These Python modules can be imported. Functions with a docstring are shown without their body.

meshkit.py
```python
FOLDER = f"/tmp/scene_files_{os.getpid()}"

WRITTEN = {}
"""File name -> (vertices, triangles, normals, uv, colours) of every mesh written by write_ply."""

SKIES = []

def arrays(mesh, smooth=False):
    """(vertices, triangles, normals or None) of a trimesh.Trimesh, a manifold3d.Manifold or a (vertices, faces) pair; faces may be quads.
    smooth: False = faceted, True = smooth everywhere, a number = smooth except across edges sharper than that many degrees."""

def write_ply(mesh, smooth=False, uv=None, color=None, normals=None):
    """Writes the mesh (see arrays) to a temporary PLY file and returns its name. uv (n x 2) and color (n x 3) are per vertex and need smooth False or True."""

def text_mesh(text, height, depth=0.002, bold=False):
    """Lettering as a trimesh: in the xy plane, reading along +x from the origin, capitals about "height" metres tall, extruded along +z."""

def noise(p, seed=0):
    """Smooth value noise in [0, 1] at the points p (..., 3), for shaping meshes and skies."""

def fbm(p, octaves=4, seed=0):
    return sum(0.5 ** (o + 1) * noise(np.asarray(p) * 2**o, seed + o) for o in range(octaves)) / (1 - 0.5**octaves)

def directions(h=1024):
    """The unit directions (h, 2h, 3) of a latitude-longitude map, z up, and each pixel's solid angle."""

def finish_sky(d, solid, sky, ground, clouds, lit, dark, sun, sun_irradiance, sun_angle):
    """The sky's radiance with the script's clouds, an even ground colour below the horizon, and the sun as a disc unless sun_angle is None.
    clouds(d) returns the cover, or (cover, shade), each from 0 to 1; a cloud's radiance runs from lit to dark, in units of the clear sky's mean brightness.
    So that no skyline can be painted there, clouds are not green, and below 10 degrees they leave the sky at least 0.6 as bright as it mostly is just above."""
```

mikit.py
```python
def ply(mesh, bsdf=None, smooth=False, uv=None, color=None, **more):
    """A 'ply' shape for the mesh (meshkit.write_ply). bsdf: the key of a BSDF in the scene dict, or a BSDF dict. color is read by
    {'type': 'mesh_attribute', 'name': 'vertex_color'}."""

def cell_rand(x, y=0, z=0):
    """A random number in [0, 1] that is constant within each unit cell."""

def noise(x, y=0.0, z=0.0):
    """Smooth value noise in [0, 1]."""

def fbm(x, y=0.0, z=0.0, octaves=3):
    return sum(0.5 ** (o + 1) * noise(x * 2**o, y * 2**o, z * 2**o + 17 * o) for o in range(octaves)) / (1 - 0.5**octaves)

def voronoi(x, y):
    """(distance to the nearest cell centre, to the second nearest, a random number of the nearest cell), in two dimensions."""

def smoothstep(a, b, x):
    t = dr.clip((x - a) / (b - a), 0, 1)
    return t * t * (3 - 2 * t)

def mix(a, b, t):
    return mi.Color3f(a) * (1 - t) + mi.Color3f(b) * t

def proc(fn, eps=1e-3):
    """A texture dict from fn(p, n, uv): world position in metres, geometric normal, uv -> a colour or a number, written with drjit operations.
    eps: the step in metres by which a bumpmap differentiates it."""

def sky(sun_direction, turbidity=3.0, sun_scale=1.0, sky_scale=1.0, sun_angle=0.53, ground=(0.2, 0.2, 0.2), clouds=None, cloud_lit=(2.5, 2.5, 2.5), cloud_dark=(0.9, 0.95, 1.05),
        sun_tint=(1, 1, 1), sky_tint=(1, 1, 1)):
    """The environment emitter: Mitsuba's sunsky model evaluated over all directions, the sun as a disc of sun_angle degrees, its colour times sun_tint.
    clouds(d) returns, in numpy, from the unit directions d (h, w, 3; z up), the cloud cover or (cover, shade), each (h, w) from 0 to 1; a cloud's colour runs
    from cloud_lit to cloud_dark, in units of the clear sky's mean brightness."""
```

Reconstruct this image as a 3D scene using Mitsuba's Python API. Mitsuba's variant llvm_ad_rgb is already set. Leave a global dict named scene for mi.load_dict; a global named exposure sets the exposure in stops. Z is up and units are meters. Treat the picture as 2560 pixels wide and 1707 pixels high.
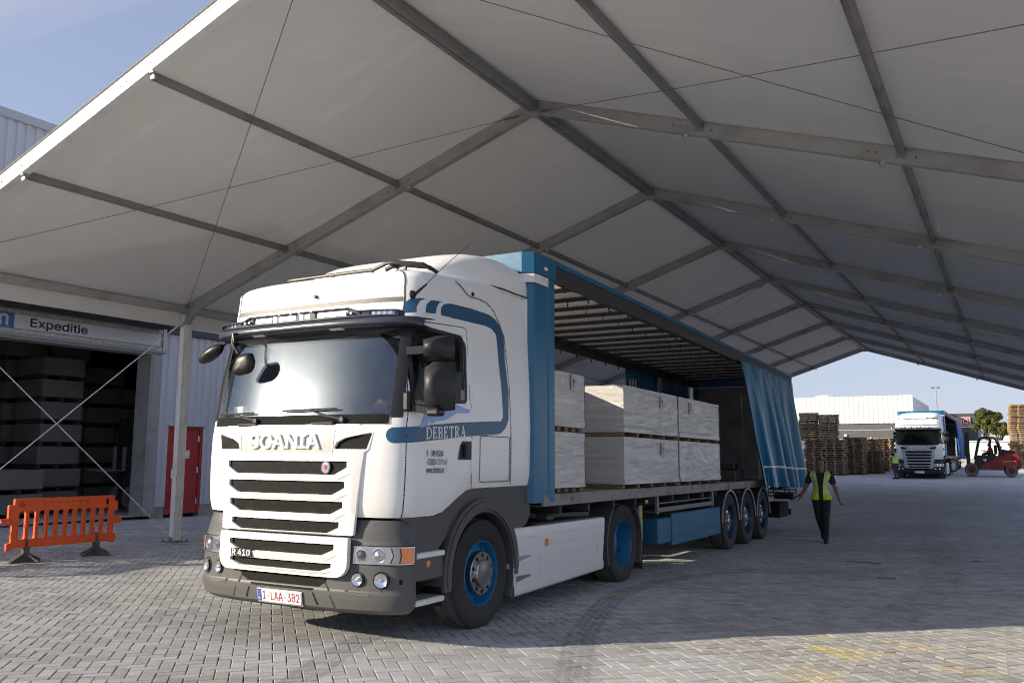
import math, random
import numpy as np, trimesh, shapely, manifold3d as m3
import shapely.geometry as sg
import shapely.affinity as sa
from scipy.interpolate import PchipInterpolator
import drjit as dr, mitsuba as mi
import mikit, meshkit
from mikit import proc, noise, fbm, voronoi, cell_rand, smoothstep, mix

scene, labels = {}, {}
rng = np.random.default_rng(7)
T = mi.ScalarTransform4f

# ------------------------------------------------------------------ camera, sky, exposure
YAW, PITCH, ROLL, CAMH = 0.525, 0.1305, 0.0034, 1.658
_fh = np.array([-math.sin(YAW), math.cos(YAW), 0.0]); _rt = np.array([math.cos(YAW), math.sin(YAW), 0.0]); _up = np.array([0, 0, 1.0])
_fw = _fh * math.cos(PITCH) + _up * math.sin(PITCH); _u2 = _up * math.cos(PITCH) - _fh * math.sin(PITCH)
_u3 = _u2 * math.cos(ROLL) - _rt * math.sin(ROLL)
scene['camera'] = {'type': 'perspective', 'fov': 2 * math.degrees(math.atan(1280 / 2135.0)), 'fov_axis': 'x', 'near_clip': 0.1, 'far_clip': 2000.0,
                   'to_world': T().look_at(origin=[0, 0, CAMH], target=[float(_fw[0]), float(_fw[1]), float(CAMH + _fw[2])], up=[float(x) for x in _u3])}
SUN = (-0.74, -0.68, 0.335)


def clouds(d):
    e = np.clip(d[..., 2], 0.02, 1)
    p = np.stack([d[..., 0] / e, d[..., 1] / e, d[..., 0] * 0], -1)
    w = meshkit.noise(p * 0.45 + 3, 5)
    q = np.stack([p[..., 0] * 0.55 + w * 1.2, p[..., 1] * 1.9 + w * 0.7, p[..., 2]], -1)
    n = sum(0.5 ** (k + 1) * meshkit.noise(q * 2 ** k + 11, k) for k in range(5))
    h = np.clip(d[..., 2], 0, 1)
    return np.clip(0.5 * np.clip((n - 0.50) / 0.32, 0, 1) * np.clip(e * 5, 0, 1) + 0.36 + 0.36 * np.exp(-h / 0.13), 0, 1)


scene['sky_light'] = mikit.sky(SUN, turbidity=3.0, sky_scale=1.0, sun_scale=1.0, clouds=clouds, cloud_lit=(1.62, 1.58, 1.82), sky_tint=(0.92, 0.98, 1.22), sun_tint=(1.0, 1.22, 1.72))
exposure = 2.45


# ------------------------------------------------------------------ small helpers
def num(key):
    if key not in USED:
        USED[key] = 0
        return key
    USED[key] += 1
    return f'{key}_{USED[key]:03d}'


USED = {}


def tag(key, label=None, category=None, group=None, kind=None):
    d = {k: v for k, v in (('label', label), ('category', category), ('group', group), ('kind', kind)) if v}
    labels[key] = {**labels.get(key, {}), **d}
    return key


def put(key, mesh, mat, smooth=False, M=None, **more):
    key = num(key)
    s = mikit.ply(mesh.build() if isinstance(mesh, MB) else mesh, mat, smooth=smooth, **more)
    if M is not None:
        s['to_world'] = T(M) if isinstance(M, np.ndarray) else M
    scene[key] = s
    return key


def mat4(R=np.eye(3), t=(0, 0, 0)):
    M = np.eye(4); M[:3, :3] = R; M[:3, 3] = t
    return M


def rotz(a): c, s = math.cos(a), math.sin(a); return np.array([[c, -s, 0], [s, c, 0], [0, 0, 1.0]])
def rotx(a): c, s = math.cos(a), math.sin(a); return np.array([[1.0, 0, 0], [0, c, -s], [0, s, c]])
def roty(a): c, s = math.cos(a), math.sin(a); return np.array([[c, 0, s], [0, 1.0, 0], [-s, 0, c]])


class MB:
    """collects pieces into one mesh"""
    def __init__(self): self.v, self.f, self.n = [], [], 0

    def add(self, v, f, R=None, t=None):
        v = np.asarray(v, float)
        if R is not None: v = v @ np.asarray(R).T
        if t is not None: v = v + np.asarray(t, float)
        f = np.asarray(f, int)
        if f.shape[1] == 4: f = np.vstack([f[:, [0, 1, 2]], f[:, [0, 2, 3]]])
        self.v.append(v); self.f.append(f + self.n); self.n += len(v)
        return self

    def mesh(self, m, R=None, t=None):
        if hasattr(m, 'to_mesh'):
            q = m.to_mesh(); return self.add(q.vert_properties[:, :3], q.tri_verts, R, t)
        return self.add(m.vertices, m.faces, R, t)

    BOX = np.array([[0, 2, 3, 1], [4, 5, 7, 6], [0, 1, 5, 4], [2, 6, 7, 3], [0, 4, 6, 2], [1, 3, 7, 5]])

    def box(self, lo, hi, R=None, t=None):
        lo, hi = np.minimum(lo, hi), np.maximum(lo, hi)
        v = np.array([[x, y, z] for x in (lo[0], hi[0]) for y in (lo[1], hi[1]) for z in (lo[2], hi[2])], float)
        return self.add(v, self.BOX, R, t)

    def cbox(self, lo, hi, b=0.01, R=None, t=None):
        lo, hi = np.array(lo, float), np.array(hi, float); c, h = (lo + hi) / 2, (hi - lo) / 2
        P = []
        for s in np.ndindex(2, 2, 2):
            sg_ = np.array(s) * 2 - 1
            for k in range(3):
                q = h - b; q = q.copy(); q[k] = h[k]; P.append(c + sg_ * q)
        return self.mesh(hull(P), R, t)

    def bar(self, p0, p1, w, h=None, up=(0, 0, 1)):
        p0, p1 = np.array(p0, float), np.array(p1, float); h = h or w
        d = p1 - p0; L = np.linalg.norm(d); d /= L
        s = np.cross(d, up)
        if np.linalg.norm(s) < 1e-6: s = np.cross(d, [1, 0, 0])
        s /= np.linalg.norm(s); u = np.cross(s, d)
        R = np.stack([s, d, u], 1)
        return self.box((-w / 2, 0, -h / 2), (w / 2, L, h / 2), R, p0)

    def tube(self, pts, r, n=8):
        p = np.asarray(pts, float); t = np.gradient(p, axis=0); t /= np.linalg.norm(t, axis=1, keepdims=True)
        a = np.cross(t, [0.123, 0.31, 0.94]); a /= np.linalg.norm(a, axis=1, keepdims=True); b = np.cross(t, a)
        r = np.broadcast_to(r, (len(p),))[:, None, None]; an = np.arange(n) * 2 * np.pi / n
        v = p[:, None] + r * (np.cos(an)[None, :, None] * a[:, None] + np.sin(an)[None, :, None] * b[:, None])
        i, j = np.meshgrid(np.arange(len(p) - 1), np.arange(n), indexing='ij')
        f = np.stack([i * n + j, i * n + (j + 1) % n, (i + 1) * n + (j + 1) % n, (i + 1) * n + j], -1).reshape(-1, 4)
        v = v.reshape(-1, 3); m = len(v)
        v = np.vstack([v, p[0], p[-1]]); q = np.arange(n)
        c0 = np.stack([np.full(n, m), (q + 1) % n, q], 1); c1 = np.stack([np.full(n, m + 1), m - n + q, m - n + (q + 1) % n], 1)
        self.add(v, np.vstack([f[:, [0, 1, 2]], f[:, [0, 2, 3]], c0, c1]))
        return self

    def grid(self, P, flip=False):
        P = np.asarray(P, float); m, n = P.shape[:2]
        i, j = np.meshgrid(np.arange(m - 1), np.arange(n - 1), indexing='ij')
        f = np.stack([i * n + j, (i + 1) * n + j, (i + 1) * n + j + 1, i * n + j + 1], -1).reshape(-1, 4)
        return self.add(P.reshape(-1, 3), f[:, ::-1] if flip else f)

    def lathe(self, prof, n=40, R=None, t=None):
        """profile (r, x) revolved about the x axis"""
        pr = np.asarray(prof, float); an = np.arange(n + 1) * 2 * np.pi / n
        P = np.stack([np.broadcast_to(pr[:, 1:2], (len(pr), n + 1)), pr[:, :1] * np.cos(an), pr[:, :1] * np.sin(an)], -1)
        k = MB().grid(P); return self.add(k.v[0], k.f[0], R, t)

    def build(self):
        return trimesh.Trimesh(np.vstack(self.v), np.vstack(self.f), process=False)


def hull(P): return m3.Manifold.hull_points(np.asarray(P, np.float32))


def man(mesh):
    m = m3.Manifold(m3.Mesh(np.asarray(mesh.vertices, np.float32), np.asarray(mesh.faces, np.uint32)))
    if m.is_empty():
        q = trimesh.Trimesh(mesh.vertices, mesh.faces); q.merge_vertices(); q.fix_normals()
        m = m3.Manifold(m3.Mesh(np.asarray(q.vertices, np.float32), np.asarray(q.faces, np.uint32)))
    return m


def rings_of(poly):
    out = []
    for g in getattr(poly, 'geoms', [poly]):
        if g.is_empty: continue
        g = sg.polygon.orient(g, 1.0)
        out.append(np.array(g.exterior.coords)[:-1]); out += [np.array(r.coords)[:-1] for r in g.interiors]
    return out


def extrude(poly, h, refine=None):
    """shapely polygon in (a, b) -> Manifold with thickness h along +c"""
    m = m3.CrossSection([r.astype(float).tolist() for r in rings_of(poly)], m3.FillRule.EvenOdd).extrude(h)
    return m.refine_to_length(refine) if refine else m


def warp(m, fn):
    q = m.to_mesh(); v = np.asarray(q.vert_properties[:, :3], float)
    return trimesh.Trimesh(fn(v[:, 0], v[:, 1], v[:, 2]), q.tri_verts, process=False)


def rrect(x0, y0, x1, y1, r, q=6): return sg.box(x0 + r, y0 + r, x1 - r, y1 - r).buffer(r, quad_segs=q)


def text(s, h, depth=0.003, bold=False, sx=1.0, center=False):
    m = meshkit.text_mesh(s, h, depth, bold); v = np.array(m.vertices); v[:, 0] *= sx
    if center: v[:, 0] -= (v[:, 0].min() + v[:, 0].max()) / 2
    return trimesh.Trimesh(v, m.faces, process=False)


class Thing:
    """a thing built of parts that share one placement; can be placed again with other materials"""
    def __init__(self, name, label, cat, group=None, M=None):
        self.key, self.M, self.parts = num(name), (np.eye(4) if M is None else M), []
        tag(self.key, label, cat, group)

    def part(self, name, mesh, mat, smooth=False, label=None, at=None, ply=None):
        s = ply or mikit.ply(mesh.build() if isinstance(mesh, MB) else mesh, None, smooth=smooth)
        self.parts.append((name, s, mat, at, label))
        self._emit(self.key, self.M, name, s, mat, at, label)
        return name, s

    def _emit(self, root, M, name, s, mat, at, label):
        k = num(root + '__' + name)
        scene[k] = {**s, 'bsdf': {'type': 'ref', 'id': mat}, 'to_world': T(M @ (np.eye(4) if at is None else at))}
        if label: tag(k, label)
        return k

    def again(self, M, label, mats={}, skip=(), name=None, group=None, cat=None):
        base = name or self.key.rstrip('0123456789').rstrip('_')
        k = num(base); tag(k, label, cat or labels[self.key]['category'], group or labels[self.key].get('group'))
        for n, s, mat, at, l in self.parts:
            if any(n.startswith(x) for x in skip): continue
            self._emit(k, M, n, s, mats.get(mat, mat), at, None)
        return k


# ------------------------------------------------------------------ materials
def rgb(*c): return {'type': 'rgb', 'value': list(map(float, c))}


def pbr(name, color, rough=0.5, metal=0.0, two=True, bump=None, eps=1e-3, scale=1.0, **kw):
    b = {'type': 'principled', 'base_color': rgb(*color) if isinstance(color, tuple) else color, 'roughness': rough, 'metallic': metal, **kw}
    if bump is not None: b = {'type': 'bumpmap', 'nested': b, 'arbitrary': proc(bump, eps), 'scale': scale}
    scene[name] = {'type': 'twosided', 'bsdf': b} if two else b
    return name


def P3(p, s): return p.x * s, p.y * s, p.z * s


def speck(base, amt=0.12, s=3.0, tint=(1, 0.97, 0.92), streak=False):
    """base colour with faint dirt"""
    def fn(p, n, uv):
        a = fbm(p.x * s, p.y * s, p.z * (s * 0.25 if streak else s), 4)
        k = 1 - amt * smoothstep(0.42, 0.8, a)
        return mi.Color3f(*base) * mi.Color3f(1 - (1 - k) * (2 - tint[0]), 1 - (1 - k) * (2 - tint[1]), 1 - (1 - k) * (2 - tint[2]))
    return proc(fn)


def low_dirt(base, dirt, z0, z1, amt=0.5):
    """road dirt that thins out with height above the ground"""
    def fn(p, n, uv):
        a = fbm(p.x * 5, p.y * 5, p.z * 2.5, 4)
        k = amt * smoothstep(z1, z0, p.z + (a - 0.5) * 0.5) * (0.5 + a)
        return mix(base, dirt, dr.clip(k, 0, 1))
    return proc(fn)


pbr('white_paint', low_dirt((0.80, 0.80, 0.79), (0.46, 0.42, 0.36), 0.2, 2.1, 0.28), 0.28, clearcoat=0.7, clearcoat_gloss=0.93, specular=0.5)
pbr('white_trim', low_dirt((0.74, 0.74, 0.74), (0.42, 0.40, 0.36), 0.1, 1.2, 0.35), 0.38)
pbr('blue_paint', low_dirt((0.010, 0.120, 0.235), (0.18, 0.20, 0.22), 0.0, 1.2, 0.15), 0.32, clearcoat=0.4)
pbr('decal_blue', (0.018, 0.085, 0.17), 0.3, clearcoat=0.5)
pbr('decal_light_blue', (0.27, 0.40, 0.72), 0.35)
pbr('decal_white', (0.75, 0.75, 0.75), 0.35)
pbr('decal_grey', (0.09, 0.09, 0.10), 0.5)
pbr('grey_plastic', low_dirt((0.060, 0.060, 0.064), (0.20, 0.19, 0.18), 0.1, 1.3, 0.30), 0.5)
pbr('dark_plastic', speck((0.017, 0.017, 0.02), -0.6, 4.0), 0.5)
pbr('black_plastic', (0.008, 0.008, 0.009), 0.4)
pbr('visor_plastic', (0.035, 0.04, 0.058), 0.2, clearcoat=0.5)
pbr('black_matt', low_dirt((0.006, 0.006, 0.0065), (0.07, 0.065, 0.06), 0.0, 0.9, 0.35), 0.8, specular=0.2)
pbr('mesh_black', speck((0.005, 0.0047, 0.0044), -1.5, 14.0), 0.7, specular=0.2)
pbr('grey_stripe', (0.16, 0.155, 0.15), 0.5)
pbr('seam', (0.02, 0.02, 0.022), 0.7)
pbr('chrome', (0.78, 0.78, 0.78), 0.12, 1.0)
pbr('alloy', (0.62, 0.62, 0.62), 0.25, 1.0)
pbr('hub_metal', (0.46, 0.46, 0.46), 0.22, 1.0)
pbr('badge_field', (0.42, 0.41, 0.40), 0.35)
pbr('lamp_bowl', (0.82, 0.83, 0.85), 0.1, 1.0)
pbr('amber', (0.75, 0.22, 0.015), 0.25, clearcoat=0.8)
pbr('red_lens', (0.45, 0.02, 0.02), 0.25)
pbr('rubber', low_dirt((0.013, 0.0125, 0.0125), (0.10, 0.095, 0.09), 0.0, 0.9, 0.3), 0.7)
pbr('tread', speck((0.13, 0.128, 0.125), 0.5, 9.0), 0.85)
pbr('rim_blue', speck((0.02, 0.16, 0.34), 0.3, 9.0), 0.35, clearcoat=0.3)
pbr('rim_navy', speck((0.010, 0.065, 0.14), 0.3, 9.0), 0.4)
pbr('rim_dark', (0.05, 0.05, 0.055), 0.5)
pbr('steel_grey', low_dirt((0.22, 0.22, 0.22), (0.16, 0.14, 0.12), 0.2, 1.5, 0.4), 0.5, 0.3)
pbr('rave_metal', speck((0.27, 0.26, 0.25), 0.45, 5.0), 0.55, 0.2)
pbr('chassis', speck((0.035, 0.035, 0.037), -0.5, 6.0), 0.65)
pbr('yellow_plate', (0.42, 0.40, 0.16), 0.6)
pbr('plate_white', (0.78, 0.78, 0.76), 0.4)
pbr('plate_red', (0.38, 0.02, 0.02), 0.5)
pbr('plate_blue', (0.02, 0.07, 0.42), 0.5)
pbr('cab_inside', (0.13, 0.13, 0.135), 0.8)
pbr('seat_cloth', (0.16, 0.16, 0.17), 0.9)
pbr('paper', (0.7, 0.7, 0.66), 0.8)
scene['clear_glass'] = {'type': 'thindielectric', 'int_ior': 1.5}
scene['screen_glass'] = {'type': 'blendbsdf', 'weight': 0.016, 'a': {'type': 'thindielectric', 'int_ior': 1.9, 'specular_reflectance': rgb(0.72, 0.86, 1.0)},
                         'b': {'type': 'twosided', 'bsdf': {'type': 'principled', 'base_color': rgb(0.5, 0.57, 0.66), 'roughness': 0.235, 'metallic': 1.0}}}
scene['side_glass'] = {'type': 'blendbsdf', 'weight': 0.25, 'a': {'type': 'thindielectric', 'int_ior': 1.5, 'specular_transmittance': 0.45},
                       'b': {'type': 'twosided', 'bsdf': {'type': 'principled', 'base_color': rgb(0.01, 0.014, 0.014), 'roughness': 0.08}}}
pbr('bolt', (0.35, 0.35, 0.36), 0.3, 0.9)

# ------------------------------------------------------------------ the yard
_g = PchipInterpolator([-100, 0, 5.765, 22, 28, 42, 56, 75, 100, 500], [0, 0, 0, -0.1575, -0.19, 0.02, 0.35, 0.80, 0.85, 0.85])
def gz(y): return float(_g(y))


PA = math.radians(45.9)                      # the herringbone runs diagonally to the tent
EC, EH, PU = np.array([math.cos(PA), math.sin(PA)]), np.array([-math.sin(PA), math.cos(PA)]), 0.1065
TRACK1 = [(-2.5, 5.0), (-2.99, 6.1), (-3.52, 7.34), (-3.85, 8.41), (-4.12, 9.4), (-4.22, 10.2), (-4.21, 11.0), (-3.95, 12.0), (-3.5, 13.2)]
TRACK2 = [(-4.5, 4.6), (-4.68, 5.0), (-4.94, 5.59), (-5.14, 6.18), (-5.3, 6.7)]
TRACK3 = [(-1.2, 9.5), (-0.9, 12.5), (-1.1, 17.0), (-1.9, 24.0), (-2.6, 34.0)]


def seg_dist(x, y, pts):
    best = mi.Float(9.0)
    for (ax, ay), (bx, by) in zip(pts[:-1], pts[1:]):
        dx, dy = bx - ax, by - ay
        t = dr.clip(((x - ax) * dx + (y - ay) * dy) / (dx * dx + dy * dy), 0, 1)
        best = dr.minimum(best, dr.sqrt(dr.square(x - ax - t * dx) + dr.square(y - ay - t * dy)))
    return best


def stone_id(p):
    u, v = (p.x * EC[0] + p.y * EC[1]) / PU, (p.x * EH[0] + p.y * EH[1]) / PU
    i, j = dr.floor(u), dr.floor(v); k = (i + j) - 4 * dr.floor((i + j) / 4)
    oi = dr.select(k == 1, i - 1, i); oj = dr.select(k == 3, j - 1, j)
    return u, v, i, j, k, oi, oj


def pave_color(p, joints):
    u, v, i, j, k, oi, oj = stone_id(p)
    r = cell_rand(oi, oj, 3); r2 = cell_rand(oi, oj, 9)
    base = mix((0.352, 0.357, 0.365), (0.318, 0.312, 0.31), r2) * (0.86 + 0.26 * r)
    grain = fbm(p.x * 90, p.y * 90, 0.3, 3); blot = fbm(p.x * 0.8, p.y * 0.8, 2.0, 4); fine = fbm(p.x * 7, p.y * 7, 5.0, 4)
    warm = smoothstep(0.42, 0.62, fbm(p.x * 0.35 + 4, p.y * 0.35, 1.0, 3))
    c = base * (0.83 + 0.34 * grain)
    c = mix(c, c * mi.Color3f(0.97, 0.92, 0.84), warm * 0.4)
    c = c * (0.80 + 0.4 * blot)
    c = mix(c, mi.Color3f(0.42, 0.42, 0.43), 0.35 * smoothstep(0.5, 0.75, fine) * smoothstep(0.4, 0.6, blot))
    s = -p.x * EH[1] * 0 + p.x * 0.62 - p.y * 0.78
    scuff = smoothstep(0.56, 0.8, fbm((p.x * 0.75 + p.y * 0.66) * 1.1, s * 9.0, 0.0, 3))
    c = mix(c, mi.Color3f(0.13, 0.125, 0.125), 0.30 * scuff)
    for pts, w, a in ((TRACK1, 0.17, 0.34), (TRACK2, 0.17, 0.3), (TRACK3, 0.3, 0.16)):
        d = seg_dist(p.x, p.y, pts)
        rib = 0.55 + 0.45 * smoothstep(0.3, 0.6, dr.abs(dr.sin(d * 42)))
        c = mix(c, mi.Color3f(0.045, 0.045, 0.048), a * smoothstep(w, w * 0.72, d) * rib * (0.4 + fine))
    # worn yellow paint: two thin lines and wide patches
    wear = smoothstep(0.42, 0.62, fbm(p.x * 4, p.y * 4, 7.0, 4))
    l1 = seg_dist(p.x, p.y, [(-4.3, 9.85), (-3.25, 9.32), (-2.46, 8.75), (-1.3, 7.8)]); l2 = seg_dist(p.x, p.y, [(-4.6, 12.4), (-3.0, 12.1), (-1.3, 11.2), (1.5, 9.6)])
    m = 0.42 * (smoothstep(0.075, 0.045, l1) + 0.6 * smoothstep(0.075, 0.045, l2))
    pa = smoothstep(0.47, 0.6, fbm(p.x * 1.1 + 8, p.y * 1.1, 3.0, 3)) * smoothstep(-2.0, -1.3, p.x) * smoothstep(9.6, 8.9, p.y) * smoothstep(6.2, 6.9, p.y)
    c = mix(c, mi.Color3f(0.46, 0.38, 0.17), dr.clip((m + 0.42 * pa) * wear, 0, 1))
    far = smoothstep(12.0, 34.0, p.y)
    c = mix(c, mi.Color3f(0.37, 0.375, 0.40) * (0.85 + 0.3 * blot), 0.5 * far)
    if joints:
        fu, fv = u - i, v - j; w = 0.045
        jl = dr.select(k == 1, 1.0, fu); jr = dr.select(k == 0, 1.0, 1 - fu); jb = dr.select(k == 3, 1.0, fv); jt = dr.select(k == 2, 1.0, 1 - fv)
        e = dr.minimum(dr.minimum(jl, jr), dr.minimum(jb, jt))
        c = mix(c, c * 0.45, smoothstep(w * 1.4, w * 0.5, e) * smoothstep(40.0, 15.0, p.y) * 0.8)
    return c


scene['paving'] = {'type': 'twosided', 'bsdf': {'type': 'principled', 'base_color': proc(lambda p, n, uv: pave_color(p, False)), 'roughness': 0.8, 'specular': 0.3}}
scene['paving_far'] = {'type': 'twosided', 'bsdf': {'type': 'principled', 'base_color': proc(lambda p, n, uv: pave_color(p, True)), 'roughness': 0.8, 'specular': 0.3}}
pbr('concrete', speck((0.33, 0.32, 0.30), 0.3, 4.0), 0.9)
pbr('scrap_dark', (0.07, 0.07, 0.072), 0.6)
pbr('joint_sand', speck((0.075, 0.07, 0.065), 0.5, 14.0), 0.95)


def camxy(D, xc):
    return np.array([_fh[0] * D + _rt[0] * xc, _fh[1] * D + _rt[1] * xc])


ZONE = sg.Polygon([camxy(4.6, -4.2), camxy(19, -13.0), camxy(19, 13.6), camxy(4.6, 4.2)])
stones = []
for i in range(-260, 260):
    for j in range(-260, 260):
        k = (i + j) % 4
        if k not in (0, 2): continue
        ci, cj = (i + 1.0, j + 0.5) if k == 0 else (i + 0.5, j + 1.0)
        c = EC * ci * PU + EH * cj * PU
        stones.append((c[0], c[1], k))
stones = np.array(stones)
D_ = stones[:, 0] * _fh[0] + stones[:, 1] * _fh[1]; X_ = stones[:, 0] * _rt[0] + stones[:, 1] * _rt[1]
inz = shapely.contains_xy(ZONE, stones[:, 0], stones[:, 1])
stones, D_, X_ = stones[inz], D_[inz], X_[inz]
zone_cover = shapely.union_all([sg.Polygon([c + EC * a * PU * (1 if k == 0 else .5) + EH * b * PU * (.5 if k == 0 else 1) for a, b in ((-1, -1), (1, -1), (1, 1), (-1, 1))]).buffer(1e-4)
                                for c, k in ((s[:2], s[2]) for s in stones)]).buffer(-1e-4)


def stone_mesh(k):
    hx, hy = (PU - 0.0036, PU / 2 - 0.0036) if k == 0 else (PU / 2 - 0.0036, PU - 0.0036)
    b = 0.005
    v = np.array([[sx * (hx - q), sy * (hy - q), z] for q, z in ((b, 0.0), (0, -b * 0.9), (0, -0.03)) for sx, sy in ((-1, -1), (1, -1), (1, 1), (-1, 1))])
    f = [[0, 1, 2, 3]] + [[a + o, 4 * 0 + a + o + 4, (o + 1) % 4 + a + 4, (o + 1) % 4 + a] for a in (0, 4) for o in range(4)]
    f = [[q[0], q[1], q[2], q[3]] for q in f]
    R = np.stack([np.append(EC, 0), np.append(EH, 0), [0, 0, 1]], 1)
    return v @ R.T, np.array(f)


SM = {0: stone_mesh(0), 2: stone_mesh(2)}
in_view = (D_ > 5.95) & (np.abs(X_) < 0.6 * D_)
order = np.argsort(D_ + np.where(in_view, 0, 100))
strips = [(-60, 0), (0, 5.765)] + [(a, b) for a, b in zip(np.r_[5.765, np.arange(7, 100, 1.0)], np.r_[np.arange(7, 100, 1.0), 100.0])] + [(100, 420)]


def sheet(poly, dz):
    b = MB()
    for y0, y1 in strips:
        piece = poly.intersection(sg.box(-400, y0, 400, y1))
        for g in getattr(piece, 'geoms', [piece]):
            if g.geom_type != 'Polygon' or g.area < 1e-7: continue
            v, f = trimesh.creation.triangulate_polygon(g, engine='earcut')
            z = np.interp(v[:, 1], [y0, y1], [gz(y0), gz(y1)])
            n = np.cross(v[f[:, 1]] - v[f[:, 0]], v[f[:, 2]] - v[f[:, 0]]); f = np.where((n > 0)[:, None], f, f[:, ::-1])
            b.add(np.c_[v, z + dz], f)
    return b


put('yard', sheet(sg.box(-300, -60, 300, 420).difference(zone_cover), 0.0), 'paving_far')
tag('yard', 'grey block paved yard in herringbone, dusty, with tyre marks and worn yellow lines', kind='structure')
put('yard__joint_sand', sheet(zone_cover.buffer(0.02), -0.022), 'joint_sand')
ply_stone = {k: mikit.ply(SM[k], 'paving') for k in SM}
loose = MB()
jit = rng.normal(0, 0.0011, (len(order), 3))
for q, n in enumerate(order):
    x, y, k = stones[n]; z = gz(y) + jit[q, 0]
    if q < 300:
        scene[num('yard__paving_stone')] = {**ply_stone[int(k)], 'to_world': T().translate([float(x), float(y), float(z)])}
    else:
        v, f = SM[int(k)]
        loose.add(v + np.c_[np.zeros(len(v)), np.zeros(len(v)), v[:, 0] * jit[q, 1] * 6 + v[:, 1] * jit[q, 2] * 6 - 0.0097 * v[:, 1] * (y > 5.765)] + [x, y, z], f)
put('yard__paving_stones', loose, 'paving'); tag('yard__paving_stones', kind='stuff')

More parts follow.
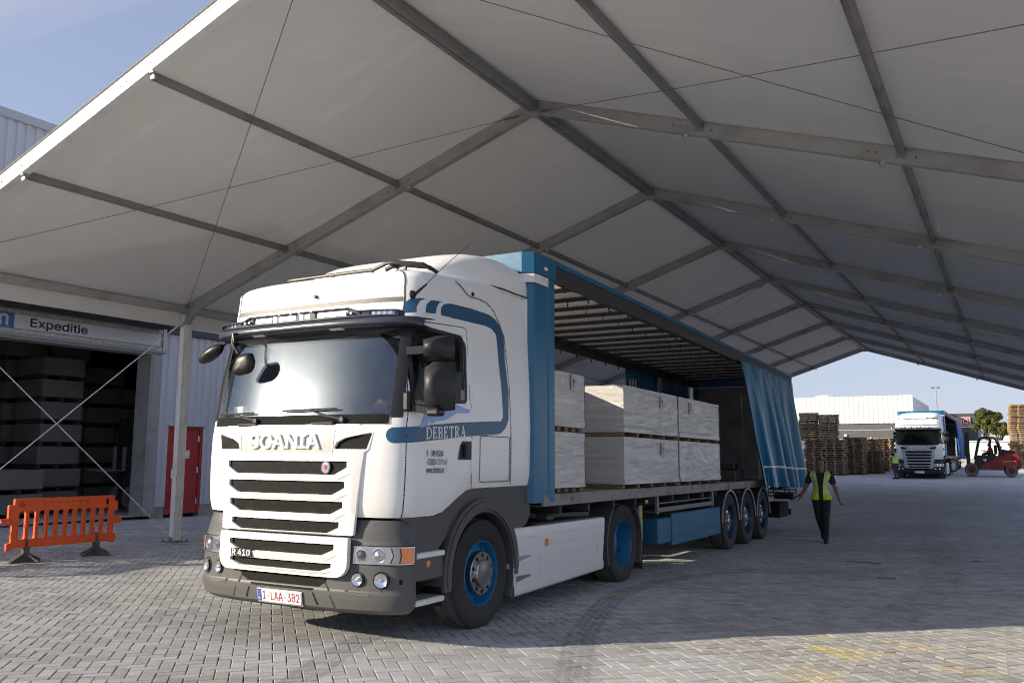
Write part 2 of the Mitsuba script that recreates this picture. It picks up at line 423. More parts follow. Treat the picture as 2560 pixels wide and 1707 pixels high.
put('yard__mortar_patch', sheet(sg.Polygon([(-13.0 + 0.62 * math.cos(q) * (1 + 0.25 * math.sin(3 * q + 1)) - 0.85, 11.16 + 0.5 * math.sin(q) * (1 + 0.2 * math.sin(4 * q))) for q in np.linspace(0, 2 * np.pi, 40)[:-1]]), 0.004), 'concrete')
for q, (x, y, L, a) in enumerate(((-1.6, 13.2, 0.28, 0.3), (-0.6, 16.4, 0.2, 1.1), (0.9, 21.0, 0.3, 0.1), (1.9, 19.5, 0.25, 2.0), (-2.2, 15.1, 0.5, 0.05), (0.2, 26.0, 0.3, 0.4))):
    k = num('strap_scrap'); tag(k, f'{("short", "tiny", "crooked", "bent", "long curled", "far")[q]} dark scrap of plastic strapping on the shaded paving', 'scrap')
    t = np.linspace(-1, 1, 12); d = np.stack([x + L / 2 * t * math.cos(a) + 0.05 * np.sin(4 * t + q), y + L / 2 * t * math.sin(a) + 0.04 * np.cos(5 * t + q), np.array([gz(y)] * 12) + 0.012 + 0.01 * np.abs(np.sin(3 * t + q))], -1)
    scene[k] = mikit.ply(MB().tube(d, 0.006, 5).build(), 'scrap_dark')

# ------------------------------------------------------------------ the tent
pbr('tent_alu', speck((0.40, 0.395, 0.385), 0.25, 3.0), 0.42, 0.25)
pbr('tent_alu_light', speck((0.72, 0.72, 0.71), 0.2, 3.0), 0.42, 0.05)
pbr('tent_alu_dark', speck((0.25, 0.245, 0.235), 0.25, 3.0), 0.45, 0.25)
pbr('cable', (0.16, 0.16, 0.16), 0.5, 0.5)


def canvas(p, n, uv):
    a = fbm(p.x * 0.5, p.y * 1.2, p.z * 0.5, 4); s = fbm(p.x * 2.2, p.y * 6, p.z * 2.2, 3)
    return mi.Color3f(0.70, 0.69, 0.68) * (0.94 + 0.08 * a) * (0.98 + 0.04 * s) * (1 + 0.05 * smoothstep(0.62, 0.85, fbm(p.x * 0.6 + p.z * 2, p.y * 5.0, 4.0, 3)))


scene['tent_canvas'] = {'type': 'bumpmap', 'scale': 1.0, 'arbitrary': proc(lambda p, n, uv: 0.02 * fbm(p.x * 1.3 + p.y * 0.4, p.y * 0.8, p.z, 3) + 0.004 * fbm(p.x * 9 - p.y * 3, p.y * 3, p.z * 3, 2), 0.01),
                        'nested': {'type': 'principledthin', 'base_color': proc(canvas), 'roughness': 0.26, 'spec_trans': 0.0, 'diff_trans': 0.065, 'eta': 1.5}}
XR, ZR, Y0, BAY, SL, HALF, NF = -6.067, 6.889, 6.163, 5.0, 0.3304, 7.80, 9
TENT = num('storage_tent')
tag(TENT, 'long white gabled storage tent with grey metal frame over the trucks', 'tent')
TH = math.atan(SL)


def tp(part, mesh, mat, smooth=False, label=None):
    k = put(TENT + '__' + part, mesh, mat, smooth)
    if label: tag(k, label)
    return k


def roofz(x): return ZR - SL * abs(x - XR)


RH = 0.205   # rafter depth, measured upright
for k in range(NF):
    y = Y0 + BAY * k
    for s in (-1, 1):
        b = MB()
        prof = [(-0.055, 0.0), (0.055, 0.0), (0.055, 0.028), (0.046, 0.034), (0.046, RH - 0.03), (0.055, RH - 0.024), (0.055, RH), (-0.055, RH), (-0.055, RH - 0.024), (-0.046, RH - 0.03), (-0.046, 0.034), (-0.055, 0.028)]
        x0, x1 = XR + s * 0.004, XR + s * (HALF + 0.12)
        P = np.array([[[x, y + a, roofz(x) + h] for a, h in prof + prof[:1]] for x in (x0, x1)])
        b.grid(P, flip=(s > 0))
        for x, fl in ((x0, s < 0), (x1, s > 0)):
            c = np.array([[x, y + a, roofz(x) + h] for a, h in prof]); n = len(c)
            b.add(np.vstack([c, c.mean(0)]), [[i, (i + 1) % n, n] if fl else [(i + 1) % n, i, n] for i in range(n)])
        rk = tp('rafter', b, 'tent_alu_light' if k == 0 else 'tent_alu')
        # bolts, cable eyes under the rafter
        for dist in (2.588, 5.097):
            x = XR + s * dist
            e = MB()
            e.box((x - 0.05 - s * 0.18, y - 0.045, roofz(x - s * 0.18) - 0.012), (x + 0.05 - s * 0.18, y + 0.045, roofz(x - s * 0.18) + 0.002))
            e.tube([(x - s * 0.18, y - 0.012, roofz(x - s * 0.18) - 0.045), (x - s * 0.18, y + 0.012, roofz(x - s * 0.18) - 0.045)], 0.035, 12)
            put(rk + '__cable_eye', e, 'alloy', 30)
            if k < 5:
                e = MB()
                for dx in (-0.34, -0.24, 0.2):
                    e.tube([(x + dx, y - 0.05, roofz(x + dx) + 0.1), (x + dx, y - 0.058, roofz(x + dx) + 0.1)], 0.011, 8)
                put(rk + '__bolt', e, 'seam')
    # ridge joint
    b = MB().cbox((XR - 0.07, y - 0.062, ZR - 0.045), (XR + 0.07, y + 0.062, ZR + 0.1), 0.012)
    for dx in (-0.3, -0.2, 0.2, 0.3):
        b.tube([(XR + dx, y - 0.05, roofz(XR + dx) + 0.12), (XR + dx, y - 0.062, roofz(XR + dx) + 0.12)], 0.014, 8)
    tp('ridge_joint', b, 'tent_alu')
    # eave posts
    for s in (-1, 1):
        x = XR + s * HALF; zt = roofz(x) + 0.12; zb = gz(y)
        b = MB().cbox((x - 0.06, y - 0.10, zb + 0.03), (x + 0.06, y + 0.10, zt - 0.1), 0.008)
        b.box((x - 0.064, y - 0.028, zb + 0.2), (x + 0.064, y + 0.028, zt - 0.3))
        pk = tp('post', b, 'tent_alu_light')
        b = MB().cbox((x - 0.2, y - 0.2, zb + 0.002), (x + 0.2, y + 0.2, zb + 0.016), 0.004).cbox((x - 0.05, y - 0.12, zb + 0.016), (x + 0.05, y + 0.12, zb + 0.1), 0.006)
        for sx, sy in ((-1, -1), (1, -1), (1, 1), (-1, 1)): b.tube([(x + sx * 0.15, y + sy * 0.15, zb + 0.016), (x + sx * 0.15, y + sy * 0.15, zb + 0.05)], 0.018, 6)
        put(pk + '__base_plate', b, 'steel_grey')
        b = MB().cbox((x - 0.075, y - 0.066, zt - 0.28), (x + 0.075, y + 0.066, zt - 0.02), 0.01).bar((x, y - 0.065, zt - 0.35), (x - s * 0.5, y - 0.065, roofz(x - s * 0.5) + 0.05), 0.012, 0.16, (0, 1, 0))
        tp('eave_bracket', b, 'tent_alu')
PD = (0.0, 2.588, 5.097)
for k in range(NF - 1):
    ya, yb = Y0 + BAY * k + 0.05, Y0 + BAY * (k + 1) - 0.05
    tp('ridge_beam', MB().cbox((XR - 0.085, ya, ZR + 0.02), (XR - 0.006, yb, ZR + 0.15), 0.01).cbox((XR + 0.006, ya, ZR + 0.02), (XR + 0.085, yb, ZR + 0.15), 0.01).box((XR - 0.03, ya, ZR + 0.05), (XR + 0.03, yb, ZR + 0.14)), 'tent_alu_dark')
    for s in (-1, 1):
        for dd in PD[1:]:
            x = XR + s * dd; b = MB(); R = roty(s * TH)
            b.cbox((-0.03, ya, 0.105), (0.03, yb, 0.20), 0.006, R, (x, 0, roofz(x)))
            b.box((-0.035, ya, 0.10), (-0.024, yb, 0.104), R, (x, 0, roofz(x)))
            for y in (ya, yb): b.box((-0.055, y - 0.01, 0.06), (0.055, y + 0.01, 0.2), R, (x, 0, roofz(x)))
            tp('purlin', b, 'tent_alu_dark')
        x = XR + s * HALF; z = roofz(x)
        tp('eave_beam', MB().cbox((x - 0.06, ya - 0.02, z + 0.05), (x + 0.05, yb + 0.02, z + 0.19), 0.012), 'tent_alu')
        # valance: the white strip of canvas that hangs along the eave
        n = 40; yy = np.linspace(Y0 + BAY * k, Y0 + BAY * (k + 1), n)
        zz = np.linspace(z + 0.09, z - 0.215, 6)
        off = 0.012 * meshkit.noise(np.stack([yy * 1.7, yy * 0 + k, yy * 0 + s], -1), 3)[:, None] * np.linspace(0, 1, 6)
        P = np.stack([x + s * (0.07 + off), np.broadcast_to(yy[:, None], off.shape), np.broadcast_to(zz, off.shape)], -1)
        Q = P + [s * 0.004, 0, 0]
        tp('valance', MB().grid(P, flip=s < 0).grid(Q, flip=s > 0), 'tent_canvas', True)
        # canvas of this half bay, a little slack between the rafters
        n, m = 26, 22
        yy = np.linspace(Y0 + BAY * k - (0.08 if k == 0 else 0), Y0 + BAY * (k + 1) + (0.08 if k == NF - 2 else 0), n); dd = np.linspace(0.0, HALF + 0.14, m)
        Yg, Dg = np.meshgrid(yy, dd, indexing='ij')
        t = np.clip((Yg - Y0 - BAY * k) / BAY, 0, 1)
        sag = -0.02 * np.sin(np.pi * t) ** 0.7 * (0.4 + 0.6 * np.abs(np.sin(np.pi * Dg / 2.55)))
        wr = 0.012 * (meshkit.noise(np.stack([Yg * 0.9 + 5 * k, Dg * 0.9 + s * 7, Yg * 0], -1), 2) - 0.5) * np.sin(np.pi * t)
        X = XR + s * Dg; Z = ZR - SL * Dg + RH + 0.012 + sag + wr
        P = np.stack([X, Yg, Z], -1)
        tp('roof_panel', MB().grid(P, flip=s < 0), 'tent_canvas', True)


def cable(p, q, r, sag=0.0, name='brace_cable', mat='cable'):
    t = np.linspace(0, 1, 14)[:, None]; P = np.array(p) * (1 - t) + np.array(q) * t; P[:, 2] -= sag * 4 * (t * (1 - t))[:, 0]
    b = MB().tube(P, r, 6)
    for a, c in ((P[0], P[1]), (P[-1], P[-2])):
        d = (c - a) / np.linalg.norm(c - a); b.tube([a + d * 0.1, a + d * 0.34], 0.017, 8)
    tp(name, b, mat)


for k in (0, 4):
    ya, yb = Y0 + BAY * k, Y0 + BAY * (k + 1)
    for s in (-1, 1):
        ex = XR + s * (HALF - 0.08); ez = roofz(ex) + 0.02; rx = XR + s * 0.12; rz = roofz(rx) + 0.02
        cable((rx, ya + 0.1, rz), (ex, yb - 0.08, ez + 0.06), 0.0048, 0.03)
        cable((ex, ya + 0.08, ez + 0.06), (rx, yb - 0.1, rz), 0.0048, 0.03)
    x = XR - HALF
    z = roofz(x)
    cable((x, ya + 0.12, gz(ya) + 0.12), (x, yb - 0.12, z - 0.15), 0.009, 0.0, 'side_brace', 'tent_alu_light')
    cable((x, ya + 0.12, z - 0.15), (x, yb - 0.12, gz(yb) + 0.12), 0.009, 0.0, 'side_brace', 'tent_alu_light')

# ------------------------------------------------------------------ the warehouse on the left
pbr('wall_sheet', low_dirt((0.52, 0.54, 0.58), (0.40, 0.38, 0.35), 0.0, 1.0, 0.25), 0.4, clearcoat=0.2)
pbr('wall_trim', (0.46, 0.47, 0.49), 0.45)
pbr('frame_grey', speck((0.34, 0.335, 0.33), 0.2, 4.0), 0.5)
pbr('dark_sheet', (0.05, 0.05, 0.052), 0.5)
pbr('door_red', speck((0.40, 0.015, 0.02), 0.25, 2.5), 0.4, clearcoat=0.3)
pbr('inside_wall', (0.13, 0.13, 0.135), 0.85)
pbr('tile_cream', speck((0.50, 0.48, 0.42), 0.2, 6.0), 0.4)
pbr('sign_white', (0.56, 0.56, 0.57), 0.35)
pbr('sign_blue', (0.01, 0.12, 0.32), 0.35)
pbr('ink', (0.012, 0.012, 0.014), 0.5)
WX, WYA, WYB, WH, OA, OB, OH = -19.7, 2.0, 51.0, 9.45, 8.2, 14.78, 4.27
WARE = num('warehouse'); tag(WARE, 'grey corrugated metal warehouse with an open loading door, left of the tent', 'warehouse')


def wp(part, mesh, mat, smooth=False, label=None):
    k = put(WARE + '__' + part, mesh, mat, smooth)
    if label: tag(k, label)
    return k


def corrugated(ya, yb, za, zb, x, pitch=0.225, depth=0.042, out=1):
    ys, xs = [], []
    y = ya
    while y < yb - 1e-6:
        for f, o in ((0.0, 0), (0.46, 0), (0.58, 1), (0.88, 1), (1.0, 0)):
            yy = min(y + f * pitch, yb)
            if not ys or yy > ys[-1] + 1e-5: ys.append(yy); xs.append(o)
        y += pitch
    ys, xs = np.array(ys), x - depth * np.array(xs, float)
    P = np.stack([np.stack([xs, ys, np.full_like(ys, z)], -1) for z in (za, zb)])
    return MB().grid(P, flip=True)


wp('wall_cladding', corrugated(OB + 0.36, 15.46, 0.22, WH - 0.1, WX), 'wall_sheet')
wp('wall_cladding', corrugated(16.62, WYB, 0.22, WH - 0.1, WX), 'wall_sheet')
wp('wall_cladding', corrugated(15.46, 16.62, 2.42, WH - 0.1, WX), 'wall_sheet')
wp('wall_cladding', corrugated(OA - 0.3, OB + 0.36, 5.02, WH - 0.1, WX), 'wall_sheet')
wp('wall_cladding', corrugated(WYA, OA - 0.3, 0.22, WH - 0.1, WX), 'wall_sheet')
wp('plinth', MB().box((WX - 0.25, OB + 0.36, -0.5), (WX - 0.03, 15.46, 0.215)).box((WX - 0.25, 16.62, -0.5), (WX - 0.03, WYB, 0.215)).box((WX - 0.25, WYA, -0.5), (WX - 0.03, OA - 0.3, 0.215)), 'concrete')
wp('roof_edge', MB().cbox((WX - 0.3, WYA - 0.05, WH - 0.1), (WX + 0.05, WYB + 0.05, WH + 0.12), 0.01), 'wall_trim')
wp('roof', MB().box((-62, WYA, WH - 0.25), (WX - 0.3, WYB, WH - 0.1)), 'wall_trim')
b = MB().box((-62, WYA, -0.5), (WX - 0.06, WYA + 0.12, WH - 0.26)).box((-62, WYB - 0.12, -0.5), (WX - 0.06, WYB, WH - 0.26)).box((-62, WYA + 0.12, -0.5), (-61.9, WYB - 0.12, WH - 0.26))
wp('end_wall', b, 'wall_sheet')
b = MB().box((WX - 14, WYA + 0.2, 0.002), (WX - 0.06, WYB - 0.2, 0.014))
wp('floor', b, 'concrete')
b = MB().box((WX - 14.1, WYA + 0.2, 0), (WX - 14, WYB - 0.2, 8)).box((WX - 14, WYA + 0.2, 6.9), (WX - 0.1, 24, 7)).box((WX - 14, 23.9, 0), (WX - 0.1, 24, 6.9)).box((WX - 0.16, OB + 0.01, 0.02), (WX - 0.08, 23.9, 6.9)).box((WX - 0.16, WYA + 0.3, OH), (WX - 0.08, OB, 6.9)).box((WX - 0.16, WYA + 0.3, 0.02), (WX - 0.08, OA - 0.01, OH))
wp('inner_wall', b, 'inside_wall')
# door frame, lintel, sign board
wp('door_jamb', MB().cbox((WX - 0.55, OB, 0.0), (WX + 0.03, OB + 0.34, OH - 0.02), 0.012).cbox((WX - 0.1, OB + 0.06, 0.0), (WX + 0.05, OB + 0.12, OH - 0.02), 0.006), 'frame_grey')
wp('door_jamb', MB().cbox((WX - 0.55, OA - 0.3, 0.0), (WX + 0.03, OA, OH - 0.02), 0.012), 'frame_grey')
wp('lintel', MB().cbox((WX - 0.5, OA - 0.3, OH - 0.02), (WX + 0.02, OB + 0.36, OH + 0.07), 0.01).cbox((WX - 0.2, OA - 0.3, OH + 0.03), (WX + 0.09, OB + 0.42, OH + 0.1), 0.015), 'frame_grey')
wp('door_header', MB().box((WX - 0.45, OA - 0.3, OH + 0.07), (WX - 0.02, OB + 0.36, 5.02)), 'frame_grey')
for row, (za, zb) in enumerate(((4.375, 4.475), (4.835, 4.925))):
    y = OA - 0.25
    while y < OB + 0.22:
        wp('tile', MB().cbox((WX - 0.015, y, za), (WX + 0.012, y + 0.165, zb), 0.005), 'tile_cream'); y += 0.175
SB = wp('sign_board', MB().cbox((WX - 0.01, OA - 0.2, 4.485), (WX + 0.03, OB + 0.26, 4.825), 0.006), 'sign_white', label='long white fascia board with a blue field and the word Expeditie in black')
put(SB + '__blue_field', MB().box((WX + 0.031, OA - 0.15, 4.487), (WX + 0.034, 11.08, 4.823)), 'sign_blue')
FRX = np.array([[0, 0, 1.0], [1, 0, 0], [0, 1, 0]])   # letters on a wall that faces +x


def wall_text(s, h, x, y, z, bold=False, sx=1.0, rot=1):
    m = text(s, h, 0.004, bold, sx); v = np.array(m.vertices)
    return trimesh.Trimesh(np.stack([x + v[:, 2], y + v[:, 0], z + v[:, 1]], -1), m.faces, process=False)


put(SB + '__lettering', wall_text('Expeditie', 0.195, WX + 0.031, 11.43, 4.565, True, 1.27), 'ink')
put(SB + '__blue_field_lettering', wall_text('n', 0.32, WX + 0.035, 10.70, 4.545, True, 1.0), 'sign_white')
b = MB().cbox((WX - 0.02, OA - 1.0, 4.96), (WX + 0.95, OB + 0.3, 5.42), 0.02)
for z in np.arange(5.0, 5.4, 0.07): b.cbox((WX + 0.95, OA - 1.0, z), (WX + 0.97, OB + 0.3, z + 0.045), 0.006)
for x in np.arange(0.08, 0.93, 0.09): b.cbox((WX + x, OA - 1.0, 4.945), (WX + x + 0.05, OB + 0.3, 4.96), 0.005)
wp('door_hood', b, 'dark_sheet')
wp('dark_flashing', MB().cbox((WX - 0.04, OB + 0.5, 4.87), (WX + 0.07, 24, 5.06), 0.01), 'dark_sheet')
b = MB().cbox((-0.28, -0.2, -0.1), (0.28, 0.2, 0.1), 0.02); b.cbox((-0.3, -0.03, 0.1), (-0.2, 0.03, 0.35), 0.01)
FL = num('flood_light'); tag(FL, 'grey flood light fixed above the loading door at the left edge', 'light')
put(FL + '__housing', b, 'frame_grey', M=mat4(rotz(0.2) @ roty(0.5), (WX + 0.75, 10.55, 5.42)))
put(FL + '__bracket', MB().bar((WX + 0.5, 10.55, 5.4), (WX + 0.72, 10.55, 5.5), 0.05), 'frame_grey')
# red door
RD = wp('red_door', MB().cbox((WX - 0.06, 15.54, 0.02), (WX - 0.02, 16.02, 2.29), 0.006).cbox((WX - 0.06, 16.03, 0.02), (WX - 0.02, 16.52, 2.29), 0.006), 'door_red', label='red double door in the grey metal wall')
put(RD + '__frame', MB().box((WX - 0.1, 15.46, 0.0), (WX + 0.01, 15.535, 2.36)).box((WX - 0.1, 16.525, 0.0), (WX + 0.01, 16.6, 2.36)).box((WX - 0.1, 15.535, 2.295), (WX + 0.01, 16.525, 2.36)), 'door_red')
put(RD + '__rain_strip', MB().cbox((WX - 0.02, 15.40, 2.37), (WX + 0.07, 16.68, 2.42), 0.008), 'wall_trim')
put(RD + '__handle', MB().cbox((WX - 0.02, 15.6, 0.95), (WX + 0.03, 15.64, 1.22), 0.01), 'alloy')
put(RD + '__notice', MB().box((WX - 0.019, 16.08, 1.5), (WX - 0.012, 16.2, 1.72)), 'paper')
put(RD + '__hinge', MB().cbox((WX - 0.02, 16.47, 0.25), (WX + 0.0, 16.51, 0.42), 0.005).cbox((WX - 0.02, 16.47, 1.1), (WX + 0.0, 16.51, 1.27), 0.005).cbox((WX - 0.02, 16.47, 1.95), (WX + 0.0, 16.51, 2.12), 0.005), 'alloy')

# packs of board stored behind the loading door
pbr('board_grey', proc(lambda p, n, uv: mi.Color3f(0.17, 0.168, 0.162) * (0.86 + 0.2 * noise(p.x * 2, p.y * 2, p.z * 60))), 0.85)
pbr('pallet_wood', proc(lambda p, n, uv: mix((0.30, 0.21, 0.12), (0.17, 0.125, 0.085), fbm(p.x * 6, p.y * 6, p.z * 14, 3))), 0.85)
pbr('skid_dark', (0.05, 0.042, 0.035), 0.9)  # dark colour stands in for the shade in the gaps between packs
b = MB()
for y in (0.0, 0.52, 1.04): b.box((-0.55, y - 0.05, 0), (0.55, y + 0.05, 0.1))
b.box((-0.58, -0.08, 0.1), (0.58, 1.12, 0.125))
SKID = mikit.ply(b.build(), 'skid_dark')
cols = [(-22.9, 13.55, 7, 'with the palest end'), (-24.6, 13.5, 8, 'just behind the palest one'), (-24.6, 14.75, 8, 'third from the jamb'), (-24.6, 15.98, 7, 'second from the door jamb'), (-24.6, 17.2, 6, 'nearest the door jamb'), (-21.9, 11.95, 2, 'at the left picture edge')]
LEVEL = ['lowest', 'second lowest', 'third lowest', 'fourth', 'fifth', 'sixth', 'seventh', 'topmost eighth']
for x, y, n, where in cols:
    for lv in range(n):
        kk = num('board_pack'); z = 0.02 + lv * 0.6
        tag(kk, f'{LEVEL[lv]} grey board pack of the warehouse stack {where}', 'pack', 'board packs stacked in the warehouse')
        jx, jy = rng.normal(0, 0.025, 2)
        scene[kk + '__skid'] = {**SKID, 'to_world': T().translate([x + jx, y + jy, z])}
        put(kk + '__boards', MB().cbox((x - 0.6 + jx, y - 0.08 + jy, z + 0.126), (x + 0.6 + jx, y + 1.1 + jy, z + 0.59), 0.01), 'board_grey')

# ------------------------------------------------------------------ the near lorry: tractor
SLOPE = -0.0097
TRUCK_M = mat4(np.array([[math.cos(.0143), -math.sin(.0143), 0], [math.sin(.0143), math.cos(.0143), 0], [0, SLOPE, 1]]), (-5.714, 5.765, 0))
TR = Thing('lorry_tractor', 'large white lorry tractor unit with dark blue side stripes in the foreground', 'lorry', None, TRUCK_M)

#        z     half-width  front y   depth  power  rear y
CAB = np.array([[1.10, 1.195, 0.030, 0.34, 3.0, 2.47], [1.16, 1.21, 0.012, 0.345, 3.0, 2.485], [1.30, 1.218, 0.004, 0.35, 3.0, 2.49], [1.55, 1.222, 0.002, 0.35, 3.0, 2.49], [1.80, 1.224, 0.012, 0.35, 3.0, 2.49], [1.93, 1.222, 0.035, 0.34, 3.0, 2.49],
                [1.98, 1.220, 0.060, 0.30, 3.0, 2.49], [2.30, 1.214, 0.125, 0.28, 3.0, 2.49], [2.78, 1.195, 0.225, 0.27, 3.0, 2.49], [2.92, 1.188, 0.243, 0.28, 3.0, 2.49], [3.02, 1.182, 0.250, 0.30, 3.1, 2.49], [3.18, 1.174, 0.262, 0.31, 3.1, 2.49]])
ZR0 = 3.18


def cab(z):
    return [np.interp(z, CAB[:, 0], CAB[:, k]) for k in range(1, 6)]


def front_y(x, z):
    w, f, d, n, _ = cab(z); a = np.clip(np.abs(x) / w, 0, 0.99999)
    return f + d * (1 - (1 - a ** n) ** (1 / n))


def side_x(y, z):
    w, f, d, n, _ = cab(z); a = np.clip((f + d - y) / d, 0, 0.99999)
    return w * (1 - a ** n) ** (1 / n)


def outline(w, f, d, n, yr, K=24, S=16):
    t = np.linspace(0, np.pi / 2, K)
    x = w * np.sin(t) ** (2 / n); y = f + d * (1 - np.cos(t) ** (2 / n))
    c = 0.07
    ys = np.linspace(f + d, yr - c, S)[1:]
    q = np.linspace(0, np.pi / 2, 5)[1:]
    x = np.r_[x, np.full(len(ys), w), w - c + c * np.cos(q), np.linspace(w - c, 0, 5)[1:]]
    y = np.r_[y, ys, yr - c + c * np.sin(q), np.full(4, yr)]
    X = np.r_[x, -x[1:-1][::-1]]; Y = np.r_[y, y[1:-1][::-1]]
    return X, Y


def cab_bottom(y): return np.interp(y, [-1, 0.72, 1.16, 1.24, 3], [1.105, 1.112, 1.318, 1.335, 1.35])


def loft(rows):
    P = np.array(rows); m, n = P.shape[:2]
    i, j = np.meshgrid(np.arange(m - 1), np.arange(n), indexing='ij')
    f = np.stack([i * n + j, i * n + (j + 1) % n, (i + 1) * n + (j + 1) % n, (i + 1) * n + j], -1).reshape(-1, 4)
    v = np.vstack([P.reshape(-1, 3), P[0].mean(0), P[-1].mean(0)]); q = np.arange(n); N = m * n
    F = np.vstack([f[:, [0, 1, 2]], f[:, [0, 2, 3]], np.stack([np.full(n, N), (q + 1) % n, q], 1), np.stack([np.full(n, N + 1), (m - 1) * n + q, (m - 1) * n + (q + 1) % n], 1)])
    return trimesh.Trimesh(v, F, process=False)


rows = []
for z in np.r_[1.10, 1.13, np.arange(1.2, 3.17, 0.06), ZR0]:
    w, f, d, n, yr = cab(z); X, Y = outline(w, f, d, n, yr)
    zb = cab_bottom(Y); zz = np.maximum(zb + (z - 1.10) * (ZR0 - zb) / (ZR0 - 1.10), 0)
    rows.append(np.stack([X, Y, zz], -1))
m_ = 4.0
for ph in np.linspace(0, np.pi / 2, 13)[1:]:
    c, s = max(math.cos(ph), 0) ** (2 / m_), math.sin(ph) ** (2 / m_)
    X, Y = outline(1.174 * max(c, 0.05), 0.262 + (1 - c) * 0.9, 0.31 * max(c, .05), 3.1, 2.49 - (1 - c) * 0.8)
    H = np.interp(Y, [0.2, 0.7, 1.2, 1.6, 2.5], [0.175, 0.24, 0.31, 0.38, 0.42])
    rows.append(np.stack([X, Y, ZR0 + H * s], -1))
shell = man(loft(rows))
irows = []
for z in np.linspace(1.36, 2.95, 12):
    w, f, d, n, yr = cab(z); X, Y = outline(w - 0.05, f + 0.05, d, n, yr - 0.06)
    irows.append(np.stack([X, Y, np.full_like(X, z)], -1))
shell = shell - man(loft(irows))
shell = shell - m3.Manifold.cube([2.14, 0.75, 0.80]).translate([-1.07, -0.2, 1.99])
WIN = sg.Polygon([(0.27, 2.075), (0.62, 2.085), (0.78, 2.15), (1.115, 2.165), (1.11, 2.70), (1.04, 2.775), (0.34, 2.785), (0.255, 2.74)]).buffer(-0.03).buffer(0.03, quad_segs=5)
FRAME_YZ = lambda a, b, c: np.stack([c, a, b], -1)     # (y, z, t) -> (x, y, z)
wm = extrude(WIN, 0.5).transform(np.array([[0, 0, 1, 0.95], [1, 0, 0, 0], [0, 1, 0, 0]], float))
shell = shell - wm - wm.mirror([1, 0, 0])
q = shell.to_mesh()
TR.part('cab', trimesh.Trimesh(q.vert_properties[:, :3], q.tri_verts, process=False), 'white_paint', 28)


_tt = np.linspace(0, np.pi / 2, 600)
_cx, _cy = 1.215 * np.sin(_tt) ** (2 / 3), 0.33 * (1 - np.cos(_tt) ** (2 / 3))
_cs = np.r_[0, np.cumsum(np.hypot(np.diff(_cx), np.diff(_cy)))]; _cs = _cs[-1] - _cs      # arc length back from where the side is straight


def side_pt(u, z, off):
    """a point of the cab's skin at arc coordinate u (equal to y on the straight side), moved out by off"""
    w, f, d, n, _ = cab(z); s = np.clip(f + d - u, 0, _cs[0]); t = np.interp(-s, -_cs, _tt); st = s > 1e-9
    x = np.where(st, w * np.sin(t) ** (2 / n), w); y = np.where(st, f + d * (1 - np.maximum(np.cos(t), 0) ** (2 / n)), u)
    nx, ny = np.sin(t) ** (2 * (n - 1) / n) / w, -np.maximum(np.cos(t), 0) ** (2 * (n - 1) / n) / d
    nx, ny = np.where(st, nx, 1.0), np.where(st, ny, 0.0); q = np.hypot(nx, ny)
    return x + off * nx / q, y + off * ny / q


def side_decal(poly, mat, name, off=0.0025, th=0.002, ref=0.06, sgn=1, label=None, parent=''):
    m = extrude(poly, th, ref)
    def fn(a, b, c):
        x, y = side_pt(a, b, off + c); return np.stack([sgn * x, y, b], -1)
    t = warp(m, fn)
    if sgn < 0: t.invert()
    return TR.part(name, t, mat, 30, label)


def front_decal(poly, mat, name, off=0.0, th=0.002, ref=0.06, fn=front_y, label=None, taper=None):
    m = extrude(poly, th, ref)
    k = (lambda a: 1.0) if taper is None else (lambda a: np.clip(1 - (np.abs(a) - taper) / 0.17, 0.12, 1))
    return TR.part(name, warp(m, lambda a, b, c: np.stack([a, fn(a, b) - off - c * k(a), b], -1)), mat, 30, label)


def band(pts, w): return sg.LineString(pts).buffer(w / 2, cap_style='flat', join_style='round')


# inside of the cabin
b = MB().box((-1.12, 0.25, 1.38), (1.12, 2.4, 1.42)).box((-1.12, 2.36, 1.42), (1.12, 2.4, 2.92)).box((-1.12, 0.5, 2.9), (1.12, 2.4, 2.93))
b.cbox((-1.08, 0.22, 1.5), (1.08, 0.62, 1.96), 0.06)
b.cbox((0.18, 0.55, 1.6), (0.95, 0.75, 2.02), 0.05)
TR.part('cab__dashboard', b, 'cab_inside')
for x in (-0.55, 0.6):
    b = MB().cbox((x - 0.27, 1.0, 1.55), (x + 0.27, 1.55, 1.75), 0.06).cbox((x - 0.26, 1.42, 1.7), (x + 0.26, 1.62, 2.42), 0.07, rotx(-0.0)).cbox((x - 0.15, 1.45, 2.42), (x + 0.15, 1.58, 2.64), 0.05)
    TR.part('cab__seat', b, 'seat_cloth')
an = np.linspace(0, 2 * np.pi, 33)
R = rotx(-0.55)
b = MB().tube(np.stack([0.23 * np.cos(an), 0.23 * np.sin(an), an * 0], -1) @ R.T + [0.6, 0.83, 2.02], 0.016, 8)
b.bar((0.6, 0.83, 2.02), (0.6, 0.6, 1.85), 0.05).bar((0.39, 0.83, 2.02), (0.81, 0.83, 2.02), 0.03)
TR.part('cab__steering_wheel', b, 'black_plastic', 30)
b = MB().cbox((-1.0, 0.28, 1.965), (-0.86, 0.34, 2.12), 0.01).cbox((-0.84, 0.24, 1.965), (-0.6, 0.45, 1.99), 0.004).cbox((0.1, 0.28, 1.965), (0.32, 0.5, 1.985), 0.004).cbox((-0.25, 0.3, 1.965), (-0.1, 0.4, 2.03), 0.01)
TR.part('cab__papers', b, 'paper')
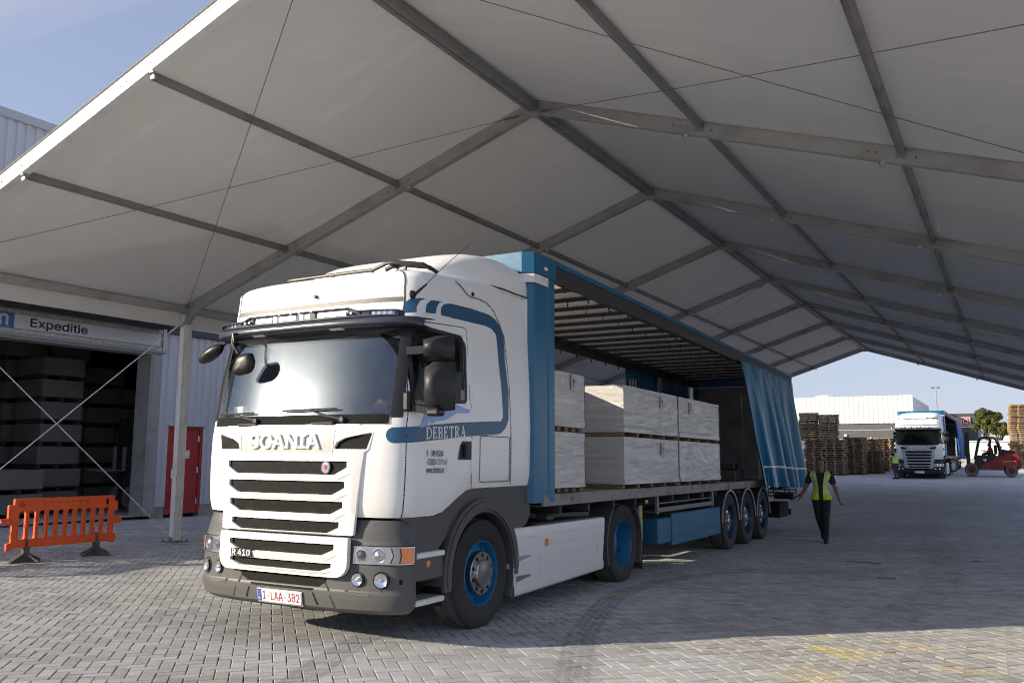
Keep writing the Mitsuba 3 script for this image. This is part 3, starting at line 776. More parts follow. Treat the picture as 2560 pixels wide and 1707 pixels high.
# glass
xs, zs = np.linspace(-1.07, 1.07, 40), np.linspace(1.985, 2.795, 16)
Xg, Zg = np.meshgrid(xs, zs, indexing='ij')
TR.part('windscreen', MB().grid(np.stack([Xg, front_y(Xg, Zg) + 0.012, Zg], -1)), 'screen_glass', True)
for s in (1, -1):
    m = extrude(WIN.buffer(0.004), 0.004, 0.08)
    t = warp(m, lambda a, b, c: np.stack([s * (side_x(a, b) - 0.014 + c), a, b], -1)); t.invert() if s < 0 else 0
    TR.part('side_window', t, 'side_glass', 30)
    side_decal(WIN.buffer(0.022).difference(WIN.buffer(-0.014)), 'black_plastic', 'window_seal', 0.001, 0.008, sgn=s)
    # black pillar beside the windscreen
    xa, xb = 1.06, 1.155
    Pz, Px = np.linspace(1.97, 2.86, 14), np.linspace(xa, xb, 10)
    Pxg, Pzg = np.meshgrid(Px, Pz, indexing='ij'); sc = np.interp(Pzg, CAB[:, 0], CAB[:, 1]) / 1.214
    G = np.stack([s * Pxg * sc, front_y(Pxg * sc, Pzg) - 0.006, Pzg], -1)
    TR.part('pillar_cover', MB().grid(G, flip=s < 0), 'black_plastic', True)
# seams: doors, locker, roof
DOOR = [(0.20, 1.112), (0.215, 1.9), (0.215, 2.78), (0.26, 2.835), (1.10, 2.885), (1.16, 2.86), (1.175, 2.5), (1.19, 2.2), (1.225, 2.12), (1.232, 1.5), (1.232, 1.33)]
for s in (1, -1):
    side_decal(band(DOOR, 0.008), 'seam', 'door_seam', 0.001, 0.0015, sgn=s)
    side_decal(band([(0.98, 3.325), (1.10, 3.278), (1.20, 3.225), (1.26, 3.214), (1.381, 3.219), (1.556, 3.206), (1.64, 3.175), (1.708, 3.137), (1.80, 3.041), (1.90, 2.894), (1.975, 2.4), (2.0, 2.0), (2.0, 1.37)], 0.009), 'seam', 'panel_seam', 0.003, 0.003, sgn=s)
    lock = rrect(1.385, 1.395, 1.975, 1.845, 0.03)
    side_decal(lock.exterior.buffer(0.004), 'seam', 'locker_seam', 0.001, 0.0015, sgn=s)
    pan = sg.Polygon([(1.25, 2.2), (1.56, 2.27), (1.64, 2.42), (1.62, 2.72), (1.54, 2.79), (1.28, 2.82)]).buffer(-0.05).buffer(0.05)
    side_decal(pan.exterior.buffer(0.012), 'white_paint', 'pressed_panel', 0.0, 0.005, 0.04, sgn=s)
    side_decal(band([(1.90, 2.894), (2.1, 2.90), (2.49, 2.925)], 0.014), 'seam', 'fairing_seam', 0.0005, 0.0012, sgn=s)
    hd = sg.Polygon([(0.985, 1.61), (1.02, 1.74), (1.06, 1.785), (1.222, 1.785), (1.222, 1.61)]).buffer(-0.012).buffer(0.012)
    side_decal(hd, 'black_plastic', 'door_handle', 0.001, 0.004, sgn=s)
    side_decal(rrect(1.08, 1.63, 1.13, 1.76, 0.02), 'dark_plastic', 'door_handle__grip', 0.006, 0.03, sgn=s)
    side_decal(sg.Polygon([(0.78, 1.5), (0.95, 1.46), (1.225, 1.46), (1.225, 1.84), (1.0, 1.82), (0.88, 1.72)]).buffer(-0.05).buffer(0.05).exterior.buffer(0.007), 'white_paint', 'handle_pressing', 0.0, 0.004, 0.04, sgn=s)
# livery of the visible side
TIP = sg.Point(0.108, 1.815).buffer(0.068)
low = sg.Polygon([(0.108, 1.747), (0.24, 1.752), (1.23, 1.838), (1.70, 1.868), (1.80, 1.885), (1.90, 1.95), (1.953, 2.03), (1.789, 2.005), (1.34, 1.981), (0.95, 1.955), (0.24, 1.89), (0.108, 1.883)]).union(TIP)
up = sg.Polygon([(0.721, 2.948), (1.125, 2.953), (1.531, 2.961), (1.66, 2.944), (1.735, 2.895), (1.752, 2.80), (1.768, 2.61), (1.815, 2.319), (1.838, 2.06), (1.79, 1.99), (1.90, 1.96), (1.953, 2.03), (1.962, 2.33), (1.905, 2.626), (1.895, 2.8), (1.888, 2.901), (1.845, 2.984), (1.747, 3.052), (1.62, 3.088), (1.254, 3.098), (0.893, 3.087), (0.775, 3.062), (0.725, 3.02)]).buffer(-0.008).buffer(0.008)
side_decal(low.union(up), 'decal_blue', 'blue_stripe', label='dark blue stripe that turns down and back along the cab side')
for sq in ([(0.167, 2.918), (0.31, 2.93), (0.319, 2.978), (0.365, 3.04), (0.44, 3.068), (0.273, 3.055), (0.2, 3.01)], [(0.444, 2.935), (0.61, 2.947), (0.632, 3.015), (0.678, 3.063), (0.737, 3.083), (0.549, 3.066), (0.471, 3.016)]):
    side_decal(sg.Polygon([(a + 0.05, b) for a, b in sq]) if sq[0][0] < 0.3 else sg.Polygon([(a + 0.02, b) for a, b in sq]), 'decal_blue', 'blue_stripe')


def serif(word, h, gap):
    """small serif capitals from strokes"""
    S, t = 0.17, 0.075
    bx = sg.box
    def stem(x): return [bx(x, 0, x + S, 1), bx(x - .07, 0, x + S + .07, t), bx(x - .07, 1 - t, x + S + .07, 1)]
    G = {'E': (stem(0) + [bx(0, 0, .55, t), bx(.48, 0, .56, .28), bx(0, 1 - t, .53, 1), bx(.46, .74, .54, 1), bx(0, .47, .38, .54), bx(.33, .38, .39, .63)], .60),
         'D': (stem(0) + [sg.Point(.22, .5).buffer(.5).difference(sg.Point(.16, .5).buffer(.43)).intersection(bx(.1, 0, 1, 1)), bx(0, 0, .25, t), bx(0, 1 - t, .25, 1)], .74),
         'B': (stem(0) + [sg.Point(.3, .74).buffer(.26).difference(sg.Point(.26, .74).buffer(.185)).intersection(bx(.1, 0, 1, 1)), sg.Point(.3, .27).buffer(.28).difference(sg.Point(.25, .27).buffer(.2)).intersection(bx(.1, 0, 1, 1)), bx(0, 0, .3, t), bx(0, 1 - t, .3, 1), bx(0, .49, .3, .55)], .64),
         'T': (stem(.25) + [bx(-.02, 1 - t, .69, 1), bx(-.02, .73, .06, 1), bx(.61, .73, .69, 1)], .73),
         'R': (stem(0) + [sg.Point(.3, .74).buffer(.26).difference(sg.Point(.25, .74).buffer(.185)).intersection(bx(.1, 0, 1, 1)), bx(0, 1 - t, .3, 1), bx(0, .48, .3, .55), sg.Polygon([(.2, .5), (.36, .5), (.72, 0), (.52, 0)]), bx(.5, 0, .76, t)], .74),
         'A': ([sg.Polygon([(.3, 1), (.40, 1), (.72, 0), (.52, 0)]), sg.Polygon([(.3, 1), (.38, 1), (.14, 0), (.07, 0)]), bx(.15, .3, .6, .37), bx(0, 0, .24, t), bx(.44, 0, .78, t)], .76)}
    out, x = [], 0
    for ch in word:
        g, w = G[ch]; out += [sa.translate(p, x, 0) for p in g]; x += w + gap
    return sa.scale(shapely.union_all(out), h, h, origin=(0, 0))


wd = serif('DEBETRA', 0.108, 0.17)
wd = sa.scale(wd, 0.66 / (wd.bounds[2] - wd.bounds[0]), 1, origin=(0, 0))
wd = sa.affine_transform(wd, [1, 0, 0.055, 1, 0.46, 1.788])
side_decal(wd.union(sg.Polygon([(0.47, 1.905), (0.50, 1.955), (0.53, 1.925)])), 'decal_white', 'company_name', 0.006)
fish = sg.Polygon([(0.37, 1.89), (0.50, 2.13), (0.56, 2.10), (0.74, 2.15), (0.95, 2.12), (1.15, 2.085), (1.19, 2.09), (1.16, 2.06), (0.95, 2.05), (0.78, 1.98), (0.62, 1.96), (0.5, 1.925)])
side_decal(fish.buffer(0.006), 'decal_light_blue', 'swoosh_emblem', 0.0045)
side_decal(sg.Polygon([(0.52, 2.02), (0.62, 2.075), (0.76, 2.115), (0.92, 2.10), (0.8, 2.085), (0.66, 2.04), (0.56, 1.985)]), 'decal_white', 'swoosh_emblem__highlight', 0.007)
for s_, z, w in (('B - ZWEVEGEM', 1.637, 0.262), ('+32(0)56 75 91 67', 1.562, 0.33), ('www.debetra.be', 1.49, 0.285)):
    m = text(s_, 0.054, 0.0015); v = np.array(m.vertices); v[:, 0] *= w / (v[:, 0].max() - v[:, 0].min())
    TR.part('door_lettering', trimesh.Trimesh(np.stack([side_x(0.47 + v[:, 0], z + v[:, 1]) + 0.002 + v[:, 2], 0.47 + v[:, 0], z + v[:, 1]], -1), m.faces, process=False), 'decal_grey')

# front panel with its slats
OPEN = [(1.588, 1.470, 0.72), (1.412, 1.296, 0.70), (1.239, 1.130, 0.68), (1.066, 0.964, 0.645), (0.878, 0.780, 0.625), (0.716, 0.645, 0.605)]
hexa = lambda zt, zb, W, g=0.0: sg.Polygon([(-W - g, zt + g), (W + g, zt + g), (W + g, zt - (zt - zb) * 0.45), (W - 0.13 + g, zb - g), (-W + 0.13 - g, zb - g), (-W - g, zt - (zt - zb) * 0.45)])
EYE = sg.Polygon([(0.565, 1.693), (0.60, 1.752), (0.68, 1.79), (0.93, 1.838), (0.885, 1.693)]).buffer(-0.012).buffer(0.012)
EYES = EYE.union(sa.scale(EYE, -1, 1, origin=(0, 0)))
NAMEP = sg.Polygon([(-0.56, 1.86), (0.56, 1.86), (0.545, 1.67), (0.50, 1.655), (-0.50, 1.655), (-0.545, 1.67)])
upper = sg.Polygon([(-0.80, 1.912), (0.80, 1.912), (0.94, 1.85), (0.905, 1.69), (0.865, 1.665), (0.80, 1.098), (0.79, 0.955), (-0.79, 0.955), (-0.80, 1.098), (-0.865, 1.665), (-0.905, 1.69), (-0.94, 1.85)]).buffer(-0.015).buffer(0.015)
lower = rrect(-0.765, 0.602, 0.765, 0.938, 0.015).difference(sg.box(-1, 0.5, 1, 0.75)).union(rrect(-0.765, 0.602, 0.765, 0.9, 0.12))
cuts = shapely.union_all([hexa(*o) for o in OPEN] + [EYES])
fg = lambda x, z: front_y(x, np.maximum(z, 1.15)) + np.where(z < 1.15, (1.15 - z) * -0.02, 0)
GO = 0.002
front_decal(upper.difference(cuts), 'white_paint', 'front_panel', GO, 0.036, 0.05, fg, None, 0.76)
front_decal(NAMEP, 'badge_field', 'front_panel__badge_field', GO + 0.0362, 0.002, 0.07, fg)
front_decal(lower.difference(cuts), 'white_paint', 'bumper_panel', 0.022, 0.045, 0.07, fg)
front_decal(NAMEP.buffer(0.012).exterior.buffer(0.006), 'white_trim', 'front_panel__badge_frame', GO + 0.035, 0.007, 0.07, fg)
for eye in EYES.geoms: front_decal(eye, 'mesh_black', 'front_panel__corner_grille', GO, 0.006, 0.05, fg)
for n_, (zt, zb, W) in enumerate(OPEN):
    o = 0.006 if n_ < 4 else 0.028
    front_decal(hexa(zt, zb, W, -0.002), 'mesh_black', 'grille_mesh', GO + o - 0.002, 0.007, 0.07, fg)
    # slat below each opening: a blade whose upper edge stands out
    znext = OPEN[n_ + 1][0] if n_ + 1 < len(OPEN) else 0.615
    if n_ == 3: znext = 0.958
    zl, zh = max(znext, zb - 0.075), zb
    W2 = W - 0.10
    m = extrude(sg.Polygon([(-W - 0.04, zh + 0.012), (-W2 + 0.06, zh - 0.002), (W2 - 0.06, zh - 0.002), (W + 0.04, zh + 0.012), (W2, zl + 0.012), (-W2, zl + 0.012)]).buffer(0), 0.03, 0.06)
    base = GO + 0.034 if n_ < 4 else 0.064
    TR.part('slat', warp(m, lambda a, b, c: np.stack([a, fg(a, b) - base - c * (0.35 + 0.95 * np.clip((b - zl) / (zh - zl), 0, 1)) * 0.55 * np.clip(1.15 - (np.abs(a) / (W + 0.05)) ** 4, 0.1, 1), b], -1)), 'white_paint', 25)
m = text('SCANIA', 0.125, 0.02, True, 1.0); v = np.array(m.vertices)
v[:, 0] = (v[:, 0] - v[:, 0].min()) / (v[:, 0].max() - v[:, 0].min()) * 0.86 - 0.43; v[:, 1] += 1.70
TR.part('front_panel__lettering', trimesh.Trimesh(np.stack([v[:, 0], fg(v[:, 0], v[:, 1]) - GO - 0.0385 - v[:, 2], v[:, 1]], -1), m.faces, process=False), 'decal_white')
b = MB().lathe([(0.0, -0.012), (0.045, -0.011), (0.052, -0.006), (0.054, 0.0)], 24, rotz(math.pi / 2), (0, 0, 0))
b = MB().lathe([(0.054, 0.0), (0.052, 0.012), (0.044, 0.016), (0.04, 0.011), (0.0, 0.012)], 28, rotz(-math.pi / 2), (0.49, fg(0.49, 1.54) - 0.02, 1.535))
TR.part('front_panel__emblem', b, 'chrome', 30)
e = sa.scale(sg.Polygon([(-.018, -.012), (-.03, .012), (-.012, .008), (-.014, .03), (0, .02), (.014, .03), (.012, .008), (.03, .012), (.018, -.012), (0, -.034)]), 0.75, 0.75)
TR.part('front_panel__emblem_figure', warp(extrude(sa.translate(e, 0.49, 1.535), 0.005), lambda a, b, c: np.stack([a, fg(np.full_like(a, .49), np.full_like(a, 1.54)) - 0.0315 - c, b], -1)), 'plate_red')
TR.part('bumper_panel__badge', warp(extrude(rrect(-0.575, 0.722, -0.30, 0.792, 0.015), 0.02, 0.06), lambda a, b, c: np.stack([a, fg(a, b) - 0.068 - c, b], -1)), 'black_plastic', 30)
m = text('R 410', 0.05, 0.006, True); v = np.array(m.vertices); v[:, 0] = (v[:, 0] - v[:, 0].min()) / np.ptp(v[:, 0]) * 0.235 - 0.553; v[:, 1] += 0.733
TR.part('bumper_panel__badge_lettering', trimesh.Trimesh(np.stack([v[:, 0], fg(v[:, 0], v[:, 1]) - 0.0885 - v[:, 2], v[:, 1]], -1), m.faces, process=False), 'decal_white')

# bumper
BUM = np.array([[0.285, 1.10, 0.16, 0.26, 2.6], [0.30, 1.17, 0.05, 0.29, 2.6], [0.34, 1.215, 0.0, 0.30, 2.6], [0.42, 1.235, -0.012, 0.30, 2.7], [0.47, 1.238, -0.016, 0.30, 2.7], [0.485, 1.232, 0.0, 0.30, 2.7], [0.70, 1.235, -0.002, 0.30, 2.7], [0.872, 1.232, 0.005, 0.30, 2.7], [0.90, 1.222, 0.02, 0.29, 2.7], [1.0, 1.20, 0.03, 0.30, 2.8], [1.085, 1.185, 0.05, 0.30, 2.8]])


def bum_y(x, z):
    w, f, d, n = [np.interp(z, BUM[:, 0], BUM[:, k]) for k in range(1, 5)]
    a = np.clip(np.abs(x) / w, 0, 0.99999); return f + d * (1 - (1 - a ** n) ** (1 / n))


rows = []
for z in np.unique(np.r_[BUM[:, 0], np.linspace(0.30, 1.08, 24)]):
    w, f, d, n = [np.interp(z, BUM[:, 0], BUM[:, k]) for k in range(1, 5)]
    X, Y = outline(w, f, d, n, 0.40); Y = np.minimum(Y, 0.335 + 0 * Y); rows.append(np.stack([X, Y, np.full_like(X, z)], -1))
TR.part('bumper', loft(rows), 'grey_plastic', 32)
bd = lambda poly, mat, name, off=0.0015, th=0.003, ref=0.05: front_decal(poly, mat, name, off, th, ref, bum_y)
bd(sg.Polygon([(-0.52, 0.60), (0.52, 0.60), (0.50, 0.55), (0.42, 0.508), (-0.42, 0.508), (-0.50, 0.55)]), 'mesh_black', 'bumper__lower_intake', 0.002, 0.004)
for s in (-1, 1): bd(band([(s * 0.50, 0.55), (s * 0.545, 0.48), (s * 0.63, 0.302)], 0.013), 'seam', 'bumper__seam', 0.001, 0.0015)
bd(sg.Polygon([(-0.45, 0.302), (-0.37, 0.482), (0.37, 0.482), (0.45, 0.302)]).buffer(0.0).exterior.buffer(0.009).difference(sg.box(-1, 0.2, 1, 0.315)), 'black_matt', 'bumper__plate_recess', 0.001, 0.002)
bd(rrect(-0.268, 0.325, 0.268, 0.452, 0.008), 'decal_white', 'plate_holder', 0.010, 0.006)
bd(rrect(-0.26, 0.338, 0.26, 0.449, 0.008), 'plate_white', 'number_plate', 0.018, 0.004)
bd(sg.box(-0.258, 0.341, -0.205, 0.446), 'plate_blue', 'number_plate__band', 0.0225, 0.001)
for s_, x0, w, z, h, mt in (('1-LAA-382', -0.19, 0.435, 0.357, 0.075, 'plate_red'), ('B', -0.243, 0.02, 0.352, 0.022, 'decal_white')):
    m = text(s_, h, 0.0012, False); v = np.array(m.vertices); v[:, 0] = (v[:, 0] - v[:, 0].min()) / np.ptp(v[:, 0]) * w + x0; v[:, 1] += z
    TR.part('number_plate__lettering', trimesh.Trimesh(np.stack([v[:, 0], bum_y(v[:, 0], v[:, 1]) - 0.0238 - v[:, 2], v[:, 1]], -1), m.faces, process=False), mt)
an = np.linspace(0, 2 * np.pi, 12, endpoint=False)
bd(shapely.union_all([sg.Point(-0.2315 + 0.017 * math.cos(a), 0.412 + 0.017 * math.sin(a)).buffer(0.0032, quad_segs=2) for a in an]), 'yellow_plate', 'number_plate__stars', 0.0238, 0.001)


_bx, _by = 1.234 * np.sin(_tt) ** (2 / 2.7), 0.30 * (1 - np.cos(_tt) ** (2 / 2.7))
_bs = np.r_[0, np.cumsum(np.hypot(np.diff(_bx), np.diff(_by)))]


def bum_pt(s, z, off):
    w, f, d, n = [np.interp(z, BUM[:, 0], BUM[:, k]) for k in range(1, 5)]
    t = np.interp(np.abs(s), _bs, _tt); x = w * np.sin(t) ** (2 / n); y = f + d * (1 - np.maximum(np.cos(t), 0) ** (2 / n))
    nx, ny = np.sin(t) ** (2 * (n - 1) / n) / w, -np.maximum(np.cos(t), 0) ** (2 * (n - 1) / n) / d; q = np.hypot(nx, ny)
    return np.sign(s) * (x + off * nx / q), y + off * ny / q


def ba(poly, mat, name, off=0.0015, th=0.003, ref=0.025):
    def fn(a, b, c):
        x, y = bum_pt(a, b, off + c); return np.stack([x, y, b], -1)
    return TR.part(name, warp(extrude(poly, th, ref), fn), mat, 30)


def bump_frame(x, z, fn=bum_y):
    e = 0.01
    tx = np.array([2 * e, fn(x + e, z) - fn(x - e, z), 0]); tx /= np.linalg.norm(tx)
    n = np.array([tx[1], -tx[0], 0]); return np.stack([n, tx, [0, 0, 1.0]], 1), np.array([x, float(fn(x, z)), z])


for s in (-1, 1):
    for x, sc in ((0.835, 1.0), (1.045, 1.12)):
        R, o = bump_frame(s * x, 0.592)
        TR.part('fog_lamp', MB().lathe([(0.068 * sc, -0.004), (0.066 * sc, 0.004), (0.058 * sc, 0.004), (0.052 * sc, -0.02)], 28, R, o), 'black_plastic', 35)
        TR.part('fog_lamp__bowl', MB().lathe([(0.052 * sc, 0.0), (0.035 * sc, -0.012), (0.0, -0.018)], 24, R, o + R[:, 0] * 0.0215), 'lamp_bowl', 40)
        TR.part('fog_lamp__lens', MB().lathe([(0.052 * sc, 0.022), (0.03 * sc, 0.030), (0.0, 0.034)], 24, R, o), 'clear_glass', 40)
        TR.part('fog_lamp__bulb', MB().lathe([(0.012, 0.0), (0.012, 0.018), (0.0, 0.022)], 12, R, o + R[:, 0] * 0.003), 'alloy', 40)
        bd(sg.Point(s * x, 0.508).buffer(0.006), 'seam', 'bumper__screw_hole', 0.001, 0.001)
    # headlamp: bowl patch on the corner of the bumper
    E = 1.335
    hl = sg.Polygon([(s * 0.79, 0.722), (s * E, 0.722), (s * E, 0.872), (s * 0.80, 0.872)])
    ba(hl.buffer(0.006), 'black_plastic', 'headlamp', 0.002, 0.004)
    ba(hl.buffer(-0.002).difference(hl.buffer(-0.011)), 'alloy', 'headlamp__rim', 0.004, 0.014)
    ba(sg.Polygon([(s * 0.80, 0.733), (s * 1.125, 0.733), (s * 1.15, 0.80), (s * 1.125, 0.862), (s * 0.81, 0.862)]), 'lamp_bowl', 'headlamp__reflector', 0.006, 0.003)
    ba(sg.Polygon([(s * 1.215, 0.736), (s * 1.322, 0.736), (s * 1.322, 0.86), (s * 1.212, 0.86), (s * 1.225, 0.80)]), 'amber', 'headlamp__indicator', 0.008, 0.010)
    ba(sg.Polygon([(s * 1.14, 0.736), (s * 1.20, 0.736), (s * 1.21, 0.80), (s * 1.20, 0.86), (s * 1.14, 0.86), (s * 1.16, 0.80)]), 'frame_grey', 'headlamp__louvre', 0.007, 0.005)
    for x, r in ((0.868, 0.060), (1.03, 0.070)):
        ox, oy = bum_pt(x, 0.80, 0.009); px_, py_ = bum_pt(x + 0.01, 0.80, 0.009)
        tx = np.array([px_ - ox, py_ - oy, 0]) * [s, 1, 1]; tx /= np.linalg.norm(tx); nn = np.array([tx[1], -tx[0], 0]) * s
        R = np.stack([nn, np.cross([0, 0, 1.0], nn), [0, 0, 1.0]], 1); o = np.array([s * float(ox), float(oy), 0.797])
        TR.part('headlamp__lamp_ring', MB().lathe([(r, 0.0), (r * 0.99, 0.012), (r * 0.86, 0.013), (r * 0.6, -0.001)], 28, R, o), 'lamp_bowl', 35)
        TR.part('headlamp__projector', MB().lathe([(r * 0.62, 0.001), (r * 0.5, 0.012), (0.0, 0.02)], 20, R, o), 'rim_dark' if x < 0.9 else 'alloy', 40)
    sa_, zs = np.linspace(0.795, E - 0.004, 40), np.linspace(0.726, 0.868, 5)
    G = np.array([[[s * float(bum_pt(q_, z, 0.026)[0]), float(bum_pt(q_, z, 0.026)[1]), z] for z in zs] for q_ in sa_])
    TR.part('headlamp__cover', MB().grid(G, flip=s < 0), 'clear_glass', True)
    bd(band([(s * 1.19, 0.60), (s * 1.19, 0.56)], 0.02), 'black_matt', 'bumper__bung', 0.001, 0.001)
    # moulded ridge
    bd(band([(s * 0.72, 0.50), (s * 0.72, 0.478), (s * 0.95, 0.47)], 0.02), 'grey_plastic', 'bumper__ridge', 0.001, 0.006)

# cowl and wipers
xs, zs = np.linspace(-1.06, 1.06, 40), np.linspace(1.915, 2.0, 5)
Xg, Zg = np.meshgrid(xs, zs, indexing='ij')
TR.part('cowl', MB().grid(np.stack([Xg, front_y(Xg, Zg) - 0.012, Zg], -1)), 'black_matt', True)
for x0, x1, z1 in ((-0.42, -1.0, 2.035), (0.62, -0.12, 2.055)):
    F = lambda x, z, o: np.array([x, float(front_y(x, z)) - o, z])
    b = MB().tube([F(x0, 1.955, 0.03), F(x0 * 0.75 + x1 * 0.25, 1.99, 0.06), F((x0 + x1) / 2, z1 - 0.01, 0.055)], [0.016, 0.012, 0.008], 8)
    b.tube([F(x0, 1.955, 0.0), F(x0, 1.955, 0.05)], 0.024, 12)
    b.tube([F(x0 + (x1 - x0) * t, z1 - 0.035 * (1 - abs(2 * t - 1)) * 0 - 0.01 * t, 0.02) for t in np.linspace(0.12, 1.0, 8)], 0.008, 6)
    TR.part('wiper', b, 'dark_plastic', 30)
for x in (-0.5, 0.43):
    TR.part('cowl__grab_step', MB().cbox((x - 0.13, front_y(x, 1.93) - 0.06, 1.905), (x + 0.13, front_y(x, 1.93) - 0.005, 1.94), 0.012), 'black_plastic')

# sun visor with lamp frame
tt = np.linspace(-1, 1, 61)


def visor_pt(t, off, z):
    x = 1.235 * np.sign(t) * np.abs(np.sin(np.abs(t) * np.pi / 2)) ** 0.72
    a = np.abs(x) / 1.236
    return np.stack([x, 0.235 - off + 0.40 * (1 - (1 - np.clip(a, 0, 0.9999) ** 3.2) ** (1 / 3.2)) * (1 - 0.35 * off), np.full_like(x, z) + 0 * x], -1)


prof = [(0.30, 2.855), (0.285, 2.875), (0.235, 2.895), (0.10, 2.90), (0.02, 2.895), (0.02, 2.79), (0.06, 2.775), (0.235, 2.79), (0.29, 2.80), (0.305, 2.825)]
prof = [(0.185, 2.798), (0.20, 2.81), (0.19, 2.852), (0.165, 2.870), (0.02, 2.88), (0.02, 2.87), (0.155, 2.857), (0.17, 2.816), (0.16, 2.805), (0.05, 2.795), (0.05, 2.788), (0.172, 2.79)]
P = np.array([visor_pt(tt, o, z) for o, z in prof + prof[:1]])
TR.part('sun_visor', MB().grid(P, flip=False), 'visor_plastic', 40)
P = np.array([visor_pt(tt, o, z) for o, z in ((0.155, 2.804), (0.10, 2.788), (0.03, 2.775))])
TR.part('sun_visor__tinted_strip', MB().grid(P), 'black_plastic', 40)


def on_visor(poly, mat, name, off, th, ref=0.05):
    fn = lambda x, z: visor_y(x, 0.225)
    m = extrude(poly, th, ref)
    return TR.part(name, warp(m, lambda a, b, c: np.stack([a, visor_y(a, off) - c, b], -1)), mat, 30)


def visor_y(x, off):
    a = np.clip(np.abs(x) / 1.236, 0, 0.9999)
    return 0.235 - off + 0.40 * (1 - (1 - a ** 3.2) ** (1 / 3.2)) * (1 - 0.35 * off)


frame = sg.Polygon([(-1.10, 2.872), (1.10, 2.872), (1.10, 2.925), (0.70, 2.93), (0.62, 2.962), (-0.62, 2.962), (-0.70, 2.93), (-1.10, 2.925)])
holes = shapely.union_all([rrect(a, 2.893, b, 2.945, 0.01) for a, b in ((-0.58, -0.32), (-0.26, -0.02), (0.03, 0.16), (0.22, 0.60))] + [sg.Point(s * 0.74, 2.905).buffer(0.014) for s in (-1, 1)] + [rrect(-1.06, 2.882, -0.83, 2.920, 0.006), rrect(0.83, 2.882, 1.06, 2.920, 0.006)])
on_visor(frame.difference(holes), 'visor_plastic', 'lamp_frame', 0.125, 0.035)
on_visor(frame.buffer(-0.004).exterior.buffer(0.005), 'visor_plastic', 'lamp_frame__edge', 0.09, 0.09)
for s in (-1, 1):
    on_visor(sg.box(s * 0.945 - 0.112, 2.884, s * 0.945 + 0.112, 2.918), 'alloy', 'lamp_frame__led_lamp', 0.13, 0.012)
    for q in range(4):
        x = s * 0.945 - 0.078 + q * 0.052
        on_visor(sg.Point(x, 2.901).buffer(0.016, quad_segs=4), 'lamp_bowl', 'lamp_frame__led_lamp_dot', 0.143, 0.008)
    for xx in (0.60, 0.66, 0.2, 0.05):
        y = float(visor_y(s * xx, 0.165)); TR.part('lamp_frame__bolt', MB().tube([(s * xx, y + 0.02, 2.955 if xx < 0.5 else 2.905), (s * xx, y - 0.03, 2.955 if xx < 0.5 else 2.905)], 0.013, 8), 'chrome', 30)
for x0 in (-0.30, 0.03):
    TR.part('lamp_frame__clamp', MB().cbox((x0, visor_y(x0, 0.165), 2.88), (x0 + 0.05, visor_y(x0, 0.12), 2.955), 0.008), 'alloy')
for x in (-0.62, 0.36):
    P = np.array([[visor_y(x + d, o) for d in (0, 0.11, 0.22)] for o in (0.19, 0.10)])
    TR.part('sun_visor__sticker', MB().grid(np.array([[[x + d, visor_y(x + d, o) - 0.001, z - 0.004] for d in (0, 0.08, 0.16)] for o, z in ((0.145, 2.797), (0.09, 2.78))])), 'decal_white')
# roof: stripe, seams, bar, aerial


def roof_front(poly, mat, name, off, th, z_lo=2.9):
    return front_decal(poly, mat, name, off, th, 0.04, front_y)


roof_front(sg.box(-1.03, 3.03, 1.03, 3.072), 'grey_stripe', 'roof_stripe', 0.001, 0.003)
for s in (-1, 1): roof_front(band([(s * 1.05, 2.90), (s * 1.045, 3.06), (s * 1.035, 3.18)], 0.012), 'seam', 'roof_seam', 0.001, 0.002)
def ring_pt(ph, t=None, y=None):
    cc, ss = max(math.cos(ph), 0) ** (2 / m_), math.sin(ph) ** (2 / m_); w, f, d = 1.174 * cc, 0.262 + (1 - cc) * 0.9, 0.31 * cc
    if y is None: x, y = w * math.sin(t) ** (2 / 3.1), f + d * (1 - math.cos(t) ** (2 / 3.1))
    else: x = w
    return np.array([x, y, ZR0 + float(np.interp(y, [0.2, 0.7, 1.2, 1.6, 2.5], [0.175, 0.24, 0.31, 0.38, 0.42])) * ss])


for s in (-1, 1):
    t0 = math.asin((1.035 / 1.174) ** 1.55); ph1 = 1.0
    pts = [ring_pt(p, t0) for p in np.linspace(0.0, ph1, 14)] + [ring_pt(ph1, t) for t in np.linspace(t0, np.pi / 2, 8)[1:]] + [ring_pt(ph1, y=y) for y in np.linspace(0.72, 0.98, 5)]
    TR.part('roof_seam', MB().tube([p * [s, 1, 1] + [s * 0.001, -0.001, 0.002] for p in pts], 0.0055, 6), 'seam', 30)
    TR.part('roof_bolt', MB().lathe([(0.022, 0), (0.02, 0.012), (0, 0.014)], 12, rotz(0 if s > 0 else math.pi), (s * 1.172, 1.30, 3.25)), 'seam', 30)
for x, z in ((0.06, 3.14),):
    TR.part('roof_bolt', MB().tube([(x, front_y(x, 3.0) + 0.02, z), (x, front_y(x, 3.0) - 0.02, z)], 0.02, 10), 'black_plastic', 30)


def cab_roof_z(x, y):
    """height of the lofted roof at (x, y), by search over its rings"""
    best = ZR0
    for ph in np.linspace(0, np.pi / 2, 60):
        c, s = max(math.cos(ph), 0) ** (2 / m_), math.sin(ph) ** (2 / m_)
        w = 1.174 * max(c, .05); f = 0.262 + (1 - c) * 0.9; d = 0.31 * max(c, .05)
        if abs(x) > w: continue
        yf = f + d * (1 - (1 - min(abs(x) / w, .9999) ** 3.1) ** (1 / 3.1))
        if y >= yf: best = max(best, ZR0 + np.interp(y, [0.2, 0.7, 1.2, 1.6, 2.5], [0.175, 0.24, 0.31, 0.38, 0.42]) * s)
    return best


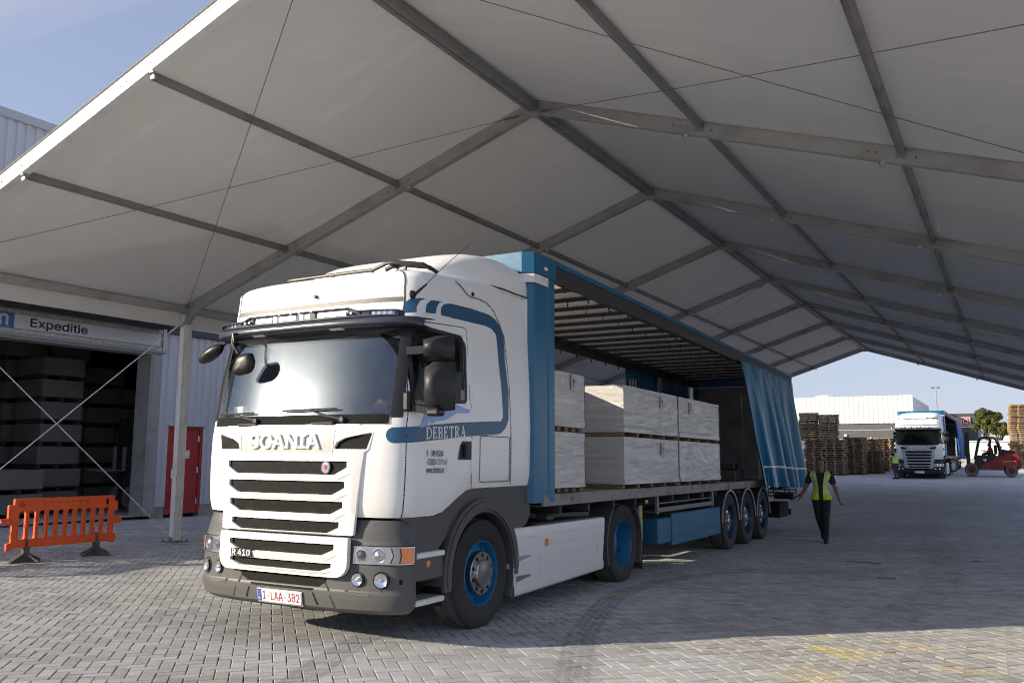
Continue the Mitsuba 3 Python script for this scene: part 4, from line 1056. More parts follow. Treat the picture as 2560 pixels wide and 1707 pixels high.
rz = lambda x, y: float(cab_roof_z(x, y))
pts = [(-0.80, 0.72, rz(-0.8, 0.72) + 0.01), (-0.74, 0.68, rz(-0.74, .7) + 0.03)] + [(x, 0.66, rz(x, 0.68) + 0.035) for x in np.linspace(-0.66, 0.42, 9)] + [(0.50, 0.66, rz(.5, .68) + 0.06), (0.58, 0.66, rz(.58, .68) + 0.085), (0.70, 0.66, rz(.7, .68) + 0.09), (0.98, 0.72, rz(.9, .72) + 0.06), (1.03, 0.78, rz(.98, .78) + 0.02)]
b = MB().tube(pts, 0.018, 10)
b.tube([(x, y + 0.10, z - 0.01) for x, y, z in pts[11:]], 0.02, 8).tube([(0.62, 0.66, pts[13][2]), (0.62, 0.80, pts[13][2] - 0.02)], 0.02, 8)
for x in (-0.6, -0.1, 0.4, 0.8): b.bar((x, 0.67, rz(x, .68) - 0.03), (x, 0.67, rz(x, .68) + 0.04), 0.025)
TR.part('roof_bar', b, 'black_plastic', 30)
ab = np.array([1.165, 0.33, 3.08])
b = MB().lathe([(0.04, 0.0), (0.036, 0.018), (0.02, 0.03), (0.0, 0.03)], 16, np.eye(3), ab - [0.03, 0, 0]).tube([ab, ab + [0.03, 0.06, 0.06], ab + [0.04, 0.12, 0.11]], [0.016, 0.012, 0.009], 8)
t = np.linspace(0, 1, 8)[:, None]
b.tube(ab + [0.04, 0.12, 0.11] + t * np.array([0.02, 0.62, 0.52]) + t * t * np.array([0, 0.1, 0.02]), 0.0035, 5)
TR.part('aerial', b, 'black_plastic', 30)
# air deflector on the roof
rows = []
for y, w, zt, zb in ((0.98, 0.45, 3.47, 3.42), (1.06, 0.72, 3.53, 3.42), (1.20, 0.90, 3.63, 3.43), (1.42, 1.02, 3.735, 3.44), (1.68, 1.09, 3.81, 3.44), (1.92, 1.14, 3.84, 3.43), (2.12, 1.17, 3.84, 3.41), (2.30, 1.19, 3.815, 3.40), (2.42, 1.185, 3.755, 3.40), (2.48, 1.15, 3.66, 3.40)):
    a = np.linspace(0, np.pi, 33); n = 4.2
    x = w * np.sign(np.cos(a)) * np.abs(np.cos(a)) ** (2 / n); z = zb + (zt - zb) * np.abs(np.sin(a)) ** (2 / n)
    x = np.r_[x, np.linspace(-w, w, 6)[1:-1]]; z = np.r_[z, np.full(4, zb)]
    rows.append(np.stack([x, np.full_like(x, y), z], -1))
d_ = loft(rows); d_.invert()
TR.part('air_deflector', d_, 'white_paint', 40, label='white rounded air deflector on the cab roof')
for s in (1, -1):
    TR.part('air_deflector__lower_seam', MB().tube([(s * x, y, z) for x, y, z in ((0.90, 1.12, 3.42), (1.02, 1.4, 3.43), (1.10, 1.7, 3.43), (1.155, 1.95, 3.42), (1.18, 2.15, 3.405), (1.192, 2.32, 3.40), (1.188, 2.42, 3.40))], 0.008, 6), 'seam')
    # side fairing behind the cab
    TR.part('side_fairing', MB().cbox((s * 1.165 - 0.025, 2.40, 1.36), (s * 1.165 + 0.025, 2.515, 3.40), 0.012), 'white_trim')
    TR.part('cab_back_rubber', MB().box((s * 1.15 - 0.03, 2.515, 1.30), (s * 1.15 + 0.03, 2.60, 3.2)), 'rubber')

# mirrors of the tractor
for s in (1, -1):
    def mir(lo, hi, b): return MB().cbox((s * lo[0] if s > 0 else -hi[0], lo[1], lo[2]), (s * hi[0] if s > 0 else -lo[0], hi[1], hi[2]), b)
    def house(x0, x1, y0, y1, z0, z1, taper=0.8):
        # rounded housing: convex front shell, flat glass at the back
        P = []
        if s < 0: x0, x1, y0, y1, z0, z1 = x0 - 0.14, x1 - 0.23, y0 + 0.27, y1 + 0.24, z0 + 0.05, z1 + 0.02
        for fx in np.linspace(-1, 1, 7):
            for fz in np.linspace(-1, 1, 7):
                r = max(abs(fx), abs(fz)); bul = 1 - r ** 2.6
                P.append(((x0 + x1) / 2 + fx * (x1 - x0) / 2 * (0.93 + 0.07 * (1 - abs(fz))), y0 + (y1 - y0) * 0.75 * (1 - bul) ** 0.8 if True else 0, (z0 + z1) / 2 + fz * (z1 - z0) / 2 * (0.93 + 0.07 * (1 - abs(fx)))))
                P.append(((x0 + x1) / 2 + fx * (x1 - x0) / 2 * 0.92, y1, (z0 + z1) / 2 + fz * (z1 - z0) / 2 * 0.93))
        q = hull(P).to_mesh(); v = np.array(q.vert_properties[:, :3]); v[:, 0] *= s
        t = trimesh.Trimesh(v, q.tri_verts, process=False); t.invert() if s < 0 else 0
        return t
    TR.part('mirror', house(1.30, 1.58, 0.16, 0.40, 2.02, 2.47), 'dark_plastic', 35, label='tall black door mirror housing' if s > 0 else None)
    TR.part('mirror__wide_angle_housing', house(1.29, 1.57, 0.15, 0.40, 2.46, 2.69), 'dark_plastic', 35)
    b = MB()
    if s < 0: TR.part('mirror__arm', MB().bar((-1.19, 0.45, 2.6), (-1.36, 0.6, 2.56), 0.05).bar((-1.19, 0.45, 2.12), (-1.36, 0.6, 2.1), 0.05), 'black_plastic'); continue
    b.bar((s * 1.16, 0.24, 2.555), (s * 1.38, 0.29, 2.565), 0.05, 0.07).bar((s * 1.18, 0.25, 2.06), (s * 1.40, 0.29, 2.02), 0.05, 0.06).bar((s * 1.42, 0.375, 1.99), (s * 1.42, 0.375, 2.62), 0.045)
    b.cbox((min(s * 1.36, s * 1.50), 0.24, 1.98), (max(s * 1.36, s * 1.50), 0.36, 2.05), 0.02)
    b.cbox((min(s * 1.15, s * 1.225), 0.185, 2.02), (max(s * 1.15, s * 1.225), 0.30, 2.20), 0.02)
    TR.part('mirror__arm', b, 'black_plastic', 30)
    TR.part('mirror__glass', MB().box((min(s * 1.335, s * 1.535), 0.361, 2.10), (max(s * 1.335, s * 1.535), 0.364, 2.46)), 'chrome')
# front mirror hanging at the near-side corner and the kerb mirror
b = MB().tube([(-0.76, 0.12, 2.82), (-0.77, 0.02, 2.80), (-0.75, 0.0, 2.70), (-0.68, 0.02, 2.60)], 0.014, 8)
TR.part('front_mirror__arm', b, 'black_plastic', 30)
sp = lambda q, e: math.copysign(abs(q) ** e, q)
P = [(-0.60 + 0.125 * sp(math.cos(u), .6) * sp(math.cos(v), .6) * (0.9 if math.sin(u) > 0 else 1.05), 0.03 - (0.07 if v > 0 else 0.02) * sp(math.sin(abs(v)), .8), 2.50 + 0.10 * sp(math.sin(u), .6) * sp(math.cos(v), .6) + 0.22 * 0.125 * math.cos(u)) for u in np.linspace(0, 2 * np.pi, 28) for v in np.linspace(-1.5, 1.5, 11)]
TR.part('front_mirror', hull(P), 'black_plastic', 40)
P = [(-1.385 + 0.17 * math.cos(u) * math.cos(v), 0.30 + 0.07 * math.sin(v), 2.675 + 0.075 * math.sin(u) * math.cos(v) + 0.38 * 0.17 * math.cos(u) * math.cos(v)) for u in np.linspace(0, 2 * np.pi, 22) for v in np.linspace(-1.5, 1.5, 9)]
TR.part('kerb_mirror', hull(P), 'black_plastic', 30)
TR.part('kerb_mirror__arm', MB().tube([(-1.12, 0.35, 2.82), (-1.22, 0.33, 2.78), (-1.30, 0.31, 2.71)], 0.018, 8), 'black_plastic')

# lower cab side: sill, steps, wheel arch
AXF, AXR, RW = 1.466, 5.166, 0.52
for s in (1, -1):
    def side_plate(poly, x0, x1, ref=None):
        m = extrude(poly, x1 - x0, ref)
        t = warp(m, lambda a, b, c: np.stack([s * (x0 + c), a, b], -1)); t.invert() if s < 0 else 0
        return t
    ring = sg.Point(AXF, 0.54).buffer(0.70, quad_segs=20).difference(sg.Point(AXF, 0.52).buffer(0.585, quad_segs=20))
    arch = ring.intersection(sg.box(0, 0.42, AXF, 2).union(sg.box(AXF, 0.24, 3, 2)))
    TR.part('wheel_arch', side_plate(arch, 0.86, 1.235), 'grey_plastic', 35, label='dark grey plastic front wheel arch' if s > 0 else None)
    TR.part('wheel_arch__lip', side_plate(sg.Point(AXF, 0.54).buffer(0.66, quad_segs=20).difference(sg.Point(AXF, 0.53).buffer(0.60, quad_segs=20)).intersection(sg.box(0, 0.45, 3, 2)), 1.225, 1.25), 'grey_plastic', 35)
    sill = sg.Polygon([(0.20, 1.108), (0.70, 1.108), (1.17, 1.325), (2.03, 1.345), (2.03, 0.80), (1.9, 0.9), (1.4, 1.1), (0.9, 0.95), (0.70, 0.80), (0.335, 0.80), (0.335, 1.0)]).difference(sg.Point(AXF, 0.54).buffer(0.69, quad_segs=20))
    TR.part('sill', side_plate(sill, 0.92, 1.195), 'grey_plastic', 30)
    TR.part('sill__rear_panel', side_plate(sg.Polygon([(2.035, 1.35), (2.49, 1.35), (2.49, 1.02), (2.40, 0.93), (2.06, 0.86), (2.035, 0.9)]).buffer(-0.02).buffer(0.02), 0.85, 1.19), 'grey_plastic', 30)
    TR.part('step_well', MB().box((s * 0.80, 0.34, 0.30), (s * 0.98, 0.80, 1.08)).box((s * 0.98, 0.77, 0.30), (s * 1.2, 0.80, 0.82)), 'black_matt')
    TR.part('step_well__side_panel', MB().cbox((min(s * .98, s * 1.215), 0.34, 0.56), (max(s * .98, s * 1.215), 0.775, 0.775), 0.012), 'grey_plastic')
    TR.part('step_well__side_lamp', MB().lathe([(0.03, 0), (0.028, 0.01), (0, 0.014)], 16, rotz(0 if s > 0 else math.pi), (s * 1.215, 0.53, 0.70)), 'amber', 30)
    for z in (0.79, 0.39):
        b = MB().cbox((min(s * 0.98, s * 1.238), 0.345, z - 0.035), (max(s * 0.98, s * 1.238), 0.775, z + 0.012), 0.01)
        st = TR.part('step', b, 'white_trim')
        b = MB()
        for yy in np.arange(0.37, 0.75, 0.045):
            for xx in (1.02, 1.075, 1.13, 1.185): b.cbox((s * xx - 0.016, yy - 0.012, z + 0.0122), (s * xx + 0.016, yy + 0.012, z + 0.02), 0.004)
        TR.part('step__tread', b, 'steel_grey')
    # white chassis skirt between the axles
    Z0 = 0.215
    prof = [(1.19, 0.905), (1.222, 0.895), (1.232, 0.86), (1.232, 0.80), (1.228, 0.795), (1.232, 0.79), (1.234, 0.69), (1.229, 0.684), (1.234, 0.678), (1.236, 0.34), (1.248, 0.31), (1.246, Z0 + 0.02), (1.225, Z0), (1.19, Z0)]
    ends = [(2.045, 0), (2.06, 0.0), (4.34, 0), (4.36, 0)]
    P = []
    for y, _ in ends:
        row = []
        for x, z in prof:
            yy = y if y < 3 else y + (z - 0.34) * 0.17 if z > 0.34 else y
            row.append((s * x, yy, z + (0.05 * (y > 3) if z < 0.36 else 0)))
        P.append(row)
    TR.part('side_skirt', MB().grid(P, flip=s > 0).box((s * 1.0, 2.05, 0.3), (s * 1.185, 4.35, 0.88)), 'white_trim', 30, label='white panelled side skirt between the axles' if s > 0 else None)
    m = extrude(sg.Polygon([(2.62, 0.60), (4.20, 0.60), (4.16, 0.40), (2.66, 0.36)]).buffer(-0.03).buffer(0.03).exterior.buffer(0.012), 0.010)
    t = warp(m, lambda a, b, c: np.stack([s * (1.2335 + c), a, b], -1)); t.invert() if s < 0 else 0
    TR.part('side_skirt__pressing', t, 'white_trim', 30)
    TR.part('side_skirt__marker_lamp', MB().cbox((min(s * 1.234, s * 1.246), 2.76, 0.675), (max(s * 1.234, s * 1.246), 2.84, 0.755), 0.006), 'amber')
    for z in (0.36, 0.56):
        t = side_plate(sg.Polygon([(2.10, z), (2.42, z + 0.035), (2.42, z + 0.055), (2.10, z + 0.06)]), 1.2345, 1.2395)
        TR.part('side_skirt__foot_slot', t, 'steel_grey' if z < 0.5 else 'frame_grey')
    # rear mudguards
    ring = sg.Point(AXR, 0.52).buffer(0.63, quad_segs=20).difference(sg.Point(AXR, 0.52).buffer(0.60, quad_segs=20))
    TR.part('rear_mudguard', side_plate(ring.intersection(sg.box(4, 0.28, AXR - 0.40, 1.2)), 0.62, 1.225), 'grey_plastic', 30)
    TR.part('rear_mudguard', side_plate(ring.intersection(sg.box(AXR + 0.42, 0.22, 7, 1.2)), 0.62, 1.225), 'grey_plastic', 30)
    TR.part('mud_flap', MB().box((s * 0.62, AXR + 0.62, 0.12), (s * 1.22, AXR + 0.635, 0.52)), 'rubber')
b = MB()
for s in (1, -1): b.box((s * 0.36, 0.5, 0.72), (s * 0.44, 6.0, 0.98))
b.box((-0.36, 5.6, 0.75), (0.36, 5.7, 0.95)).box((-0.36, 1.9, 0.5), (0.36, 2.3, 0.95)).cbox((-0.45, 0.55, 0.55), (0.45, 2.2, 1.25), 0.05)
b.box((-1.0, 2.06, 0.30), (-0.46, 4.3, 0.86)).box((0.46, 2.06, 0.30), (1.0, 4.3, 0.86))
b.lathe([(0.10, -0.9), (0.10, 0.9)], 12, None, (0, AXR, RW)).lathe([(0.30, -0.2), (0.33, 0.0), (0.30, 0.2)], 16, None, (0, AXR, RW)).lathe([(0.07, -0.9), (0.07, 0.9)], 10, None, (0, AXF, RW))
TR.part('chassis', b, 'chassis', 30)
b = MB()
for y in np.arange(2.62, 4.25, 0.06): b.box((0.45, y, 0.905), (1.19, y + 0.03, 0.925))
for x in np.arange(0.46, 1.2, 0.12): b.box((x, 2.6, 0.903), (x + 0.02, 4.25, 0.922))
TR.part('catwalk', b, 'chassis')
b = MB().bar((0.7, 2.65, 0.97), (1.15, 4.1, 0.96), 0.05).tube([(0.9, 2.65, 1.2), (0.85, 3.0, 1.02), (0.8, 3.4, 0.96), (0.7, 3.7, 1.05)], 0.02, 8).tube([(0.75, 2.65, 1.25), (0.7, 3.0, 1.06), (0.72, 3.5, 0.97), (0.6, 3.8, 1.05)], 0.018, 8).cbox((0.98, 3.0, 0.925), (1.15, 3.18, 1.0), 0.02)
TR.part('air_lines', b, 'rim_dark', 30)
TR.part('fifth_wheel', MB().lathe([(0.0, -0.02), (0.47, -0.02), (0.47, 0.03), (0.0, 0.03)], 28, roty(-math.pi / 2), (0, AXR - 0.1, 1.04)).cbox((-0.35, AXR - 0.4, 0.96), (0.35, AXR + 0.2, 1.02), 0.02), 'chassis', 30)

# wheels
TYRE = [(0.310, 0.125), (0.316, 0.143), (0.33, 0.15), (0.345, 0.148), (0.365, 0.156), (0.42, 0.160), (0.46, 0.158), (0.47, 0.152), (0.49, 0.150), (0.507, 0.142), (0.516, 0.128), (0.519, 0.112)]
GRV = [(0.52, 0.098), (0.508, 0.096), (0.508, 0.084), (0.52, 0.082), (0.52, 0.046), (0.506, 0.044), (0.506, 0.030), (0.52, 0.028), (0.52, 0.009), (0.507, 0.007)]


def tyre_mesh(scale=1.0, wide=1.0):
    up = [(r, x * wide) for r, x in TYRE + GRV]; full = up + [(r, -x) for r, x in up[::-1]]
    side = [(r, x * wide) for r, x in TYRE]
    return MB().lathe([(r * scale, x) for r, x in side], 72).lathe([(r * scale, -x) for r, x in side[::-1]], 72), MB().lathe([(r * scale, x) for r, x in ([side[-1]] + [(r, x * wide) for r, x in GRV] + [(r, -x * wide) for r, x in GRV[::-1]] + [(side[-1][0], -side[-1][1])])], 72)


def ringholes(r, R0, n, x0, th, hole, hx=0.0):
    m = extrude(sg.Point(0, 0).buffer(r[1], quad_segs=18).difference(sg.Point(0, 0).buffer(r[0], quad_segs=18)).difference(shapely.union_all([sg.Point(R0 * math.cos(a + hx), R0 * math.sin(a + hx)).buffer(hole, quad_segs=5) for a in np.arange(n) * 2 * np.pi / n])), th)
    return warp(m, lambda a, b, c: np.stack([x0 + c, a, b], -1))


ts, tt_ = tyre_mesh(); TYS, TYT = mikit.ply(ts.build(), None, smooth=30), mikit.ply(tt_.build(), None, smooth=30)
FRIM = mikit.ply(MB().lathe([(0.311, 0.128), (0.313, 0.146), (0.305, 0.150), (0.299, 0.14), (0.294, 0.10), (0.290, 0.03), (0.28, 0.010)], 56).build(), None, smooth=30)
b = MB().mesh(ringholes((0.19, 0.292), 0.258, 10, 0.030, 0.012, 0.025, 0.15))
q = np.array(b.v[0]); rr = np.hypot(q[:, 1], q[:, 2]); q[:, 0] += (0.292 - rr) * 0.55; b.v[0] = q
FDISC = mikit.ply(b.build(), None, smooth=30)
b = MB().lathe([(0.212, 0.085), (0.213, 0.135), (0.208, 0.150), (0.200, 0.156)], 48).mesh(ringholes((0.135, 0.202), 0.170, 10, 0.146, 0.010, 0.0205)).lathe([(0.137, 0.152), (0.135, 0.172), (0.126, 0.182), (0.11, 0.180), (0.06, 0.186), (0.0, 0.187)], 40)
FHUB = mikit.ply(b.build(), None, smooth=30)
b = MB().lathe([(0.205, 0.125), (0.13, 0.126)], 36)
for a in np.arange(10) * 2 * np.pi / 10: b.lathe([(0.013, 0.126), (0.012, 0.136), (0.0, 0.138)], 8, None, (0, 0.170 * math.cos(a), 0.170 * math.sin(a)))
b.lathe([(0.27, 0.0), (0.0, 0.0)], 24)
FNUT = mikit.ply(b.build(), None, smooth=30)
b = MB().lathe([(0.311, 0.128), (0.313, 0.146), (0.305, 0.150), (0.296, 0.135), (0.288, 0.02), (0.28, -0.06), (0.26, -0.085), (0.17, -0.085), (0.165, -0.06), (0.15, -0.01), (0.12, 0.0), (0.10, 0.02), (0.0, 0.03)], 56)
for a in np.arange(10) * 2 * np.pi / 10: b.lathe([(0.016, -0.085), (0.014, -0.05), (0.0, -0.047)], 8, None, (0, 0.20 * math.cos(a), 0.20 * math.sin(a)))
RRIM = mikit.ply(b.build(), None, smooth=30)
b = MB().lathe([(0.311, 0.128), (0.313, 0.146), (0.305, 0.150), (0.296, 0.135), (0.286, 0.06), (0.24, 0.045), (0.17, 0.06), (0.16, 0.07), (0.0, 0.075)], 56)
TRIM_ = mikit.ply(b.build(), None, smooth=30)
b = MB().lathe([(0.195, 0.07), (0.192, 0.10), (0.150, 0.105), (0.145, 0.08)], 36).lathe([(0.09, 0.075), (0.085, 0.13), (0.07, 0.14), (0.0, 0.142)], 28)
for a in np.arange(10) * 2 * np.pi / 10: b.lathe([(0.016, 0.10), (0.014, 0.125), (0.0, 0.128)], 8, None, (0, 0.158 * math.cos(a), 0.158 * math.sin(a)))
THUB = mikit.ply(b.build(), None, smooth=30)


def wheel(th, x, y, kind, z=RW, spin=0.0, steer=0.0):
    at = mat4(rotz(steer) @ (np.eye(3) if x > 0 else rotz(math.pi)) @ rotx(spin), (x, y, z))
    th.part('wheel', None, 'rubber', at=at, ply=TYS); th.part('wheel__tread', None, 'tread', at=at, ply=TYT)
    if kind == 'front':
        for n_, p_, m_2 in (('rim', FRIM, 'rim_blue'), ('disc', FDISC, 'rim_blue'), ('hub_cover', FHUB, 'hub_metal'), ('nuts', FNUT, 'seam')): th.part('wheel__' + n_, None, m_2, at=at, ply=p_)
    elif kind == 'rear': th.part('wheel__rim', None, 'rim_blue', at=at, ply=RRIM)
    elif kind == 'trailer':
        th.part('wheel__rim', None, 'rim_navy', at=at, ply=TRIM_); th.part('wheel__hub_ring', None, 'chrome', at=at, ply=THUB)


for s in (1, -1):
    wheel(TR, s * 1.055, AXF, 'front', spin=0.3, steer=0.0)
    wheel(TR, s * 1.045, AXR, 'rear'); wheel(TR, s * 0.71, AXR, 'inner')

# ------------------------------------------------------------------ the near lorry: curtain-sided trailer
TL = Thing('curtain_trailer', 'blue curtain-sided trailer with its side drawn open behind the white tractor', 'trailer', None, TRUCK_M)
YF, YR_, WX2 = 2.66, 16.44, 1.265
ztop = lambda y: 3.925 - (y - 2.9) * 0.0092
pbr('trailer_roof', proc(lambda p, n, uv: mi.Color3f(0.62, 0.60, 0.57) * (0.85 + 0.2 * fbm(p.x * 2, p.y * 2, p.z, 3))), 0.6)
scene['trailer_roof'] = {'type': 'principledthin', 'base_color': rgb(0.80, 0.78, 0.75), 'roughness': 0.6, 'spec_trans': 0.0, 'diff_trans': 1.0}
pbr('rail_dark', (0.035, 0.034, 0.034), 0.5)
pbr('inside_grey', speck((0.34, 0.335, 0.33), 0.4, 2.0), 0.7)
pbr('deck_wood', speck((0.20, 0.17, 0.14), 0.5, 5.0), 0.8)


def pvc(p, n, uv):
    a = fbm(p.x * 1.5, p.y * 1.5, p.z * 0.8, 4)
    return mi.Color3f(0.009, 0.145, 0.285) * (0.7 + 0.6 * a)


scene['curtain_blue'] = {'type': 'twosided', 'bsdf': {'type': 'principled', 'base_color': proc(pvc), 'roughness': 0.32, 'specular': 0.5}}
TL.part('deck', MB().box((-1.22, YF, 1.20), (1.22, YR_, 1.236)), 'deck_wood')
for s in (1, -1):
    b = MB().cbox((min(s * 1.222, s * WX2), YF + 0.02, 1.105), (max(s * 1.222, s * WX2), YR_, 1.238), 0.006)
    for y in np.arange(3.4, 11, 0.62): b.tube([(s * (WX2 - 0.01), y, 1.16), (s * (WX2 + 0.006), y, 1.16)], 0.02, 8)
    b.box((s * 1.0, YF + 0.1, 1.10), (s * 1.222, YR_ - 0.05, 1.112))
    TL.part('side_rave', b, 'rave_metal')
    # corner post, in two strips
    pp = sg.Polygon([(0, 2.70), (1.20, 2.70), (1.20, 2.40), (0, 2.40)])
    post = sg.Polygon([(1.02, 2.40), (1.14, 2.40), (1.255, 2.46), (1.265, 2.52), (1.265, 2.765), (1.245, 2.775), (1.06, 2.775), (1.02, 2.72)])
    t = warp(extrude(post, ztop(2.6) - 0.36 - 1.15), lambda a, b_, c: np.stack([s * a, b_, 1.15 + c], -1)); t.invert() if s < 0 else 0
    TL.part('corner_post', t, 'blue_paint', 25, label='blue front corner post of the trailer' if s > 0 else None)
    t = warp(extrude(sg.Polygon([(1.10, 2.79), (1.25, 2.79), (1.27, 2.81), (1.27, 2.945), (1.10, 2.945)]), ztop(2.9) - 0.215 - 1.15), lambda a, b_, c: np.stack([s * a, b_, 1.15 + c], -1)); t.invert() if s < 0 else 0
    TL.part('corner_post__curtain_pole', t, 'blue_paint', 25)
    TL.part('corner_post__slit', MB().box((s * 1.1, 2.772, 1.2), (s * 1.235, 2.792, 3.7)), 'seam')
    cap = sg.Polygon([(0.0, 2.385), (1.14, 2.385), (1.262, 2.45), (1.285, 2.55), (1.285, 2.96), (0.0, 2.96)])
    t = warp(extrude(cap, 0.235), lambda a, b_, c: np.stack([s * a, b_, ztop(2.6) - 0.235 + c], -1)); t.invert() if s < 0 else 0
    TL.part('roof_corner', t, 'blue_paint', 25)
    TL.part('roof_corner__lamp', MB().lathe([(0.034, 0), (0.03, 0.012), (0.016, 0.022), (0, 0.024)], 14, rotz(0 if s > 0 else math.pi), (s * 1.285, 2.70, ztop(2.6) - 0.15)), 'chrome', 30)
    wb = sg.Polygon([(1.0, 2.395), (1.142, 2.395), (1.262, 2.452), (1.275, 2.53), (1.275, 2.78), (1.0, 2.78)])
    t = warp(extrude(wb, 0.10), lambda a, b_, c: np.stack([s * a, b_, ztop(2.6) - 0.345 + c], -1)); t.invert() if s < 0 else 0
    TL.part('corner_post__white_band', t, 'white_trim', 25)
    # roof rail: blue cover strip over a dark curtain rail
    y0, y1 = 2.96, YR_
    def rail(x0, x1, za, zb): return MB().add([(s * x, y, ztop(y) - z) for x in (x0, x1) for y in (y0, y1) for z in (za, zb)], np.array([[0, 1, 3, 2], [4, 6, 7, 5], [0, 4, 5, 1], [2, 3, 7, 6], [0, 2, 6, 4], [1, 5, 7, 3]]) if s < 0 else np.array([[0, 1, 3, 2], [4, 6, 7, 5], [0, 4, 5, 1], [2, 3, 7, 6], [0, 2, 6, 4], [1, 5, 7, 3]])[:, ::-1])
    TL.part('roof_rail', rail(1.18, 1.285, 0.06, 0.0), 'blue_paint')
    TL.part('roof_rail__curtain_track', rail(1.20, 1.27, 0.235, 0.062), 'rail_dark')
    b = MB()
    for y in np.arange(3.3, 11.0, 0.7): b.tube([(s * 1.215, y, ztop(y) - 0.235), (s * 1.215, y, ztop(y) - 0.27), (s * 1.23, y + 0.02, ztop(y) - 0.31)], 0.012, 6)
    TL.part('roof_rail__runner', b, 'rail_dark')
TL.part('headboard', MB().box((-1.02, 2.70, 1.238), (1.02, 2.75, 3.76)), 'inside_grey')
TL.part('headboard__outer_face', MB().box((-1.02, 2.45, 1.15), (1.02, 2.695, 3.76)), 'blue_paint')
n = 70; yy = np.linspace(2.95, YR_, n); xx = np.linspace(-1.18, 1.18, 8)
Yg, Xg = np.meshgrid(yy, xx, indexing='ij')
Zg = np.vectorize(ztop)(Yg) - 0.018 - 0.012 * np.abs(np.sin((Yg - 2.95) * np.pi / 0.62)) + 0.004 * np.sin(Xg * 5)
TL.part('roof_sheet', MB().grid(np.stack([Xg, Yg, Zg], -1)), 'trailer_roof', True)
for y in np.arange(2.95 + 0.62, YR_ - 0.1, 0.62):
    z = ztop(y)
    b = MB().box((-1.2, y - 0.02, z - 0.10), (1.2, y + 0.02, z - 0.045))
    for s in (1, -1): b.box((s * 1.05, y - 0.03, z - 0.13), (s * 1.2, y + 0.03, z - 0.10))
    b.tube([(0.55, y, z - 0.10), (0.55, y, z - 0.2)], 0.008, 5)
    TL.part('roof_bow', b, 'rail_dark')
b = MB()
for s in (1, -1): b.tube([(s * 1.08, y, ztop(y) - 0.15 - 0.03 * abs(math.sin((y - 3) * np.pi / 1.24))) for y in np.arange(3, 16, 0.155)], 0.012, 6)
TL.part('roof_pull_cable', b, 'black_plastic')
# rear wall with doors
b = MB().cbox((-1.265, YR_ - 0.10, 1.1), (-1.15, YR_, ztop(YR_) - 0.24), 0.01).cbox((1.15, YR_ - 0.10, 1.1), (1.265, YR_, ztop(YR_) - 0.24), 0.01).cbox((-1.265, YR_ - 0.12, ztop(YR_) - 0.235), (1.265, YR_ + 0.005, ztop(YR_) + 0.005), 0.01)
TL.part('rear_frame', b, 'blue_paint')
b = MB().cbox((-1.148, YR_ - 0.07, 1.24), (-0.005, YR_ - 0.02, ztop(YR_) - 0.245), 0.006).cbox((0.005, YR_ - 0.07, 1.24), (1.148, YR_ - 0.02, ztop(YR_) - 0.245), 0.006)
TL.part('rear_door', b, 'inside_grey')
TL.part('side_post', MB().cbox((1.10, 13.3, 1.24), (1.19, 13.45, ztop(13.3) - 0.25), 0.01), 'inside_grey')
TL.part('side_post', MB().cbox((-1.19, 13.3, 1.24), (-1.10, 13.45, ztop(13.3) - 0.25), 0.01), 'inside_grey')


def curtain(s, ytop, ybot, ze, folds, amp, flare, name, white=True):
    """a bunched curtain: pleats that hang from the rail, drawn to the rear"""
    n, m = 180, 34
    u = np.linspace(0, 1, n)[:, None]; v = np.linspace(0, 1, m)[None]          # v: 0 top, 1 bottom
    y0 = ytop + (ybot - ytop) * v ** 0.9; y1 = YR_ + 0.02 + 0.25 * v
    ph = 2 * np.pi * folds * (u + 0.035 * np.sin(9 * u + 1.3)) + 0.7 * np.sin(3.2 * v + 5 * u)
    fold = np.sign(np.sin(ph)) * np.abs(np.sin(ph)) ** 0.7
    A = amp * (0.45 + 0.9 * v ** 0.8) * (0.6 + 0.4 * np.sin(13 * u) ** 2)
    y = y0 + (y1 - y0) * u + 0.05 * np.sin(ph * 0.5) * v
    zt = np.vectorize(ztop)(y) - 0.20
    z = zt + (ze + 0.03 * np.sin(6 * u) - zt) * v
    x = 1.275 + A * (1 + fold) * 0.9 + flare * v ** 1.4 * (0.3 + 0.7 * u) + 0.02 * meshkit.noise(np.stack([u * 9 + 0 * v, v * 5 + 0 * u, u * 0 + v * 0], -1), 4)
    P = np.stack([s * x, y, z], -1)
    TL.part(name, MB().grid(P, flip=s < 0), 'curtain_blue', True, label='bunched blue curtain hanging in folds at the trailer rear' if s > 0 else None)
    if white:
        i0 = int(m * 0.80); Q = P[:, i0:i0 + 2].copy(); Q[:, 1] = P[:, i0] + (P[:, i0 + 1] - P[:, i0]) * 0.55; Q[..., 0] += s * 0.006
        TL.part(name + '__white_line', MB().grid(Q[6:], flip=s < 0), 'decal_white', True)
    for k in range(5, n, 26):
        p = P[k, -1]; b = MB().box(p + [-0.006, -0.022, -0.16], p + [0.006, 0.022, 0.30]).cbox(p + [-0.012, -0.03, -0.12], p + [0.016, 0.03, -0.03], 0.006)
        TL.part(name + '__strap', b, 'black_plastic'); TL.part(name + '__buckle', MB().cbox(p + [0.004, -0.018, 0.02], p + [0.03, 0.018, 0.08], 0.006), 'alloy')
    return P


CP = curtain(1, 11.15, 12.3, 1.06, 6.0, 0.10, 0.17, 'curtain')
CQ = curtain(-1, 11.6, 12.1, 1.10, 5.5, 0.06, 0.05, 'curtain', False)
